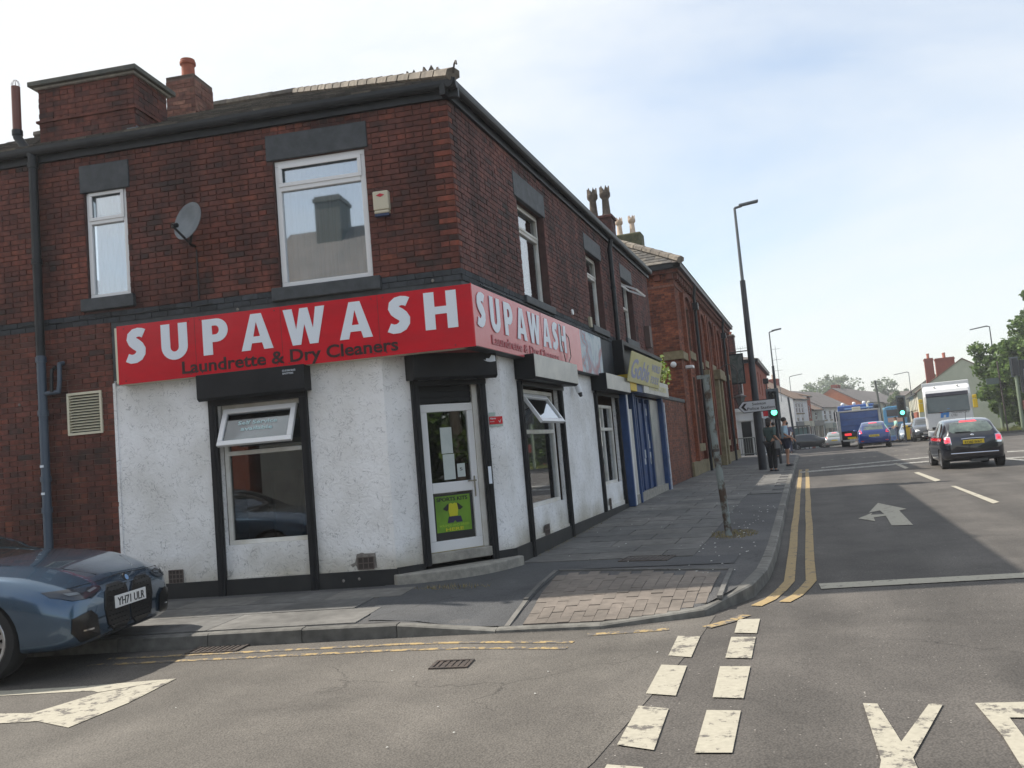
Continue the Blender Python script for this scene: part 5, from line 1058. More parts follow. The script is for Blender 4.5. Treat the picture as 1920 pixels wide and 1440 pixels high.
# corbel table, gutter
mb = MB()
for k in range(46): mb.box(FP_, PY0+k*.4, PY0+k*.4+.2, 6.78, PZ-.12, 0, .14)
for k in range(9): mb.box(FPS, k*.4, k*.4+.2, 6.78, PZ-.12, 0, .14)
mb.box(FP_, PY0-.14, PY1, PZ-.12, PZ, 0, .2); mb.box(FPS, -.2, 4, PZ-.12, PZ, 0, .2); mb.build('corbel_table', M['brick_pub'], pub, kind='stuff')
def gut(fr, a0, a1, z): mb = MB(); mb.box(fr, a0, a1, z, z+.16, .1, .32); return mb.build('gutter', M['gutter'], pub)
gut(FP_, PY0-.32, PY1+.2, PZ); gut(FPS, -.3, 8, PZ)
for y in (31.45, 41.9): mb = MB(); mb.tube([FP_(y, .2, .2), FP_(y, 6.7, .2), FP_(y, 7.1, .28)], .055, 8); mb.box(FP_, y-.14, y+.14, 6.2, 6.45, .08, .32); mb.build('downpipe', M['gutter'], pub)
mb = MB(); mb.tube([FP_(32.0, 4.3, .16), FP_(31.9, 6.55, .16)], .03, 6); mb.build('white_conduit', M['upvc'], pub)
# roof
ez = PZ+.16; rz_ = ez+2.6; e = .35; mb = MB(); a, b, c, d = Vector((PX+e, PY0-e, ez)), Vector((PX+e, PY1+e, ez)), Vector((PX-8-e, PY1+e, ez)), Vector((PX-8-e, PY0-e, ez)); r1, r2 = Vector((PX-4, PY0+3.8, rz_)), Vector((PX-4, PY1-3.8, rz_))
mb.quad(a, b, r2, r1); mb.quad(b, c, r2); mb.quad(c, d, r1, r2); mb.quad(d, a, r1); rf = mb.build('roof', M['slate_far'], pub, solid=False)
u_ = Vector((-1, 0, 0)); sl_ = (r1-(a+d)/2).normalized(); nn_ = Vector((0, -sl_.z, sl_.y)); Ls = (r1-(a+d)/2).length
slates(rf, a, u_, sl_, nn_, lambda s, t: s > 4.35*t/Ls+.05 and s < 8.7-4.35*t/Ls, 30, 18, .3, .27)
ridge_tiles(rf, a+Vector((0, 0, .04)), r1+Vector((0, 0, .04)), 13, r=.14)
pc1, pf1 = stack((-6.5, 32.2), (1, 0, 0), (0, -1, 0), 1.0, .6, 8.2, 9.5, pub, m='brick_sheen', cap=False); mb = MB(); mb.box(pf1, -.08, 1.08, 8.9, 9.62, -.68, .05); mb.build('mossy_cap', mat('mossy cement', (.05, .055, .03), .95, col2=(.1, .1, .05), scale=9), pc1, bev=.06); pot(pc1, pf1(.22, 9.6, -.3), .75, .13, 'pot_cream', 'crown'); pot(pc1, pf1(.72, 9.6, -.3), .75, .13, 'pot_cream', 'crown')
pc2, pf2 = stack((-4.5, 49.0), (1, 0, 0), (0, -1, 0), .8, 1.0, 3.0, 7.1, pub, m='brick_sheen'); pot(pc2, pf2(.25, 7.1, -.5), .25, .12, 'pot_red'); pot(pc2, pf2(.6, 7.1, -.5), .25, .12, 'pot_red')
# stone door surround
bx(FP_, 36.3, 36.7, .1, 3.9, 0, .3, 'door_pier', 'stone', bev=.02); bx(FP_, 37.6, 38.0, .1, 3.9, 0, .3, 'door_pier', 'stone', bev=.02); bx(FP_, 36.15, 38.15, 3.9, 4.3, 0, .42, 'door_hood', 'stone', bev=.02); bx(FP_, 36.7, 37.6, .3, 3.2, -.1, .03, 'door', 'black')
bx(FP_, 33.05, 33.25, .78, 4.1, .1, .3, 'pilaster', 'stone'); 
# mounted things
ps = empty('pub_sign', (-3.3, 45.9, 5.0), 0, 'dark hanging picture sign at the far end of the brick public house', 'sign')
mb = MB(); mb.box(WORLD, -4.02, -3.06, 45.86, 45.94, 4.15, 5.75); mb.build('frame', M['black'], ps); mb = MB(); mb.box(WORLD, -3.95, -3.13, 45.85, 45.86, 4.22, 5.68); mb.build('painting', pic_mat('dark painting', [(.02, .035, .03), (.05, .07, .06), (.11, .12, .11), (.03, .05, .045), (.08, .1, .09)], 2.2), ps)
mb = MB(); mb.tube([(-3.85, 45.9, 5.85), (-2.7, 45.9, 5.85)], .03, 6); mb.build('bracket', M['iron'], ps)
ln = empty('wall_lantern', (-3.0, 39.9, 3.0), 0, 'black wrought iron lantern hanging from a curled bracket on the public house', 'lantern')
mb = MB(); pth = [(-3.8, 39.9, 4.3)]+[(-3.4+.42*math.cos(rad(t)), 39.9, 4.35+.42*math.sin(rad(t))) for t in range(180, -31, -30)]+[(-3.0, 39.9, 3.55)]; mb.tube(pth, .022, 6); mb.build('bracket', M['iron'], ln)
mb = MB(); mb.lathe((-3.0, 39.9, 2.75), [(.0, .8), (.05, .78), (.06, .6), (.32, .5), (.34, .46), (.0, .46)], 6); mb.lathe((-3.0, 39.9, 2.75), [(.02, -.02), (.1, 0), (.11, .03)], 6); mb.build('hood', M['iron'], ln); mb = MB(); mb.lathe((-3.0, 39.9, 2.75), [(.1, .03), (.25, .46)], 6); mb.build('glass', mat('lantern glass', (.12, .13, .13), .1), ln)
for k, (x_, z_) in enumerate(((-4.05, 3.98),)): mb = MB(); mb.ball((x_, PY0-.12, z_), .1); tag(mb.build('wall_lamp', M['upvc']), 'small round white lamp on the side wall of the brick public house', 'lamp')
mb = MB(); mb.box(FP_, 28.3, 28.7, 3.85, 3.95, .05, .3); tag(mb.build('flood_lamp', M['upvc'], bev=.02), 'small white floodlight on the street corner of the brick public house', 'lamp')
#==PART4
# ================================================================== STREET FURNITURE
def pzz(x, y): return pz(x, y)
# rusty grey post near the kerb
rp_ = empty('rusty_post', (-1.36, 12.6, pz(-1.36, 12.6)), 0, 'leaning grey-green metal post with rust patches rising from dry grass', 'post')
M['rust_post'] = mat('flaking grey paint', (.07, .045, .03), .8, col2=(.22, .25, .24), scale=3.2, lo=.46, hi=.53, stretch=(1, 1, .8))
mb = MB(); mb.cyl((-1.30, 12.6, .1), (-1.36, 12.62, 1.35), .052, .052, 14); mb.cyl((-1.36, 12.62, 1.35), (-1.40, 12.63, 2.44), .05, .05, 14); mb.build('tube', M['rust_post'], rp_); mb = MB(); mb.cyl((-1.36, 12.62, 1.33), (-1.361, 12.62, 1.37), .056, .056, 14); mb.build('joint', M['iron'], rp_)
mb = MB(); mb.box(WORLD, -1.52, -1.34, 12.58, 12.66, 2.40, 2.45); mb.build('bracket', M['rust_post'], rp_)
def lamp_post(x, y, h, arm, lab, m='pole', ang=0, th=.09, head=.62):
    z0_ = zg(y)+.1 if x < 2 or x > 9 else zg(y)+.05
    t = empty('street_lamp', (x, y, z0_), ang, lab, 'street lamp', 'street lamps along the road')
    mb = MB(); mb.cyl((0, 0, 0), (0, 0, h*.22), th*1.25, th*1.2, 14); mb.cyl((0, 0, h*.22), (0, 0, h*.72), th, th*.8, 14); mb.build('column', M[m], t, local=True)
    mb = MB(); mb.cyl((0, 0, h*.72), (0, 0, h), th*.5, th*.38, 12); mb.cyl((0, 0, h), (arm*.25, 0, h+.05), th*.4, th*.4, 10); mb.build('upper_tube', M['steel_d'], t, local=True)
    mb = MB(); f = Fr((arm*.15, 0, h+.06), Vector((1, 0, .12)).normalized()*(1 if arm > 0 else 1), (0, 1, 0), Vector((-.12, 0, 1)).normalized()); s_ = 1 if arm > 0 else -1
    a0, a1 = sorted((0, s_*head)); mb.box(f, a0, a1, -.03, .05, -.11, .11); mb.build('luminaire', M['steel_d'], t, local=True, bev=.02)
    return t
M['pole'] = mat('dark pole paint', (.012, .015, .022), .45, col2=(.022, .026, .036), scale=3); M['steel_d'] = mat('weathered steel', (.13, .14, .15), .5, .3); M['pole_green'] = mat('pale green pole', (.16, .2, .14), .6)
lamp_post(-1.76, 30.25, 9.15, 1, 'tall dark street lamp on the pavement behind the police station sign', ang=rad(10), th=.115, head=.66)
lamp_post(-1.85, 52, 7.1, 1, 'street lamp with a thin grey mast rising left of the traffic signal', ang=rad(5), th=.09, head=.55)
lamp_post(-2.3, 118, 9.6, 1, 'slender street lamp in front of the white gable building', ang=rad(5), th=.10, head=1.5)
lamp_post(1.2, 150, 10.0, 1, 'small far street lamp in front of the shuttered shops', th=.12, head=1.3)
lamp_post(13.6, 172, 10.5, 1, 'faint distant street lamp above the brown roofs behind the tipper', th=.10, head=1.6)
lamp_post(12.0, 118, 8.6, -1, 'distant street lamp by the cream gable house with its arm to the left', th=.1, head=1.6)
lamp_post(13.75, 75, 8.3, -1, 'pale green street lamp in front of the tree on the right', m='pole_green', th=.10, head=1.25)
# direction sign on the lamp post
dsn = empty('direction_sign', (-1.76, 30.05, 2.45), rad(-10), 'white arrow-shaped Swinton Police Station sign on the dark lamp post', 'sign')
fd = Fr((0, 0, 0), (1, 0, 0), (0, -1, 0)); 
mb = MB(); mb.prism(fd, [(-.62, 0), (-.44, .2), (.66, .2), (.66, -.2), (-.44, -.2)], -.01, .012); mb.build('edge', M['ink'], dsn, local=True)
mb = MB(); mb.prism(fd, [(-.585, 0), (-.43, .178), (.64, .178), (.64, -.178), (-.43, -.178)], .012, .016); pl_ = mb.build('panel', mat('sign white', (.55, .57, .6), .4), dsn, local=True)
fdw = Fr(dsn.matrix_basis @ Vector((0, 0, 0)) if False else Vector((-1.76, 30.05, 2.45)), (math.cos(rad(-10)), math.sin(rad(-10)), 0), (math.sin(rad(-10)), -math.cos(rad(-10)), 0))
text('Swinton', fdw, -.12, .035, .017, .095, M['ink'], pl_, width=.46, bold=.016); text('Police Station', fdw, -.3, -.115, .017, .095, M['ink'], pl_, width=.92, bold=.016)
shape([[(0, .5), (.55, 1), (1, 1), (.5, .5), (1, 0), (.55, 0)]], fdw, -.5, -.12, .017, M['ink'], pl_, 'chevron', .2, .24)
# traffic signals
def signal(x, y, z0_, hgt, lab, lit='green', ang=0, away=False, pole='pole', s=1.0, r=.055):
    t = empty('traffic_light', (x, y, z0_), ang, lab, 'traffic light', 'traffic lights at the junction')
    mb = MB(); mb.cyl((0, 0, 0), (0, 0, hgt), r, r, 12); mb.build('pole', M[pole], t, local=True)
    mb = MB(); mb.box(WORLD, -.27*s, .19*s, -.06, -.04, hgt-1.05*s, hgt+.12*s); mb.build('backing_board', M['board'], t, local=True, bev=.02)
    mb = MB(); mb.box(WORLD, -.19*s, .11*s, -.2*s, -.06, hgt-.97*s, hgt+.03*s); hd = mb.build('head', M['dark_plastic'], t, local=True, bev=.02)
    if not away:
        for k, c_ in enumerate(('red', 'amber', 'green')):
            zc = hgt-.13*s-k*.33*s; mb = MB(); mb.lathe((-.04*s, -.2*s, zc), [(.11*s, 0), (.10*s, .012), (0, .02)], 16, (0, -1, 0)); mb.build('lens', M['green_on'] if (c_ == 'green' and lit == 'green') else M['lens_off'], hd, local=True)
            mb = MB(); n = 10
            for q in range(n):
                a0, a1 = rad(-10+200*q/n), rad(-10+200*(q+1)/n); P = [(-.04*s+math.cos(a)*.12*s, yy, zc+math.sin(a)*.12*s) for a in (a0, a1) for yy in (-.2*s, -.2*s-.2*s*(.35+.65*max(0, math.sin(a))))]; mb.quad(P[0], P[1], P[3], P[2])
            mb.build('hood', M['dark_plastic'], hd, local=True)
    return t
M['board'] = mat('signal board', (.10, .12, .13), .4); M['lens_off'] = mat('dark lens', (.025, .025, .02), .2)
signal(-1.33, 34.6, zg(34)+.12, 2.82, 'near traffic light showing green beside the waiting pedestrians', s=1.02)
cam_t = empty('signal_detector', (-1.55, 34.6, 3.4), 0, 'small black detector box on a stalk above the near traffic light', 'detector'); mb = MB(); mb.box(WORLD, -1.66, -1.46, 34.5, 34.7, 3.42, 3.62); mb.build('housing', M['dark_plastic'], cam_t, bev=.01); mb = MB(); mb.cyl((-1.56, 34.6, 2.9), (-1.56, 34.6, 3.42), .02, .02, 8); mb.build('stalk', M['dark_plastic'], cam_t)
signal(5.2, 57.0, zg(57)+.05, 2.72, 'far traffic light showing green in front of the blue bus', s=1.15)
signal(4.0, 60.5, zg(60), 2.5, 'dark traffic signal head behind the tipper truck with an amber glow', lit='none', s=.85)
# right side: signal seen from behind on a pale post
t = signal(12.6, 62.5, zg(62)+.1, 4.6, 'dark signal seen from behind on a pale post before the tree', lit='none', away=True, pole='pole_green', s=1.1, r=.11)
mb = MB(); mb.box(WORLD, .22, .85, -.2, .2, 2.4, 4.5); mb.build('rear_head', M['dark_plastic'], t, local=True, bev=.03); mb = MB(); mb.box(WORLD, .2, .6, -.25, .2, 1.3, 1.9); mb.build('push_box', mat('push box red', (.2, .02, .01), .4), t, local=True, bev=.02)
t = signal(4.42, 20.0, zg(20), 2.6, 'large dark signal head cut off by the right edge of the photo', lit='none', away=True, s=1.0) ; t.location = (5.0, 20.0, zg(20)-.12)
mb = MB(); mb.box(WORLD, -.82, -.3, -.3, .1, 1.65, 2.45); mb.build('hooded_head', mat('grey hood', (.03, .035, .05), .5), t, local=True, bev=.02)
mb = MB(); mb.cyl((1.5, 0, 0), (1.5, 0, .1), .1, .1, 8); mb.build('base', M['pole'], t, local=True)
sp = empty('sign_post', (12.3, 66, zg(66)+.1), 0, 'dark slim sign post standing before the tree on the right', 'sign'); mb = MB(); mb.cyl((12.0, 64, .1), (11.9, 64, 4.9), .05, .05, 8); mb.build('pole', M['iron'], sp); mb = MB(); mb.box(WORLD, 11.1, 11.85, 63.95, 64, 3.4, 3.8); mb.build('plate', mat('sign back grey', (.1, .13, .12), .5), sp)
bl = empty('plain_pole', (-2.35, 84, zg(84)), 0, 'plain dark pole with no lamp standing left of the bus shelter', 'post'); mb = MB(); mb.cyl((-1.75, 84, zg(84)), (-1.95, 84, 4.6), .11, .09, 10); mb.build('column', M['pole'], bl)
bl = empty('plain_pole', (5.6, 74, zg(74)), 0, 'bare grey pole rising between tipper truck and bus', 'post'); mb = MB(); mb.cyl((5.25, 74, zg(74)), (5.0, 74, 4.9), .1, .08, 10); mb.build('column', mat('old grey pole', (.11, .12, .11), .7), bl)
yb = empty('yellow_bin', (5.9, 60, 0), 0, 'yellow grit bin beside the railings near the bus', 'bin'); mb = MB(); p = AD(1697, 822, 66); mb.box(Fr((p.x, p.y, zg(66)+.1), (1, 0, 0), (0, -1, 0)), 0, .72, 0, .9, 0, .6); mb.build('body', M['yellow'], yb, bev=.08); mb = MB(); mb.box(Fr((p.x, p.y, zg(66)+1.0), (1, 0, 0), (0, -1, 0)), -.03, .75, 0, .1, -.03, .63); mb.build('lid', M['yellow'], yb, bev=.03)
def railing(p0, p1, lab, h=1.05, n=12, m='rail_m'):
    p0, p1 = Vector(p0), Vector(p1); t = empty('guard_rail', p0, 0, lab, 'railing', 'pedestrian guard rails')
    mb = MB(); up = Vector((0, 0, h)); mb.cyl(p0+up, p1+up, .03, .03, 8); mb.cyl(p0+up*.15, p1+up*.15, .025, .025, 8); mb.build('rails', M['rail_m'], t, kind='stuff')
    for k in range(n+1):
        q = p0.lerp(p1, k/n); mb = MB(); mb.cyl(q+(up*.15 if 0 < k < n else -up*.1), q+up*.98, .016 if 0 < k < n else .035, None, 6); mb.build('baluster' if 0 < k < n else 'post', M['rail_m'], t)
    return t
M['rail_m'] = mat('grey railing', (.10, .11, .11), .5)
z_ = zg(50)+.12
railing((-4.9, 49.7, z_), (-3.2, 50.0, z_), 'grey guard rail in front of the white pillared doorway', n=14); railing((-2.75, 48.9, z_), (-1.75, 49.3, z_), 'grey guard rail to the right of the dark lamp post', n=9)
railing((6.3, 67, zg(67)+.1), (8.5, 67.4, zg(67)+.1), 'pale guard rail behind the yellow bin near the bus', n=14)

# ================================================================== BUILDINGS FURTHER OFF
def gable_house(name, lab, o, u, L_, D_, ez_, rh, wallm, roofm, wins=(), chim=(), shop=None, gutter_m='gutter', cat='building', group=None, endm=None, floor=None):
    """o: front-left base corner, u: along the front; ridge parallel to the front"""
    o = Vector(o); u = Vector(u).normalized(); n = Vector((u.y, -u.x, 0)); t = empty(name, o, 0, lab, cat, group); f = Fr(o, u, n); zb = -1.2
    mb = MB(); holes = [(w[0]-.02, w[1]+.02, w[2]-.02, w[3]+.02) for w in wins]; wall_holes(mb, f, 0, L_, zb, ez_, holes, .12); 
    mb.quad(f(0, zb, -D_), f(L_, zb, -D_), f(L_, ez_, -D_), f(0, ez_, -D_)); mb.build('wall', M[wallm], t, solid=False)
    for e in (0, L_):
        mb = MB(); mb.prism(Fr(f(e, 0, 0), n, u, (0, 0, 1)), [(0, zb), (0, ez_), (-D_/2, ez_+rh), (-D_, ez_), (-D_, zb)], 0, .02 if e else -.02); mb.build('gable_wall', M[endm or wallm], t)
    r = Vector((0, 0, 1)); mb = MB(); th_ = .12; ov_ = .25
    k = rh/(D_/2)
    for s in (0, 1):
        c0 = ov_ if s == 0 else -D_-ov_; P = [f(-.1, ez_-ov_*k, c0), f(L_+.1, ez_-ov_*k, c0), f(L_+.1, ez_+rh, -D_/2), f(-.1, ez_+rh, -D_/2)]; mb.add(P+[p+Vector((0, 0, th_)) for p in P], [(0, 1, 2, 3), (7, 6, 5, 4), (0, 4, 5, 1), (1, 5, 6, 2), (2, 6, 7, 3), (3, 7, 4, 0)])
    rf_ = mb.build('roof', M[roofm], t)
    mb = MB(); mb.box(f, -.1, L_+.1, ez_-.16, ez_-.02, .12, .3); mb.build('gutter', M[gutter_m], t)
    for w in wins:
        m_ = w[5] if len(w) > 5 else 'upvc'
        wo_ = window(f, *w[:4], t, .06, .07, [('h', w[2]+(w[3]-w[2])*.55)], glass=M['glass_far'], mat_f=M[m_]); mb = MB(); mb.box(f, w[0]-.1, w[1]+.1, w[2]-.15, w[2], 0, .08); mb.build('window_sill', M['stone'], t)
    for (a, c, w_, d_, z1, npot, pm) in chim:
        mb = MB(); mb.box(f, a, a+w_, ez_+.1, z1, c-d_, c); ch = mb.build('chimney', M['chim_red'], t); mb = MB(); mb.box(f, a-.06, a+w_+.06, z1-.25, z1-.1, c-d_-.06, c+.06); mb.build('band', M['chim_red'], ch)
        for q in range(npot): pot(ch, f(a+w_*(q+.5)/npot, z1, c-d_/2), .55, .14, pm)
    if shop:
        for (a0, a1, m1, m2) in shop:
            zf = floor if floor is not None else zg(o.y)
            mb = MB(); mb.box(f, a0, a1, zf+2.5, zf+3.2, .02, .22); mb.build('fascia', M[m1], t); mb = MB(); mb.box(f, a0+.2, a1-.2, zf+.5, zf+2.45, .015, .05); sf = mb.build('shopfront', M[m2], t)
            for q in range(4): x_ = a0+.2+(a1-a0-.4)*q/3; mb = MB(); mb.box(f, x_-.06, x_+.06, zf+.05, zf+2.5, .05, .12); mb.build('mullion', M['upvc_dirty'] if q % 2 else M['steel_d'], sf)
            mb = MB(); mb.box(f, a0+.2, a1-.2, zf+.0, zf+.5, .015, .1); mb.build('stall_riser', M['steel_d'], sf)
    return t, f
M['chim_red'] = mat('chimney brick', (.17, .035, .025), .85, col2=(.24, .06, .035), scale=6); M['redbrick_far'] = mat('far red brick', (.22, .055, .03), .85, col2=(.30, .085, .045), scale=3, detail=10); M['white_far'] = mat('far white paint', (.52, .53, .54), .7, col2=(.6, .6, .6), scale=1.5); M['cream_far'] = mat('far cream paint', (.42, .40, .31), .7, col2=(.5, .48, .38), scale=1.5); M['grey_far'] = mat('far grey render', (.3, .31, .27), .8, col2=(.38, .38, .33), scale=1.3)
M['pale_green'] = mat('pale green render', (.36, .39, .31), .8, col2=(.44, .46, .38), scale=.8); M['orange_far'] = mat('far orange brick', (.36, .12, .05), .85, col2=(.28, .09, .045), scale=4); M['tile_brown'] = mat('brown roof tile', (.13, .085, .06), .8, col2=(.19, .13, .09), scale=2); M['shop_dark'] = mat('dark shopfront', (.03, .035, .04), .4); M['shop_teal'] = mat('teal shopfront', (.03, .1, .13), .4); M['shop_or'] = mat('orange shop window', (.25, .12, .04), .4)
# corner building past the pub: red brick upper, white pillared ground floor; its flank faces us
cb = empty('corner_bank', (-4.8, 52, 0), 0, 'red brick corner building with white pillared ground floor beyond the public house', 'building')
FB = Fr((-5.6, 52.2, 0), (1, 0, 0), (0, -1, 0)); W_ = 2.72; zb = zg(52)+.1
FBS = Fr((-5.6+W_, 52.2, 0), (0, 1, 0), (1, 0, 0))
Hc = 5.9; wb1 = [(1.28, 1.93, 3.85, 5.35)]
mb = MB(); wall_holes(mb, FB, -4, W_, 3.2, Hc, wb1, .12); mb.build('wall', M['redbrick_far'], cb, solid=False); mb = MB(); wall_holes(mb, FBS, 0, 14, 3.2, Hc, [(2, 3, 3.9, 5.3), (5, 6, 3.9, 5.3), (9, 10, 3.9, 5.3)], .12); mb.build('wall', M['redbrick_far'], cb, solid=False); mb = MB(); mb.quad((-13, 52.2, 0), (-13, 66, 0), (-13, 66, Hc), (-13, 52.2, Hc)); mb.build('wall', M['redbrick_far'], cb, solid=False)
window(FB, *wb1[0], cb, .05, .07, [('h', 4.6)], glass=M['glass_side'], behind=M['curtain_w'])
for a in (2, 5, 9): window(FBS, a, a+1, 3.9, 5.3, cb, .05, .08, [('h', 4.6)], glass=M['glass_side'])
mb = MB(); mb.box(FB, -4, W_, zb-.3, 2.85, -.3, 0); mb.box(FBS, .0, 14, zb-.3, 2.85, -.3, 0); mb.build('white_ground_floor', M['white_far'], cb)
mb = MB(); mb.box(FB, -4.0, W_+.12, 2.85, 3.0, -.3, .12); mb.box(FB, -4.0, W_+.05, 3.0, 3.2, -.3, .05); mb.box(FBS, .0, 14, 2.85, 3.2, -.3, .1); mb.build('cornice', M['white_far'], cb)
for a in (1.15, 2.35): mb = MB(); mb.box(FB, a, a+.22, zb, 2.7, .0, .09); mb.build('pillar', M['white_far'], cb)
mb = MB(); mb.box(FB, 1.6, 2.15, zb, 2.25, 0, .03); mb.build('door', M['black'], cb); mb = MB(); mb.box(FB, 1.45, 2.3, 2.3, 2.42, 0, .12); mb.build('door_hood', M['white_far'], cb)
for k, a in enumerate((1.5, 4.5, 7.5, 10.5)): mb = MB(); mb.box(FBS, a, a+2, .8, 2.4, 0, .04); mb.build('shop_window', M['shop_dark'], cb)
mb = MB(); P = [(-13, 51.9, Hc), (-5.6+W_+.25, 51.9, Hc), (-5.6+W_+.25, 66.3, Hc), (-13, 66.3, Hc), (-8, 55, Hc+1.3), (-8, 63, Hc+1.3)]; mb.add(P, [(0, 1, 4), (1, 2, 5, 4), (2, 3, 5), (3, 0, 4, 5)]); mb.build('roof', M['slate_far'], cb, solid=False)
mb = MB(); mb.box(FB, -4, W_+.22, Hc-.2, Hc, 0, .25); mb.box(FBS, 0, 14, Hc-.2, Hc, 0, .22); mb.build('gutter', M['gutter'], cb)
for k in range(3):
    mb = MB(); mb.box(FBS, 1.5+3*k, 1.6+3*k, 2.5, 3.2, .1, .8); tag(mb.build('projecting_sign', M['white_far'] if k else M['sign_red']), ('red shop sign projecting beside the corner building', 'white shop sign projecting beyond the red brick corner building', 'furthest white shop sign on the street flank of the corner building')[k], 'sign')
# buildings along the left side further on
u14 = Vector((math.sin(rad(14)), math.cos(rad(14)), 0)); A0 = Vector((-2.6*1.6, 62*1.6, 0)); zr = -.75
def rowpt(t): return A0+u14*t
t_, f_ = gable_house('terraced_shop', 'tall white-painted gable building with three narrow windows at the bend', rowpt(9.0), u14, 6.3, 9, 5.25, 2.6, 'white_far', 'tile_brown', wins=[(.9, 1.7, 3.5, 4.7), (2.2, 3.0, 3.5, 4.7), (3.5, 4.3, 3.5, 4.7), (1.0, 2.0, 1.9, 3.0), (3.2, 4.2, 1.9, 3.0)], shop=[(.1, 3.0, 'steel_d', 'shop_or'), (3.2, 6.1, 'cream_far', 'shop_dark')], floor=zr)
t_, f_ = gable_house('terraced_shop', 'narrow tall red brick party wall building with grey dormer roof beside the white gable', rowpt(15.4), u14, 1.6, 5, 5.6, .8, 'redbrick_far', 'tile_brown', endm='white_far', wins=[(.4, 1.1, 2.9, 4.4)], shop=[(.05, 1.55, 'cream_far', 'shop_dark')], chim=[(.3, -3.5, .8, 1.2, 8.3, 3, 'pot_cream')], floor=zr)
t_, f_ = gable_house('terraced_shop', 'low grey rendered shop with a dark shuttered front', rowpt(17.1), u14, 5.2, 9, 3.9, 2.4, 'grey_far', 'tile_brown', wins=[(1.6, 2.8, 2.5, 3.6)], shop=[(.1, 5.1, 'steel_d', 'shop_dark')], floor=zr)
t_, f_ = gable_house('terraced_shop', 'row building with white upper walls above grey and teal shopfronts', rowpt(22.4), u14, 18, 9, 4.2, 2.6, 'white_far', 'slate_far', wins=[(1+2.9*k, 2.3+2.9*k, 2.5, 3.8) for k in range(6)], shop=[(.2+4.4*k, 4.4+4.4*k, ('grey_far', 'shop_teal', 'steel_d', 'cream_far')[k], ('shop_dark', 'shop_teal', 'shop_dark', 'shop_or')[k]) for k in range(4)], floor=zr-.4)
t_, f_ = gable_house('terraced_shop', 'taller cream row building with an orange brick gable behind the tipper', rowpt(48), u14, 18, 8.5, 5.0, 2.6, 'cream_far', 'slate_far', endm='orange_far', wins=[(1.2+3.2*k, 2.7+3.2*k, 3.3, 4.7) for k in range(5)], shop=[(.3, 17, 'steel_d', 'shop_dark')], chim=[(5.5, -4.5, 2.4, 1.0, 8.4, 0, 'pot_red')], floor=zr-.9)
t_, f_ = gable_house('terraced_shop', 'long white row building with tall narrow windows far behind the bus', rowpt(66.4), u14, 24, 10, 4.8, 2.8, 'white_far', 'slate_far', wins=[(1.2+3.4*k, 2.6+3.4*k, 2.9, 4.4) for k in range(7)], shop=[(.3, 23, 'shop_teal', 'shop_dark')], floor=zr-1.2)
gable_house('far_terrace', 'long low brown roofed terrace behind the bus at the end of the road', (16, 200, 0), (1, -.12, 0), 40, 10, 4.3, 3.4, 'grey_far', 'slate_far', wins=[(2+4*k, 3.4+4*k, 2.0, 3.4) for k in range(8)], floor=-2.4)
# shop side of the road between corner building and white gable
gable_house('terraced_shop', 'dark shop row behind the pedestrians with brown sloping roof', (-5.0, 70, 0), (math.sin(rad(3)), math.cos(rad(3)), 0), 26, 9, 5.0, 2.2, 'white_far', 'tile_brown', wins=[(2+4*k, 3.2+4*k, 3.0, 4.4) for k in range(6)], shop=[(.3+5*k, 4.9+5*k, ('steel_d', 'shop_teal', 'cream_far', 'steel_d', 'shop_dark')[k], 'shop_dark') for k in range(5)], floor=-.1)
# right side: pale green gable house
gh, gf = gable_house('gable_house', 'pale green rendered house with big gable and red chimney stacks behind the lorry', (12.4, 126, 0), (-.06, -1, 0), 24, 9.4, 4.4, 3.1, 'cream_far', 'tile_brown', endm='pale_green', wins=[(3+4*k, 4.6+4*k, 2.6, 4.2) for k in range(5)], chim=[(17.5, -1.4, 1.1, .9, 8.3, 2, 'pot_red'), (20.6, -2.3, 1.0, 1.9, 8.0, 4, 'pot_red')], shop=[(8, 14, 'steel_d', 'shop_or'), (15, 22, 'redbrick_far', 'redbrick_far')], floor=-.9)
gable_house('gable_house', 'lower house with red ridge just left of the pale green gable', (11.9, 142, 0), (-.06, -1, 0), 14, 8, 4.0, 2.6, 'cream_far', 'tile_brown', wins=[(2+4*k, 3.6+4*k, 2.4, 3.9) for k in range(3)], floor=-1.3)
gable_house('gable_house', 'house with a red chimney mostly hidden by the big tree', (22.5, 122, 0), (-.06, -1, 0), 16, 9, 4.8, 3.4, 'redbrick_far', 'tile_brown', chim=[(12, -3.6, 1.0, 2.2, 9.6, 2, 'pot_red')], floor=-.9)
M['dull_far'] = mat('sooty render', (.13, .13, .12), .85, col2=(.2, .2, .18), scale=2)
M['chim_dull'] = mat('sooty stack', (.12, .115, .10), .85)
# houses behind the camera across the side street (seen in the window reflections)
gable_house('terraced_house', 'tall terraced house across the side street mirrored in the upstairs window', (-4.2, -11, 0), (-1, -.16, 0), 9, 9, 8.6, 3.2, 'dull_far', 'slate_far', wins=[(1.2, 2.4, 4, 5.4), (5, 6.2, 4, 5.4), (1.2, 2.8, 1, 2.6), (5, 6.6, 1, 2.6)], chim=[(6.3, -3.2, 1.1, 1.3, 13.0, 0, 'pot_red')], floor=0)
for c_ in [o for o in bpy.data.objects if o.name.startswith('chimney') and o.parent and 'mirrored in the upstairs' in o.parent.get('label', '')]:
    for q_ in [c_]+list(c_.children):
        m2_ = q_.data.copy(); m2_.materials.clear(); m2_.materials.append(M['chim_dull']); q_.data = m2_
gable_house('terraced_house', 'second brick house across the side street behind the viewpoint', (-13.6, -12.5, 0), (-1, -.16, 0), 10, 9, 6.6, 2.6, 'redbrick_far', 'slate_far', wins=[(1.2, 2.4, 4, 5.4), (6, 7.2, 4, 5.4), (1.2, 2.8, 1, 2.6)], floor=0)
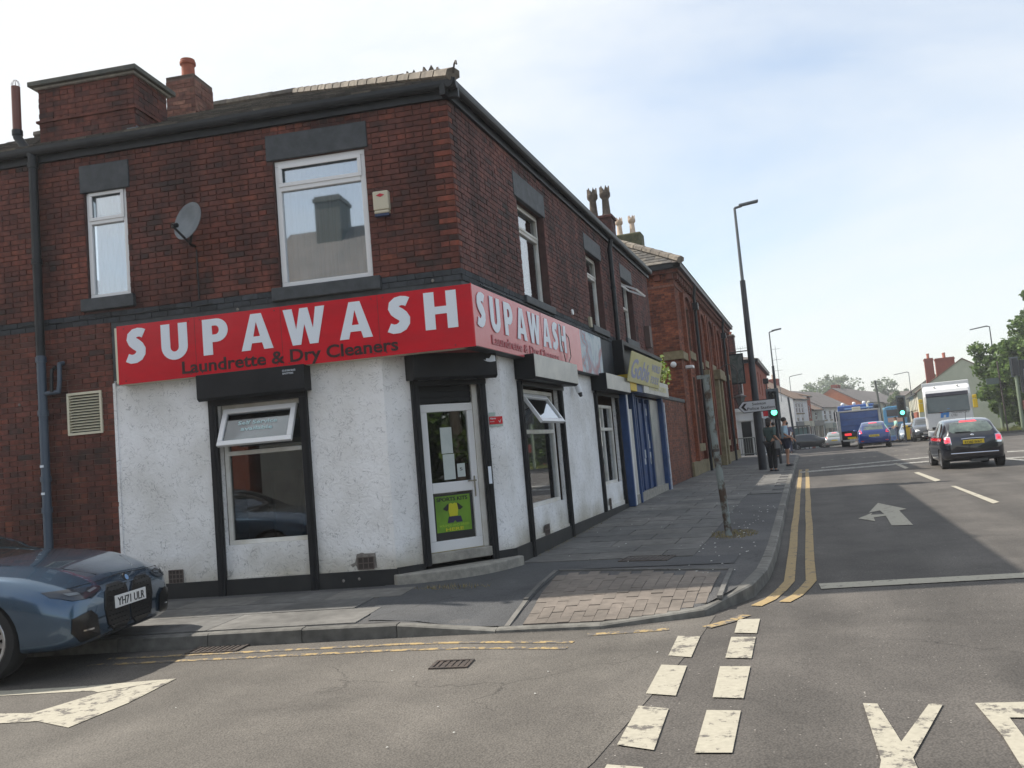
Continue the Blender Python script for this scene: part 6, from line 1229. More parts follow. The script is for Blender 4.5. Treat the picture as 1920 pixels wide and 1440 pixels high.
# bus shelter, blue-grey
bs = empty('bus_shelter', (-.6, 92, zg(92)), 0, 'glazed bus shelter on the pavement before the shop row', 'bus shelter')
fbs = Fr((-1.9, 90, zg(90)), (.5, .86, 0), (.86, -.5, 0)); mb = MB(); mb.box(fbs, 0, 2.6, 2.3, 2.42, -.9, .3); mb.build('roof', M['shop_dark'], bs)
for k in range(4): mb = MB(); mb.box(fbs, .05+.82*k, .12+.82*k, 0, 2.3, -.05, .02); mb.build('post', M['shop_dark'], bs)
for k in range(3): mb = MB(); mb.box(fbs, .14+.82*k, .83+.82*k, .2, 2.2, -.03, -.01); mb.build('pane', mat('shelter glass', (.10, .16, .17), .1), bs)
# antennas
mb = MB(); b_ = AD(1462, 720, 100); tp = AD(1453, 648, 100); mb.cyl(b_-Vector((0, 0, 2)), tp, .035, .02, 6)
for k in range(3): q = b_.lerp(tp, .35+.28*k); mb.cyl(q-Vector((.5, 0, 0)), q+Vector((.5, 0, 0)), .015, .015, 5)
tag(mb.build('radio_mast', M['steel_d']), 'thin radio mast with short cross arms against the sky', 'antenna')
def aerial(px, py, Y, lab, s=.5):
    p = AD(px, py, Y); mb = MB(); mb.cyl(p-Vector((0, 0, 1.2)), p, .012, .012, 5); mb.cyl(p-Vector((s, 0, .05)), p+Vector((s, 0, -.05)), .01, .01, 5)
    for k in range(-3, 4): mb.cyl(p+Vector((k*s/3.2, -.0, -.12)), p+Vector((k*s/3.2, 0, .12)), .006, .006, 4)
    tag(mb.build('television_aerial', M['steel_d']), lab, 'aerial')
aerial(1388, 652, 54, 'television aerial on the corner building left of the big lamp post', .45); aerial(1418, 676, 58, 'television aerial right of the big lamp post', .35)

# ================================================================== TREES, VERGE
def tree(name, lab, base, h, cr, n, leaf, m, trunk=.25, lobes=9, group=None, flat=.85, z_low=.35):
    base = Vector(base); t = empty(name, base, 0, lab, 'tree', group); mb = MB()
    tw = [base+Vector((R_.uniform(-.04, .04)*h*k, R_.uniform(-.04, .04)*h*k, h*.55*k)) for k in (0, .35, .7, 1)]; rr = [trunk, trunk*.8, trunk*.6, trunk*.4]
    for k in range(3): mb.cyl(tw[k], tw[k+1], rr[k], rr[k+1], 10, cap=False)
    cs_ = []
    for k in range(lobes):
        a = 6.283*k/lobes*1.618*2; q = R_.uniform(.25, .8); zc = z_low+(.98-z_low)*R_.random(); wr = math.sin(math.pi*min(1, max(.05, (zc-z_low+.12)/(1.12-z_low))))**.6
        c = base+Vector((math.cos(a)*cr*q*wr, math.sin(a)*cr*q*wr, h*zc*.88)); cs_.append((c, cr*R_.uniform(.33, .52)))
        s = tw[2] if zc < .7 else tw[3]; mid = s.lerp(c, .5)+Vector((0, 0, .04*h)); mb.cyl(s, mid, trunk*.3, trunk*.18, 6, cap=False); mb.cyl(mid, c, trunk*.18, trunk*.06, 6, cap=False)
    mb.build('trunk', M['bark'], t); mb = MB(); per = n//lobes
    for c, r in cs_:
        for q in range(7):
            v = Vector((R_.gauss(0, 1), R_.gauss(0, 1), R_.gauss(0, 1))).normalized()*r*R_.uniform(.4, 1.0); leaf_blob(mb, c+Vector((v.x, v.y, v.z*flat)), r*R_.uniform(.25, .5), per//7, leaf, (1, 1, .75))
    mb.build('crown', M[m], t, solid=False); return t
def tb(px, py, Y): p = AD(px, py, Y); return (p.x, p.y, zg(Y))
tree('broadleaf_tree', 'big leafy green tree at the right edge of the junction', (16.8, 74, zg(74)), 9.8, 4.9, 40000, .19, 'leaf', .35, 30, z_low=.05)
tree('broadleaf_tree', 'tall green tree rising out of the right edge of the frame', (20.6, 76, zg(76)), 13.8, 6.0, 40000, .20, 'leaf', .4, 30, z_low=.05)
tree('broadleaf_tree', 'lower bushy tree between the lorry and the big tree', (17.6, 83, zg(83)), 7.0, 3.1, 16000, .19, 'leaf', .2, 22, z_low=.02)
tree('broadleaf_tree', 'dark bushy tree at the very right behind the kerb', (22.5, 70, zg(70)), 7.5, 5.2, 26000, .2, 'leaf', .3, 24, z_low=.02)
tree('broadleaf_tree', 'green tree showing above the pale green gable', (21, 150, zg(150)), 11.5, 5.0, 5000, .3, 'leaf_hazy', .3, 10, z_low=.2)
tree('broadleaf_tree', 'small tree crown between the two red chimneys', (14.5, 165, zg(165)), 9.6, 3.8, 3000, .3, 'leaf_hazy', .3, 8, z_low=.2)
for (px, Y, h_, cr_, mm, lb) in ((1492, 230, 16, 7, 'leaf_hazy', 'round green tree rising above the white gable roof'), (1515, 235, 14, 6, 'leaf_hazy', 'lighter low tree right of the round tree over the shops'), (1545, 240, 15.5, 9, 'leaf_hazy', 'mid green broad tree above the shuttered shops'), (1577, 260, 20, 10, 'leaf_hazier', 'tall pale grey-green tree on the skyline above the row'), (1560, 262, 18, 8, 'leaf_hazier', 'pale tree half hidden at the left of the tall skyline tree'), (1672, 270, 16, 9, 'leaf_hazy', 'low round tree on the skyline above the far brown roof'), (1706, 280, 14.5, 6, 'leaf_hazy', 'distant tree just left of the pale green gable')):
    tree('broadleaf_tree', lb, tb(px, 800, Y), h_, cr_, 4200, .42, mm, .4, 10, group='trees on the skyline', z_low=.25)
tree('broadleaf_tree', 'leafy tree behind the viewpoint mirrored in the door glass', (13.5, 5.6, 0), 8.5, 4.6, 12000, .2, 'leaf', .3, 10, z_low=.12)
vg = tag(sheet('verge', [(10.8, 64), (60, 66), (60, 160), (14.5, 160), (11.6, 100)], lambda x, y: zg(y)+.12, 6, mat('verge soil and grass', (.12, .10, .045), .95, col2=(.075, .085, .03), scale=1.5)), kind='structure')
mb = MB(); pts = [(60, 65.6), (13.5, 63.8), (11.4, 63.9), (10.7, 65), (10.9, 80), (11.5, 100), (14.4, 160)]
for a, b in zip(pts[:-1], pts[1:]):
    a3 = Vector((*a, zg(a[1])-.2)); b3 = Vector((*b, zg(b[1])-.2)); d = (b3-a3).normalized(); nn = Vector((-d.y, d.x, 0)); up_ = Vector((0, 0, .34)); mb.quad(a3, b3, b3+up_, a3+up_); mb.quad(a3+up_, b3+up_, b3+up_-nn*.15, a3+up_-nn*.15)
mb.build('far_kerb', M['kerb'], kind='structure', solid=False)
tufts('dry_grass', 17, 66, 6, 1.6, 5000, .35, 'strip of dry grass and weeds under the trees at the far kerb', zf=lambda x, y: zg(y)+.12, m=mat('verge grass', (.2, .19, .06), .9, col2=(.1, .14, .03), scale=1.2))
tufts('dry_grass', 14, 70, 3.2, 4, 4000, .5, 'green undergrowth below the big tree', zf=lambda x, y: zg(y)+.12, m=MATS['verge grass'])
isl = sheet('traffic_island', [(5.0, 64.5), (9.2, 65.5), (9.4, 78), (9.9, 112), (7.8, 112), (5.6, 78)], lambda x, y: zg(y)+.1, 5, M['asphalt_path'])
isl2 = sheet('far_pavement', [(-1.3, 56), (-1.5, 80), (-.7, 92), (-.7+.249*80, 92+.97*80), (-30, 175), (-30, 56)], lambda x, y: zg(y)+.09, 5, M['asphalt_path'])
isl3 = sheet('right_pavement', [(9.9, 112), (10.5, 112), (12, 170), (8.5, 170)], lambda x, y: zg(y)+.1, 8, M['asphalt_path'])
#==PART5
# ================================================================== VEHICLES
def car_paint(name, col, flake=.3, rough=.28):
    m = mat(name, col, rough*.8, flake, coat=1.0); m.node_tree.nodes['Principled BSDF'].inputs['Coat Roughness'].default_value = .04; return m
M['car_glass'] = mat('car glass', (.012, .016, .018), .03, spec=.9); M['well'] = mat('wheel well', (.006, .006, .007), .9); M['alloy'] = mat('alloy', (.35, .35, .36), .3, .8); M['grille'] = mat('grille black', (.006, .006, .007), .25)
def car_body(st, m, parent, arches, sub=5, name='body'):
    """st rows: x, z underside, z belt, z top, half widths at waist, belt and top"""
    rings = []
    n = len(st)
    for i in range(n-1):
        p0, p1, p2, p3 = st[max(0, i-1)], st[i], st[i+1], st[min(n-1, i+2)]
        for k in range(sub):
            t = k/sub; rings.append([.5*((2*b)+(-a+c)*t+(2*a-5*b+4*c-d)*t*t+(-a+3*b-3*c+d)*t**3) for a, b, c, d in zip(p0, p1, p2, p3)])
    rings.append(list(st[-1])); V = []
    for x, zb, zl, zt, wm, wl, wt in rings:
        hh = max(.03, zt-zl); half = [(0, zb), (.62*wm, zb), (.9*wm, zb+.015), (.975*wm, zb+.09), (wm, zb+.5*(zl-zb)), (wm*.995, zl-.16), (wl+(wm-wl)*.45, zl-.05), (wl, zl), (wl+(wt-wl)*.42, zl+hh*.4), (wl+(wt-wl)*.86, zl+hh*.84), (wt*.97, zt-hh*.055), (wt*.8, zt-hh*.01), (wt*.45, zt+.008), (0, zt+.012)]
        fine = []
        for i in range(len(half)-1):
            p0, p1, p2, p3 = half[max(0, i-1)], half[i], half[i+1], half[min(len(half)-1, i+2)]
            for k in range(2):
                t = k/2; fine.append(tuple(.5*((2*b)+(-a+c)*t+(2*a-5*b+4*c-d)*t*t+(-a+3*b-3*c+d)*t**3) for a, b, c, d in zip(p0, p1, p2, p3)))
        fine.append(half[-1]); ring = [(y, z) for y, z in fine]+[(-y, z) for y, z in fine[-2:0:-1]]; V.append([Vector((x, y, z)) for y, z in ring])
    mb = MB(); c = len(V[0]); P = [p for r in V for p in r]
    mb.add(P, [(i*c+j, i*c+(j+1) % c, (i+1)*c+(j+1) % c, (i+1)*c+j) for i in range(len(V)-1) for j in range(c)]+[tuple(range(c)), tuple(range(len(P)-1, len(P)-1-c, -1))], True)
    o = mb.build(name, m, parent, local=True, smooth=True)
    if arches:
        cb = MB(); ymax = 1.2
        for (xa, r, y0) in arches:
            for s in (-1, 1): cb.cyl((xa, s*y0, r[1]), (xa, s*1.3, r[1]), r[0], r[0], 28)
        cut = cb.build('cut', M['well'], None, local=True)
        pm = Matrix.Translation(parent.location) @ parent.rotation_euler.to_matrix().to_4x4() @ Matrix.Diagonal((*parent.scale, 1)); n0 = len(o.data.polygons)
        for att in range(6):
            cut.matrix_basis = pm @ Matrix.Translation((.0013*att, .0017*att, .0021*att)) @ Matrix.Rotation(.0007*att, 4, 'Y')
            bo = o.modifiers.new('b', 'BOOLEAN'); bo.object = cut; bo.operation = 'DIFFERENCE'; bo.solver = 'EXACT' if att < 4 else 'FAST'; bo.material_mode = 'TRANSFER'
            bpy.context.view_layer.update()
            dg = bpy.context.evaluated_depsgraph_get(); me = bpy.data.meshes.new_from_object(o.evaluated_get(dg)); o.modifiers.clear()
            if len(me.polygons) > n0*.7: break
        else: me = o.data
        o.data = me; me.name = name; bpy.data.objects.remove(cut)
        try: me.set_sharp_from_angle(angle=rad(60))
        except Exception: pass
    bm = bmesh.new(); bm.from_mesh(o.data); bvh = BVHTree.FromBMesh(bm); bm.free()
    return o, bvh
def conform(poly, axis, bvh, m, name, parent, off=.005, step=.06, two=False, label=None, thick=0):
    """lay a flat outline onto a curved body, thrown along an axis"""
    out = []
    for sgn in ((1, -1) if two else (1,)):
        bm = bmesh.new(); vs_ = [bm.verts.new((a, b, 0)) for a, b in poly]; bm.faces.new(vs_)
        for ax in (0, 1):
            vals = [p[ax] for p in poly]; k = math.ceil(min(vals)/step)*step
            while k < max(vals):
                co = [0, 0, 0]; co[ax] = k; no = [0, 0, 0]; no[ax] = 1; bmesh.ops.bisect_plane(bm, geom=bm.verts[:]+bm.edges[:]+bm.faces[:], plane_co=co, plane_no=no); k += step
        last = None
        for v in bm.verts:
            a, b = v.co.x, v.co.y
            if axis[0] == 'x': s = 1 if axis[1] == '+' else -1; o_ = Vector((5*s, a*sgn, b)); d = Vector((-s, 0, 0))
            elif axis[0] == 'y': s = (1 if axis[1] == '+' else -1)*sgn; o_ = Vector((a, 4*s, b)); d = Vector((0, -s, 0))
            else: o_ = Vector((a, b*sgn, 4)); d = Vector((0, 0, -1))
            h = bvh.ray_cast(o_, d)
            if h[0] is not None: v.co = h[0]-d*off; last = v.co.copy()
            else: v.co = last.copy() if last is not None else o_+d*4
        me = bpy.data.meshes.new(name); bm.to_mesh(me); bm.free(); me.materials.append(m); me.polygons.foreach_set('use_smooth', [True]*len(me.polygons))
        o = bpy.data.objects.new(name, me); C.objects.link(o); o.parent = parent
        if label: o['label'] = label
        out.append(o)
    return out[0]
def wheel(parent, x, y, r, w_=.2, rim='alloy', spokes=5, rimr=.66):
    s = 1 if y > 0 else -1; y0, y1 = y, y-s*w_
    mb = MB(); pr = [(rimr*r, 0), (.8*r, -.012), (.95*r, .0), (r, .035), (r, w_-.035), (.95*r, w_), (.6*r, w_)]
    mb.lathe((x, y, r), pr, 26, (0, -s, 0)); ty = mb.build('tyre', M['rubber'], parent, local=True)
    mb = MB(); mb.lathe((x, y, r), [(rimr*r*1.02, .0), (rimr*r*.93, .012), (rimr*r*.9, .05), (0, .06)], 26, (0, -s, 0)); rm = mb.build('rim', M[rim], ty, local=True) if spokes == 0 else mb.build('rim', M['well'], ty, local=True)
    if spokes:
        mb = MB(); mb.lathe((x, y, r), [(rimr*r*1.02, .002), (rimr*r*.98, -.006), (rimr*r*.9, .0), (rimr*r*.88, .02)], 26, (0, -s, 0)); mb.lathe((x, y, r), [(.16*r, .0), (.14*r, -.004), (0, -.004)], 14, (0, -s, 0))
        for k in range(spokes):
            for dd in (-.17, .17):
                a = 6.283*k/spokes; a1 = a+dd; p0 = Vector((x+math.cos(a)*.1*r, y-s*.004, r+math.sin(a)*.1*r)); p1 = Vector((x+math.cos(a1)*rimr*r*.93, y-s*.006, r+math.sin(a1)*rimr*r*.93)); dv = (p1-p0).normalized(); q = Vector((-dv.z, 0, dv.x))*.022*r/.33
                P = [p0-q, p0+q, p1+q*.8, p1-q*.8]; mb.add(P+[p+Vector((0, -s*.025, 0)) for p in P], [(0, 1, 2, 3), (7, 6, 5, 4), (0, 4, 5, 1), (1, 5, 6, 2), (2, 6, 7, 3), (3, 7, 4, 0)])
        mb.build('spokes', M[rim], ty, local=True)
    return ty
def lbox(parent, name, m, x0, x1, y0, y1, z0, z1, bev=0, label=None): mb = MB(); mb.wbox(x0, x1, y0, y1, z0, z1); return mb.build(name, M[m] if isinstance(m, str) else m, parent, local=True, bev=bev, label=label)
def mirror_(parent, m, x, y, z, s=1, size=(.1, .2, .14)):
    for sg in (1, -1):
        mb = MB(); mb.ball((x, sg*(y+.12), z), 1, 12, 8, (size[0]*.8, size[1]*.5, size[2]*.5)); mo = mb.build('door_mirror', m, parent, local=True); mb = MB(); mb.cyl((x+.02, sg*(y-.03), z-.04), (x+.01, sg*(y+.08), z-.02), .022, .018, 8); mb.build('stalk', M['dark_plastic'], mo, local=True)
def plate_text(s, root, x, z, facing, width, m, par, y=0, hgt=.065):
    R4 = root_matrix(root); d = R4.to_3x3(); u = d @ Vector((0, facing, 0)); n = d @ Vector((facing, 0, 0)); f = Fr(R4 @ Vector((x, 0, z)), u, n)
    text(s, f, y-width/2, -hgt*.5, .001, hgt, m, par, width=width, bold=.012, name='number')

# --- blue coupe, nose towards the corner
CX, TH = Vector((-6.1, 6.34)), rad(14)
hd = Vector((math.cos(TH), math.sin(TH))); cc = CX-hd*2.42
bmw = empty('blue_coupe', (cc.x, cc.y, .01), TH, 'parked metallic blue coupe with black kidney grille nosing in from the left edge', 'car')
bmw.rotation_euler.y = rad(-.8)
BL = car_paint('metallic blue', (.055, .10, .16), .65, .3)
st = [(-2.40, .42, .84, .88, .74, .66, .55), (-2.2, .28, .93, 1.00, .87, .80, .62), (-1.6, .2, .96, 1.13, .925, .84, .58), (-.9, .19, .95, 1.33, .93, .86, .55), (-.2, .19, .95, 1.39, .93, .86, .57), (.4, .19, .94, 1.32, .93, .86, .58), (.85, .19, .94, 1.12, .93, .86, .64), (1.08, .2, .92, 1.0, .93, .86, .68), (1.5, .2, .885, .965, .93, .85, .6), (1.95, .2, .815, .90, .92, .82, .55), (2.22, .2, .725, .80, .885, .78, .5), (2.36, .22, .645, .715, .80, .71, .45), (2.42, .27, .56, .64, .68, .62, .4)]
bb, bv = car_body(st, BL, bmw, [(1.60, (.375, .345), .62), (-1.25, (.365, .345), .62)], 6)
conform([(-.72, .985), (.72, .985), (.60, 1.30), (-.60, 1.30)], 'x+', bv, M['car_glass'], 'windscreen', bmw)
conform([(-.95, .99), (.55, .985), (.82, 1.02), (.28, 1.27), (-.35, 1.33), (-.95, 1.27)], 'y+', bv, M['car_glass'], 'side_window', bmw, two=True)
for sg in (1, -1):
    k_ = [(sg*a, b) for a, b in ((.02, .32), (.09, .26), (.26, .26), (.36, .33), (.395, .48), (.38, .61), (.32, .665), (.15, .67), (.06, .63), (.025, .55))]
    kg = conform(k_, 'x+', bv, M['grille'], 'kidney_grille', bmw, .012, .04)
    mb = MB()
    for r in range(9):
        for c_ in range(6):
            y_, z_ = sg*(.07+c_*.052+(.026 if r % 2 else 0)), .31+r*.042
            if abs(y_) > .335 or (.42 < z_ < .58 and abs(y_) < .29): continue
            h = bv.ray_cast(Vector((5, y_, z_)), Vector((-1, 0, 0)))[0]
            if h: mb.wbox(h.x+.008, h.x+.022, y_-.011, y_+.011, z_-.004, z_+.004)
    mb.build('mesh_insert', mat('dark chrome', (.08, .085, .09), .25, .8), kg, local=True, kind='stuff')
    mb = MB(); pth = [bv.ray_cast(Vector((5, a, b)), Vector((-1, 0, 0)))[0]+Vector((.006, 0, 0)) for a, b in k_+[k_[0]]]; mb.tube(pth, .007, 6); mb.build('grille_rim', M['grille'], kg, local=True)
    hl = conform([(sg*a, b) for a, b in ((.43, .655), (.56, .60), (.76, .605), (.845, .655), (.85, .705), (.70, .70), (.43, .68))], 'x+', bv, mat('headlamp dark', (.03, .035, .045), .08, spec=.9), 'headlight', bmw, .014, .035)
    conform([(sg*a, b) for a, b in ((.68, .645), (.77, .65), (.79, .675), (.69, .668))], 'x+', bv, mat('lens dark', (.16, .18, .2), .1), 'lens', hl, .02, .04)
    conform([(sg*a, b) for a, b in ((.48, .665), (.58, .645), (.60, .66), (.50, .68))], 'x+', bv, mat('lens dark', (.16, .18, .2), .1), 'lens', hl, .02, .04)
    lo = conform([(sg*a, b) for a, b in ((.50, .27), (.72, .25), (.80, .34), (.80, .46), (.62, .50), (.53, .44))], 'x+', bv, M['grille'], 'air_intake', bmw, .014, .035)
    conform([(sg*a, b) for a, b in ((.60, .335), (.72, .34), (.72, .352), (.60, .35))], 'x+', bv, M['chrome'], 'trim', lo, .022, .05)
conform([(-.42, .245), (.42, .245), (.36, .30), (-.36, .30)], 'x+', bv, M['grille'], 'lower_grille', bmw, .006, .06)
fx = bv.ray_cast(Vector((5, 0, .5)), Vector((-1, 0, 0)))[0].x
pl = lbox(bmw, 'number_plate', 'plate_w', fx+.012, fx+.022, -.26, .26, .445, .555, .004); plate_text('YH71 ULR', bmw, fx+.0225, .50, 1, .45, M['ink'], pl, hgt=.075)
h = bv.ray_cast(Vector((5, 0, .685)), Vector((-1, 0, 0)))[0]; mb = MB(); mb.lathe((h.x-.004, 0, .685), [(.041, 0), (.041, .008), (.036, .011), (0, .012)], 20, (1, 0, .35)); bdg = mb.build('badge', M['grille'], bmw, local=True)
mb = MB(); mb.lathe((h.x, 0, .685), [(.026, .010), (.026, .0115), (0, .0125)], 16, (1, 0, .35)); mb.build('roundel', mat('badge blue white', (.2, .35, .6), .2), bdg, local=True)
for sg in (1, -1):
    p_ = []
    for a, b in ((2.3, .30), (2.1, .46), (1.7, .60), (1.2, .68)):
        h = bv.ray_cast(Vector((a, sg*b, 4)), Vector((0, 0, -1)))[0]; p_.append(h+Vector((0, 0, .002)))
    mb = MB(); mb.tube(p_, .003, 4); mb.build('bonnet_line', M['grille'], bmw, local=True)
h_ = [bv.ray_cast(Vector((5, y_, .70+.03*(1-abs(y_)/.8))), Vector((-1, 0, 0)))[0] for y_ in [q*.08 for q in range(-9, 10)]]
mb = MB(); mb.tube([q+Vector((.001, 0, 0)) for q in h_ if q], .004, 4); mb.build('bonnet_gap', M['grille'], bmw, local=True)
for x_ in (1.60, -1.25):
    for s in (1, -1): wheel(bmw, x_, s*.905, .345, .23, 'alloy', 5, .74)
mirror_(bmw, M['grille'], .62, .86, 1.0, size=(.14, .24, .15))
# --- black hatchback from behind (the nearest moving car)
def hatch(name, loc, rz, lab, paint, scale=(1, 1, 1), plate='KX12 ABC', glassz=None, lights='fiat', lit=True, seats=True, det=4, group=None):
    root = empty(name, loc, rz, lab, 'car', group); return root
LX, LW, LH = 1, 1, 1
st_f = [(-1.77, .36, .78, .84, .62, .56, .42), (-1.70, .30, .90, 1.00, .735, .69, .54), (-1.48, .25, .97, 1.25, .80, .75, .56), (-1.15, .22, .99, 1.42, .815, .775, .575), (-.6, .2, .98, 1.49, .82, .78, .58), (0, .2, .97, 1.48, .82, .78, .58), (.45, .2, .96, 1.36, .815, .77, .56), (.85, .2, .94, 1.10, .805, .75, .56), (1.2, .2, .88, .97, .79, .71, .5), (1.6, .22, .75, .85, .73, .6, .45), (1.77, .3, .6, .68, .6, .5, .35)]
BLK = car_paint('black blue paint', (.006, .008, .016), .2, .25)
fi = empty('black_hatchback', (3.98, 27.5, zg(28)-.02), rad(90+.5), 'small rounded black hatchback with red door stripe driving away', 'car')
fi.scale = (.93, .96, .91)
fb_, fv = car_body(st_f, BLK, fi, [(1.12, (.325, .30), .52), (-1.15, (.325, .30), .52)], 5)
M['rear_glass'] = mat('rear window', (.05, .07, .07), .06, col2=(.12, .16, .14), scale=5, spec=.8)
rwn = conform([(-.47, 1.075), (.47, 1.075), (.56, 1.14), (.48, 1.36), (.38, 1.40), (-.38, 1.40), (-.48, 1.36), (-.56, 1.14)], 'x-', fv, M['rear_glass'], 'rear_window', fi)
conform([(-1.2, 1.03), (-.52, 1.03), (-.52, 1.36), (-.85, 1.38), (-1.15, 1.22)], 'y+', fv, M['car_glass'], 'side_window', fi, two=True)
conform([(-.42, 1.03), (.62, 1.03), (.30, 1.33), (-.1, 1.40), (-.42, 1.40)], 'y+', fv, M['car_glass'], 'side_window', fi, two=True)
conform([(-.68, 1.02), (.68, 1.02), (.5, 1.38), (-.5, 1.38)], 'x+', fv, M['car_glass'], 'windscreen', fi)
M['lamp_pink'] = mat('lit rear lamp', (.65, .08, .12), .12, emit=((1, .12, .2), .45))
for sg in (1, -1):
    l_ = conform([(sg*a, b) for a, b in ((.555, .74), (.70, .73), (.735, .82), (.735, .95), (.66, .99), (.565, .98))], 'x-', fv, M['chrome'], 'rear_light', fi, .006, .05)
    conform([(sg*a, b) for a, b in ((.575, .80), (.72, .79), (.725, .93), (.65, .965), (.58, .95))], 'x-', fv, M['lamp_pink'], 'lens', l_, .012, .05)
    conform([(sg*(.65+.035*math.cos(t)), .86+.035*math.sin(t)) for t in [q*.785 for q in range(8)]], 'x-', fv, M['tail'], 'lamp', l_, .018, .05)
x_ = fv.ray_cast(Vector((-5, 0, .78)), Vector((1, 0, 0)))[0].x
pl = lbox(fi, 'number_plate', 'plate_y', x_-.035, x_-.02, -.27, .26, .735, .85, .004); plate_text('KO60 WAY', fi, x_-.0355, .79, -1, .43, M['ink'], pl, hgt=.075)
mb = MB(); pts_ = [Vector((fv.ray_cast(Vector((-5, y_, .885)), Vector((1, 0, 0)))[0].x-.015, y_, .885+.012*(1-(y_/.3)**2))) for y_ in (-.3, -.2, -.1, 0, .1, .2, .3)]; mb.tube(pts_, .017, 8); mb.build('chrome_handle', M['chrome'], fi, local=True)
mb = MB(); mb.ball((fv.ray_cast(Vector((-5, 0, .985)), Vector((1, 0, 0)))[0].x, 0, .985), .05, 12, 8, (.3, 1, .9)); mb.build('badge', M['chrome'], fi, local=True)
mb = MB(); pts_ = [Vector((fv.ray_cast(Vector((-5, y_, .47)), Vector((1, 0, 0)))[0].x-.012, y_, .47)) for y_ in [q*.1 for q in range(-6, 7)]]; mb.tube(pts_, .022, 8); mb.build('bumper_strip', M['chrome'], fi, local=True)
conform([(-.23, 1.385), (.23, 1.385), (.2, 1.43), (-.2, 1.43)], 'x-', fv, M['tail'], 'brake_light', fi, .008, .05)
mb = MB(); mb.tube([(-1.66, .02, 1.09), (-1.655, .42, 1.10)], .012, 6); mb.build('wiper', M['grille'], fi, local=True)
conform([(-1.5, .86), (.62, .86), (.62, .945), (-1.5, .945)], 'y+', fv, M['sign_red'], 'red_stripe', fi, .005, .08, two=True)
M['chequer'] = mat('chequer white', (.6, .6, .62), .3)
for q in range(5): conform([(-1.42+q*.09, .865+.04*(q % 2)), (-1.375+q*.09, .865+.04*(q % 2)), (-1.375+q*.09, .90+.04*(q % 2)), (-1.42+q*.09, .90+.04*(q % 2))], 'y+', fv, M['chequer'], 'chequer', fi, .008, .1, two=True)
for xx in (1.12, -1.15):
    for s in (1, -1): wheel(fi, xx, s*.80, .30, .19, 'alloy', 5, .66)
mirror_(fi, M['grille'], .55, .82, .98, size=(.14, .22, .17)); mb = MB(); mb.tube([(-1.0, 0, 1.46), (-1.12, 0, 1.75)], .006, 5); mb.build('aerial', M['ink'], fi, local=True)
lbox(fi, 'exhaust_box', 'steel_d', -1.6, -1.3, -.35, .1, .2, .3, .03)
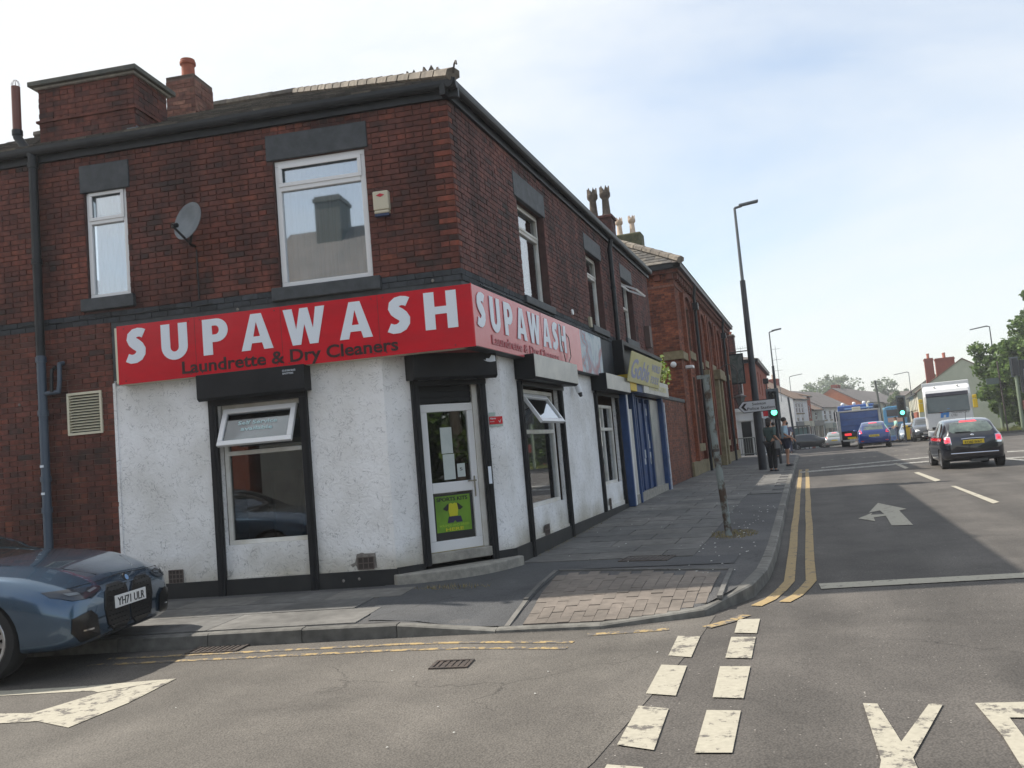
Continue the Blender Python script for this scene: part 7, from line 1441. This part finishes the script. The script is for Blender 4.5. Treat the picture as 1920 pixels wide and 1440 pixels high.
# --- generic five-door hatch used for the others
def hatchback(name, X, Y, rz, lab, paint, det=3, sc=(1, 1, 1), lit=True, roofm=None, plate=None, white_plate=False, group=None, z=None):
    root = empty(name, (X, Y, zg(Y) if z is None else z), rz, lab, 'car', group); root.scale = (1, 1, 1); s = sc
    stt = [(-1.97, .40, .72, .78, .70, .64, .5), (-1.90, .30, .88, .98, .80, .74, .56), (-1.62, .25, .98, 1.24, .85, .79, .56), (-1.25, .22, 1.0, 1.42, .86, .80, .57), (-.6, .2, .99, 1.475, .86, .81, .59), (.05, .2, .97, 1.46, .86, .80, .59), (.55, .2, .96, 1.32, .86, .79, .57), (1.0, .2, .95, 1.07, .85, .78, .58), (1.4, .2, .88, .97, .83, .74, .5), (1.8, .22, .74, .84, .78, .66, .45), (1.97, .3, .58, .66, .66, .56, .35)]
    stt = [(a*s[0], b*s[2], c*s[2], d*s[2], e*s[1], f*s[1], g*s[1]) for a, b, c, d, e, f, g in stt]
    o, bv_ = car_body(stt, paint, root, [(1.25*s[0], (.335, .31), .56), (-1.22*s[0], (.335, .31), .56)] if det > 1 else None, det)
    S = lambda P: [(a*s[1], b*s[2]) for a, b in P]; T = lambda P: [(a*s[0], b*s[2]) for a, b in P]
    conform(S([(-.56, 1.03), (.56, 1.03), (.62, 1.1), (.50, 1.37), (-.50, 1.37), (-.62, 1.1)]), 'x-', bv_, M['rear_glass'], 'rear_window', root, step=.12)
    conform(T([(-1.35, 1.06), (.72, 1.0), (.35, 1.33), (-.2, 1.39), (-1.0, 1.37)]), 'y+', bv_, M['car_glass'], 'side_window', root, step=.12, two=True)
    conform(S([(-.68, 1.0), (.68, 1.0), (.5, 1.36), (-.5, 1.36)]), 'x+', bv_, M['car_glass'], 'windscreen', root, step=.12)
    for sg in (1, -1):
        conform(S([(sg*a, b) for a, b in ((.60, .86), (.76, .84), (.80, 1.0), (.76, 1.12), (.66, 1.04))]), 'x-', bv_, M['tail'] if lit else M['tail_off'], 'rear_light', root, .008, .08)
        conform(S([(sg*a, b) for a, b in ((.42, .66), (.68, .62), (.72, .78), (.5, .74))]), 'x+', bv_, M['lamp_glass'], 'headlight', root, .008, .08)
        conform(S([(sg*a, b) for a, b in ((.55, .40), (.70, .40), (.70, .45), (.55, .44))]), 'x-', bv_, M['tail_off'], 'reflector', root, .008, .1)
    conform(S([(-.22, 1.385), (.22, 1.385), (.2, 1.425), (-.2, 1.425)]), 'x-', bv_, M['tail'] if lit else M['tail_off'], 'brake_light', root, .008, .1)
    conform(S([(-.45, .33), (.45, .33), (.5, .55), (-.5, .55)]), 'x+', bv_, M['grille'], 'grille', root, .006, .1); conform(S([(-.66, .24), (.66, .24), (.68, .34), (-.68, .34)]), 'x-', bv_, M['grille'], 'bumper_insert', root, .006, .12)
    for f_, mm in ((-1, 'plate_y'), (1, 'plate_w')):
        h = bv_.ray_cast(Vector((5*f_, 0, .70 if f_ < 0 else .5)), Vector((-f_, 0, 0)))[0]; x_ = h.x; zc = h.z; p = lbox(root, 'number_plate', mm, min(x_, x_+f_*.03), max(x_, x_+f_*.03), -.26, .26, zc-.055, zc+.055)
        if plate and f_ < 0: plate_text(plate, root, x_-.031, zc, -1, .42, M['ink'], p)
    for xx in (1.25*s[0], -1.22*s[0]):
        for q in (1, -1): wheel(root, xx, q*.845*s[1], .31, .2, 'alloy', 5 if det > 2 else 0, .64)
    mirror_(root, paint, .62*s[0], .82*s[1], 1.0)
    if roofm: conform([(-1.15*s[0], -.46), (.15, -.46), (.15, .46), (-1.15*s[0], .46)], 'z', bv_, roofm, 'pale_roof_reflection', root, .004, .2)
    return root
q_ = AD(1643, 840, 52); hatchback('blue_hatchback', q_.x, 53.3, rad(90-2), 'bright blue hatchback with lit brake lamps behind the tipper truck', car_paint('bright blue', (.003, .028, .17), .2), 4, plate='MX14 ODL')
q_ = AD(1569, 835, 84); hatchback('silver_car', q_.x, 86, rad(90-4), 'silver car with glowing tail lamps to the left of the tipper truck', car_paint('silver', (.4, .42, .43), .6), 3, sc=(1.05, 1.02, .98))
q_ = AD(1517, 832, 88); hatchback('dark_hatchback', q_.x, 88, rad(8), 'dark hatchback pulled across the kerb in front of the shops', car_paint('dark grey', (.02, .022, .025), .3), 3, z=zg(88)+.05)
q_ = AD(1730, 815, 66); hatchback('silver_hatchback', q_.x+.2, 76, rad(-96), 'pale silver blue car facing us beside the white lorry', car_paint('silver blue', (.3, .36, .42), .6), 3, lit=False)
q_ = AD(1748, 808, 56); hatchback('grey_hatchback', q_.x+.1, 60, rad(-93), 'dark grey car facing us between the pale car and the lorry', car_paint('mid grey', (.05, .055, .065), .5), 3, lit=False, z=zg(60))
# --- tipper truck from behind
p0 = AD(1576, 838, 59); tp = empty('tipper_truck', (p0.x+1.28, 58.5, zg(59)), rad(90-1.5), 'blue tipper truck with steel-edged tailgate driving away', 'truck')
M['truck_blue'] = mat('truck blue', (.006, .05, .21), .35, coat=.5, col2=(.01, .08, .30), scale=2); M['truck_pale'] = mat('truck pale blue', (.2, .33, .5), .4)
tb_ = lbox(tp, 'tipper_body', 'truck_blue', 0, 5.2, -1.22, 1.22, 1.0, 2.25, .03); tg = lbox(tp, 'tailgate', 'truck_blue', -.06, 0, -1.14, 1.14, 1.0, 2.2, .02)
for z_ in (1.35, 1.75): lbox(tp, 'tailgate_rib', 'truck_blue', -.1, -.055, -1.12, 1.12, z_, z_+.07, .01)
lbox(tp, 'top_rail', 'steel', -.09, 5.2, -1.25, -1.15, 2.2, 2.3, .02); lbox(tp, 'top_rail', 'steel', -.09, 5.2, 1.15, 1.25, 2.2, 2.3, .02); lbox(tp, 'top_rail', 'steel', -.1, -.02, -1.15, 1.15, 2.2, 2.3, .02)
for s in (1, -1): lbox(tp, 'corner_post', 'steel', -.09, .05, s*1.2-.07, s*1.2+.07, .45, 2.3, .02)
for k in range(6): lbox(tp, 'side_rib', 'truck_blue', .6+k*.8, .72+k*.8, 1.22, 1.28, 1.0, 2.25)
lbox(tp, 'light_bar', 'dark_plastic', -.02, .1, -1.0, 1.0, .62, .9, .02)
for s in (1, -1): lbox(tp, 'rear_light', 'tail', -.06, -.02, s*.75-.2, s*.75+.2, .72, .86, .01); lbox(tp, 'number_plate', 'plate_y', -.05, -.02, s*.55-.25, s*.55+.25, .5, .62)
lbox(tp, 'under_bar', 'steel', -.04, .06, -1.1, 1.1, .34, .46, .02); lbox(tp, 'chassis', 'dark_plastic', .2, 7, -.45, .45, .55, 1.0)
for x_ in (1.0, 2.35, 5.9):
    for s in (1, -1): wheel(tp, x_, s*1.2, .5, .5 if x_ < 5 else .3, 'steel_d', 0, .5)
lbox(tp, 'cab', 'truck_blue', 5.35, 7.3, -1.2, 1.2, .6, 2.75, .08); lbox(tp, 'cab_rear_window', 'car_glass', 5.33, 5.36, -.8, .8, 1.9, 2.4); lbox(tp, 'cab_shield', 'truck_pale', 5.0, 5.3, -1.2, .75, 2.45, 2.55, .02); lbox(tp, 'warning_panel', 'cream', -.02, .08, -.15, .35, 2.3, 2.5, .02)
for y_ in (.85, .1, -.55): mb = MB(); mb.ball((5.9, y_, 2.85), .13, 10, 6); mb.build('beacon', M['upvc'], tp, local=True)
mb = MB(); mb.tube([(5.3, -.75, 1.5), (5.3, -.75, 2.75), (5.15, -.85, 2.9)], .07, 8); mb.build('exhaust_stack', M['cream'], tp, local=True)
mb = MB(); mb.tube([(.1, 1.32, .95), (.9, 1.36, 2.3)], .03, 6); mb.tube([(.35, 1.32, .95), (1.15, 1.36, 2.3)], .03, 6)
for k in range(6): mb.tube([(.2+.14*k, 1.34, 1.15+.22*k), (.42+.14*k, 1.34, 1.15+.22*k)], .02, 5)
mb.build('ladder', M['steel'], tp, local=True); mb = MB(); mb.box(WORLD, 6.6, 6.75, 1.25, 1.5, 1.7, 2.4); mb.build('door_mirror', M['dark_plastic'], tp, local=True)
# --- white lorry facing us
p0 = AD(1782, 800, 54); lo_ = empty('white_lorry', (p0.x+.15, 55, zg(55)-.2), rad(-97), 'white articulated lorry with yellow mirrors facing the camera', 'lorry'); lo_.scale = (1, 1, .86); lo_.location.z = zg(55)
WH = mat('lorry white', (.62, .63, .64), .3, coat=.5); CG = mat('lorry cab white', (.62, .63, .64), .3, coat=.4)
mb = MB(); prof = [(-2.1, .75), (.0, .75), (.05, .9), (.06, 1.8), (.0, 3.05), (-.15, 3.45), (-.5, 3.72), (-2.1, 3.84)]; mb.prism(Fr((0, -1.24, 0), (1, 0, 0), (0, 1, 0)), prof, 0, 2.48); mb.build('cab', WH, lo_, local=True, bev=.12)
lf = Fr((0, 0, 0), (0, 1, 0), (1, 0, 0)); 
mb = MB(); mb.add([(.085, -1.1, 1.92), (.085, 1.1, 1.92), (.035, 1.08, 3.08), (.035, -1.08, 3.08), (.03, -1.1, 1.92), (.03, 1.1, 1.92), (-.02, 1.08, 3.08), (-.02, -1.08, 3.08)], [(0, 1, 2, 3), (7, 6, 5, 4), (0, 4, 5, 1), (1, 5, 6, 2), (2, 6, 7, 3), (3, 7, 4, 0)]); mb.build('windscreen', mat('lorry glass', (.03, .055, .065), .05, spec=.9, col2=(.05, .08, .09), scale=2), lo_, local=True)
lbox(lo_, 'sun_visor', mat('visor smoke', (.05, .05, .075), .2), .06, .2, -1.1, 1.1, 3.0, 3.26, .03); lbox(lo_, 'lower_grille', 'grille', .06, .1, -.95, .95, .8, .98, .02); lbox(lo_, 'bumper', CG, .0, .14, -1.2, 1.2, .35, .74, .05)
lbox(lo_, 'wiper', 'ink', .09, .11, -.9, .1, 1.92, 1.95); lbox(lo_, 'wiper', 'ink', .09, .11, .1, .95, 1.94, 1.97)
for s in (1, -1):
    lbox(lo_, 'mirror', 'yellow', .02, .2, *sorted((s*1.28, s*1.52)), 2.05, 2.65, .03); lbox(lo_, 'mirror', 'yellow', .02, .2, *sorted((s*1.28, s*1.5)), 2.68, 2.92, .03); lbox(lo_, 'headlight', 'lamp_glass', .12, .16, *sorted((s*.75, s*1.1)), .45, .65, .02); mb = MB(); mb.ball((-.3, s*.6, 3.66), .06, 8, 6); mb.build('roof_lamp', M['steel'], lo_, local=True); wheel(lo_, -1.1, s*1.2, .5, .3, 'steel_d', 0, .5)
    wheel(lo_, -6, s*1.2, .5, .5, 'steel_d', 0, .5); wheel(lo_, -11, s*1.2, .5, .5, 'steel_d', 0, .5)
lbox(lo_, 'trailer', WH, -13, -2.5, -1.28, 1.28, 1.1, 4.08, .03); lbox(lo_, 'chassis', 'dark_plastic', -12.5, -1, -.5, .5, .6, 1.1)
R4 = root_matrix(lo_); fl = Fr(R4 @ Vector((.068, 0, 0)), R4.to_3x3() @ Vector((0, 1, 0)), R4.to_3x3() @ Vector((1, 0, 0))); cabo = [c for c in lo_.children if c.name.startswith('cab')][0]
M['lorry_red'] = mat('lorry red', (.5, .04, .04), .4); M['lorry_blue'] = mat('lorry blue', (.03, .2, .55), .4)
shape([[(0, 1), (.5, .9), (.9, 1), (1, .5), (.7, 0), (.3, .35)]], fl, -.72, 1.6, .004, M['lorry_red'], cabo, 'swoosh', .5, .2); shape([[(0, 0), (.3, 0), (.38, .3), (.62, .3), (.55, 0), (.85, 0), (1.05, 1), (.78, 1), (.68, .55), (.42, .55), (.1, .55)]], fl, -.46, 1.35, .006, M['lorry_blue'], cabo, 'letter', .5, .5)
for s_, z_, w_ in (('HARGEY\'S', 1.7, .8), ('TRANSPORT', 1.54, .95), ('LTD', 1.38, .3)): text(s_, fl, .12, z_, .004, .12, M['steel_d'], cabo, width=w_, bold=.02)
# --- blue double-decker
p0 = AD(1682, 828, 110); bu = empty('blue_bus', (p0.x+.3, 112, zg(112)), rad(90-8), 'blue double-decker bus seen from the rear at the far end of the road', 'bus')
BB = mat('bus blue', (.04, .25, .48), .35, coat=.3); mb = MB(); prof = [(-1.27, .3), (1.27, .3), (1.27, 3.9), (1.1, 4.25), (.8, 4.4), (-.8, 4.4), (-1.1, 4.25), (-1.27, 3.9)]; mb.prism(Fr((0, 0, 0), (0, 1, 0), (1, 0, 0)), prof, 0, 10); mb.build('body', BB, bu, local=True, bev=.06)
lbox(bu, 'engine_panel', mat('bus vent grey', (.10, .17, .22), .5), -.03, 0, -1.0, 1.0, .9, 2.2); lbox(bu, 'upper_window', 'glass_far', -.03, 0, -.9, .9, 3.2, 4.0, .01); lbox(bu, 'advert', mat('bus advert', (.45, .3, .25), .5), -.04, 0, -.85, .85, 2.5, 3.05); lbox(bu, 'light_band', mat('bus light blue', (.25, .55, .75), .4), .0, .3, -1.29, 1.29, 4.0, 4.28, .05); lbox(bu, 'bumper', 'truck_blue', -.06, .1, -1.25, 1.25, .3, .8, .03)
for s in (1, -1): lbox(bu, 'rear_light', 'tail_off', -.04, 0, *sorted((s*1.05, s*1.2)), 1.0, 1.5); wheel(bu, 2.5, s*1.25, .48, .3, 'steel_d', 0, .5); wheel(bu, 8, s*1.25, .48, .3, 'steel_d', 0, .5)
for k in range(6): lbox(bu, 'side_window', 'glass_far', .5+k*1.6, 1.9+k*1.6, 1.26, 1.29, 3.0, 3.9); lbox(bu, 'side_window', 'glass_far', .5+k*1.6, 1.9+k*1.6, 1.26, 1.29, 1.3, 2.2)
# ================================================================== PEOPLE
def person(loc, rz, lab, h=1.7, top=(.4, .55, .65), bottom=(.02, .02, .03), shorts=False, female=False, arms=((.25, -.1), (.3, .1)), stride=.12, bag=None, hairlen=.1, headturn=0):
    root = empty('person', loc, rz, lab, 'person'); s = h/1.75
    def skin(name, pts, edges, radii, m, sub=1, rootv=0, par=None):
        me = bpy.data.meshes.new(name); me.from_pydata([Vector(p)*s for p in pts], edges, []); o = bpy.data.objects.new(name, me); C.objects.link(o); md = o.modifiers.new('s', 'SKIN')
        for i, r in enumerate(radii): me.skin_vertices[0].data[i].radius = ((r[0] if isinstance(r, tuple) else r)*s, (r[1] if isinstance(r, tuple) else r)*s)
        me.skin_vertices[0].data[rootv].use_root = True; sb = o.modifiers.new('u', 'SUBSURF'); sb.levels = sub; sb.render_levels = sub
        bpy.context.view_layer.update(); dg = bpy.context.evaluated_depsgraph_get(); m2 = bpy.data.meshes.new_from_object(o.evaluated_get(dg)); bpy.data.objects.remove(o); m2.materials.clear(); m2.materials.append(m); m2.polygons.foreach_set('use_smooth', [True]*len(m2.polygons))
        o2 = bpy.data.objects.new(name, m2); C.objects.link(o2); o2.parent = par or root; return o2
    f, b = stride, -stride; sw = .19 if not female else .165; ar, al_ = arms
    P = [(0, 0, .95), (0, 0, 1.15), (0, 0, 1.38), (.01, 0, 1.49), (.02, 0, 1.56), (.025, 0, 1.64), (.015, 0, 1.72),
         (0, .1, .90), (f*.5+.03, .1, .50), (f, .1, .09), (f+.12, .105, .03), (0, -.1, .90), (b*.3+.03, -.1, .50), (b, -.1, .09), (b+.12, -.105, .03),
         (0, sw, 1.42), (al_[1], sw+.06, 1.17), (al_[0], sw+.05, .95), (al_[0]+.05, sw+.05, .87), (0, -sw, 1.42), (ar[1], -sw-.06, 1.17), (ar[0], -sw-.05, .95), (ar[0]+.05, -sw-.05, .87)]
    E_ = [(0, 1), (1, 2), (2, 3), (3, 4), (4, 5), (5, 6), (0, 7), (7, 8), (8, 9), (9, 10), (0, 11), (11, 12), (12, 13), (13, 14), (2, 15), (15, 16), (16, 17), (17, 18), (2, 19), (19, 20), (20, 21), (21, 22)]
    Rd = [(.115, .14), (.10, .125), (.105, .15), .055, .055, (.085, .075), (.08, .07), .085, .055, .04, .035, .085, .055, .04, .035, .055, .042, .03, .03, .055, .042, .03, .03]
    skin('body', P, E_, Rd, M['skin'], 2)
    tm = mat('cloth %02d%02d%02d' % tuple(int(c*99) for c in top), top, .85, col2=tuple(c*.8 for c in top), scale=9); bmm = mat('cloth %02d%02d%02d' % tuple(int(c*99) for c in bottom), bottom, .85)
    Pt = [(0, 0, .93), (0, 0, 1.15), (0, 0, 1.38), (.0, 0, 1.47), P[15], P[16], P[19], P[20]]; skin('top', Pt, [(0, 1), (1, 2), (2, 3), (2, 4), (4, 5), (2, 6), (6, 7)], [(.135, .165), (.12, .15), (.12, .165), .07, .07, .062, .07, .062], tm, 2)
    kn = .62 if shorts else .1
    def lp(a, b_, z): t = (a[2]-z)/(a[2]-b_[2]); return tuple(a[i]+(b_[i]-a[i])*t for i in range(3))
    if shorts: Pb = [(0, 0, .98), P[7], lp(P[7], P[8], .6), P[11], lp(P[11], P[12], .6)]; skin('shorts', Pb, [(0, 1), (1, 2), (0, 3), (3, 4)], [(.14, .17), .11, .10, .11, .10], bmm, 2)
    else: Pb = [(0, 0, .98), P[7], P[8], P[9], P[11], P[12], P[13]]; skin('trousers', Pb, [(0, 1), (1, 2), (2, 3), (0, 4), (4, 5), (5, 6)], [(.14, .17), .11, .085, .07, .11, .085, .07], bmm, 2)
    mb = MB(); hc = Vector((.012, 0, 1.70))*s; mb.ball(hc, .098*s, 14, 10, (1.05, .92, .95)); 
    if hairlen > .12: mb.ball(hc+Vector((-.05, 0, -.1))*s, .09*s, 10, 8, (.7, .95, 1.5))
    hr = mb.build('hair', M['hair'], root, local=True); mb = MB(); mb.ball(Vector((.06, 0, 1.645))*s, .072*s, 12, 10, (.75, .9, 1.15)); mb.ball(Vector((.125, 0, 1.63))*s, .016*s, 8, 6, (1, .7, 1.2)); mb.build('face', M['skin'], root, local=True)
    mb = MB()
    for q in (9, 13): c = Vector(P[q])*s; mb.ball((c.x+.06*s, c.y, .045*s), .13*s, 10, 6, (1.05, .4, .36))
    mb.build('shoes', M['ink'] , root, local=True)
    if bag: mb = MB(); mb.box(WORLD, -.12*s, .12*s, -.27*s, -.20*s, .75*s, 1.02*s); mb.tube([Vector((0, -.2, 1.0))*s, Vector((0, .02, 1.45))*s], .015, 6); mb.build('bag', mat('bag cloth', bag, .7), root, local=True, bev=.02)
    return root
def pp(px, py, off=.13): return GP(px, py, off)
q = pp(1463, 882); person((q.x-.18, q.y-.6, q.z), rad(60), 'person in a green-grey top and long black trousers waiting by the near traffic light', 1.72, top=(.05, .085, .08), bottom=(.008, .008, .01), bag=(.12, .12, .12), hairlen=.2, female=True, stride=.03)
q = pp(1478, 874); person(q, rad(20), 'person in a light blue shirt and dark shorts standing beside the near traffic light', 1.72, top=(.42, .6, .74), bottom=(.012, .015, .035), shorts=True, stride=.05)
q = pp(1481, 851); person(q, rad(100), 'person in a muted purple top further back by the shelter', 1.7, top=(.12, .12, .18), bottom=(.04, .045, .08), stride=.1)
q = AD(1692, 800, 63); person((q.x, 67.6, zg(67)+.1), rad(200), 'person in a mint green top with dark hair by the yellow bin', 1.7, top=(.35, .6, .52), bottom=(.05, .07, .12), stride=.05, hairlen=.2)
q = pp(1460, 862); person((q.x-.2, 43, zg(43)+.14), rad(80), 'person with dark hair mostly hidden behind the traffic light pole', 1.68, top=(.04, .05, .05), bottom=(.02, .02, .03))
# ================================================================== SUMMER HAZE
hz = MB(); hz.wbox(-45, 70, -35, 320, -3.6, 24); hzo = hz.build('haze', [], kind='stuff')
hm = bpy.data.materials.new('summer haze'); hm.use_nodes = True; ht = hm.node_tree; ht.nodes.clear(); pv = ht.nodes.new('ShaderNodeVolumePrincipled'); ho = ht.nodes.new('ShaderNodeOutputMaterial')
pv.inputs['Color'].default_value = (.93, .95, 1, 1); pv.inputs['Density'].default_value = HAZE; pv.inputs['Anisotropy'].default_value = .3; ht.links.new(pv.outputs[0], ho.inputs['Volume']); hzo.data.materials.append(hm)
#==END
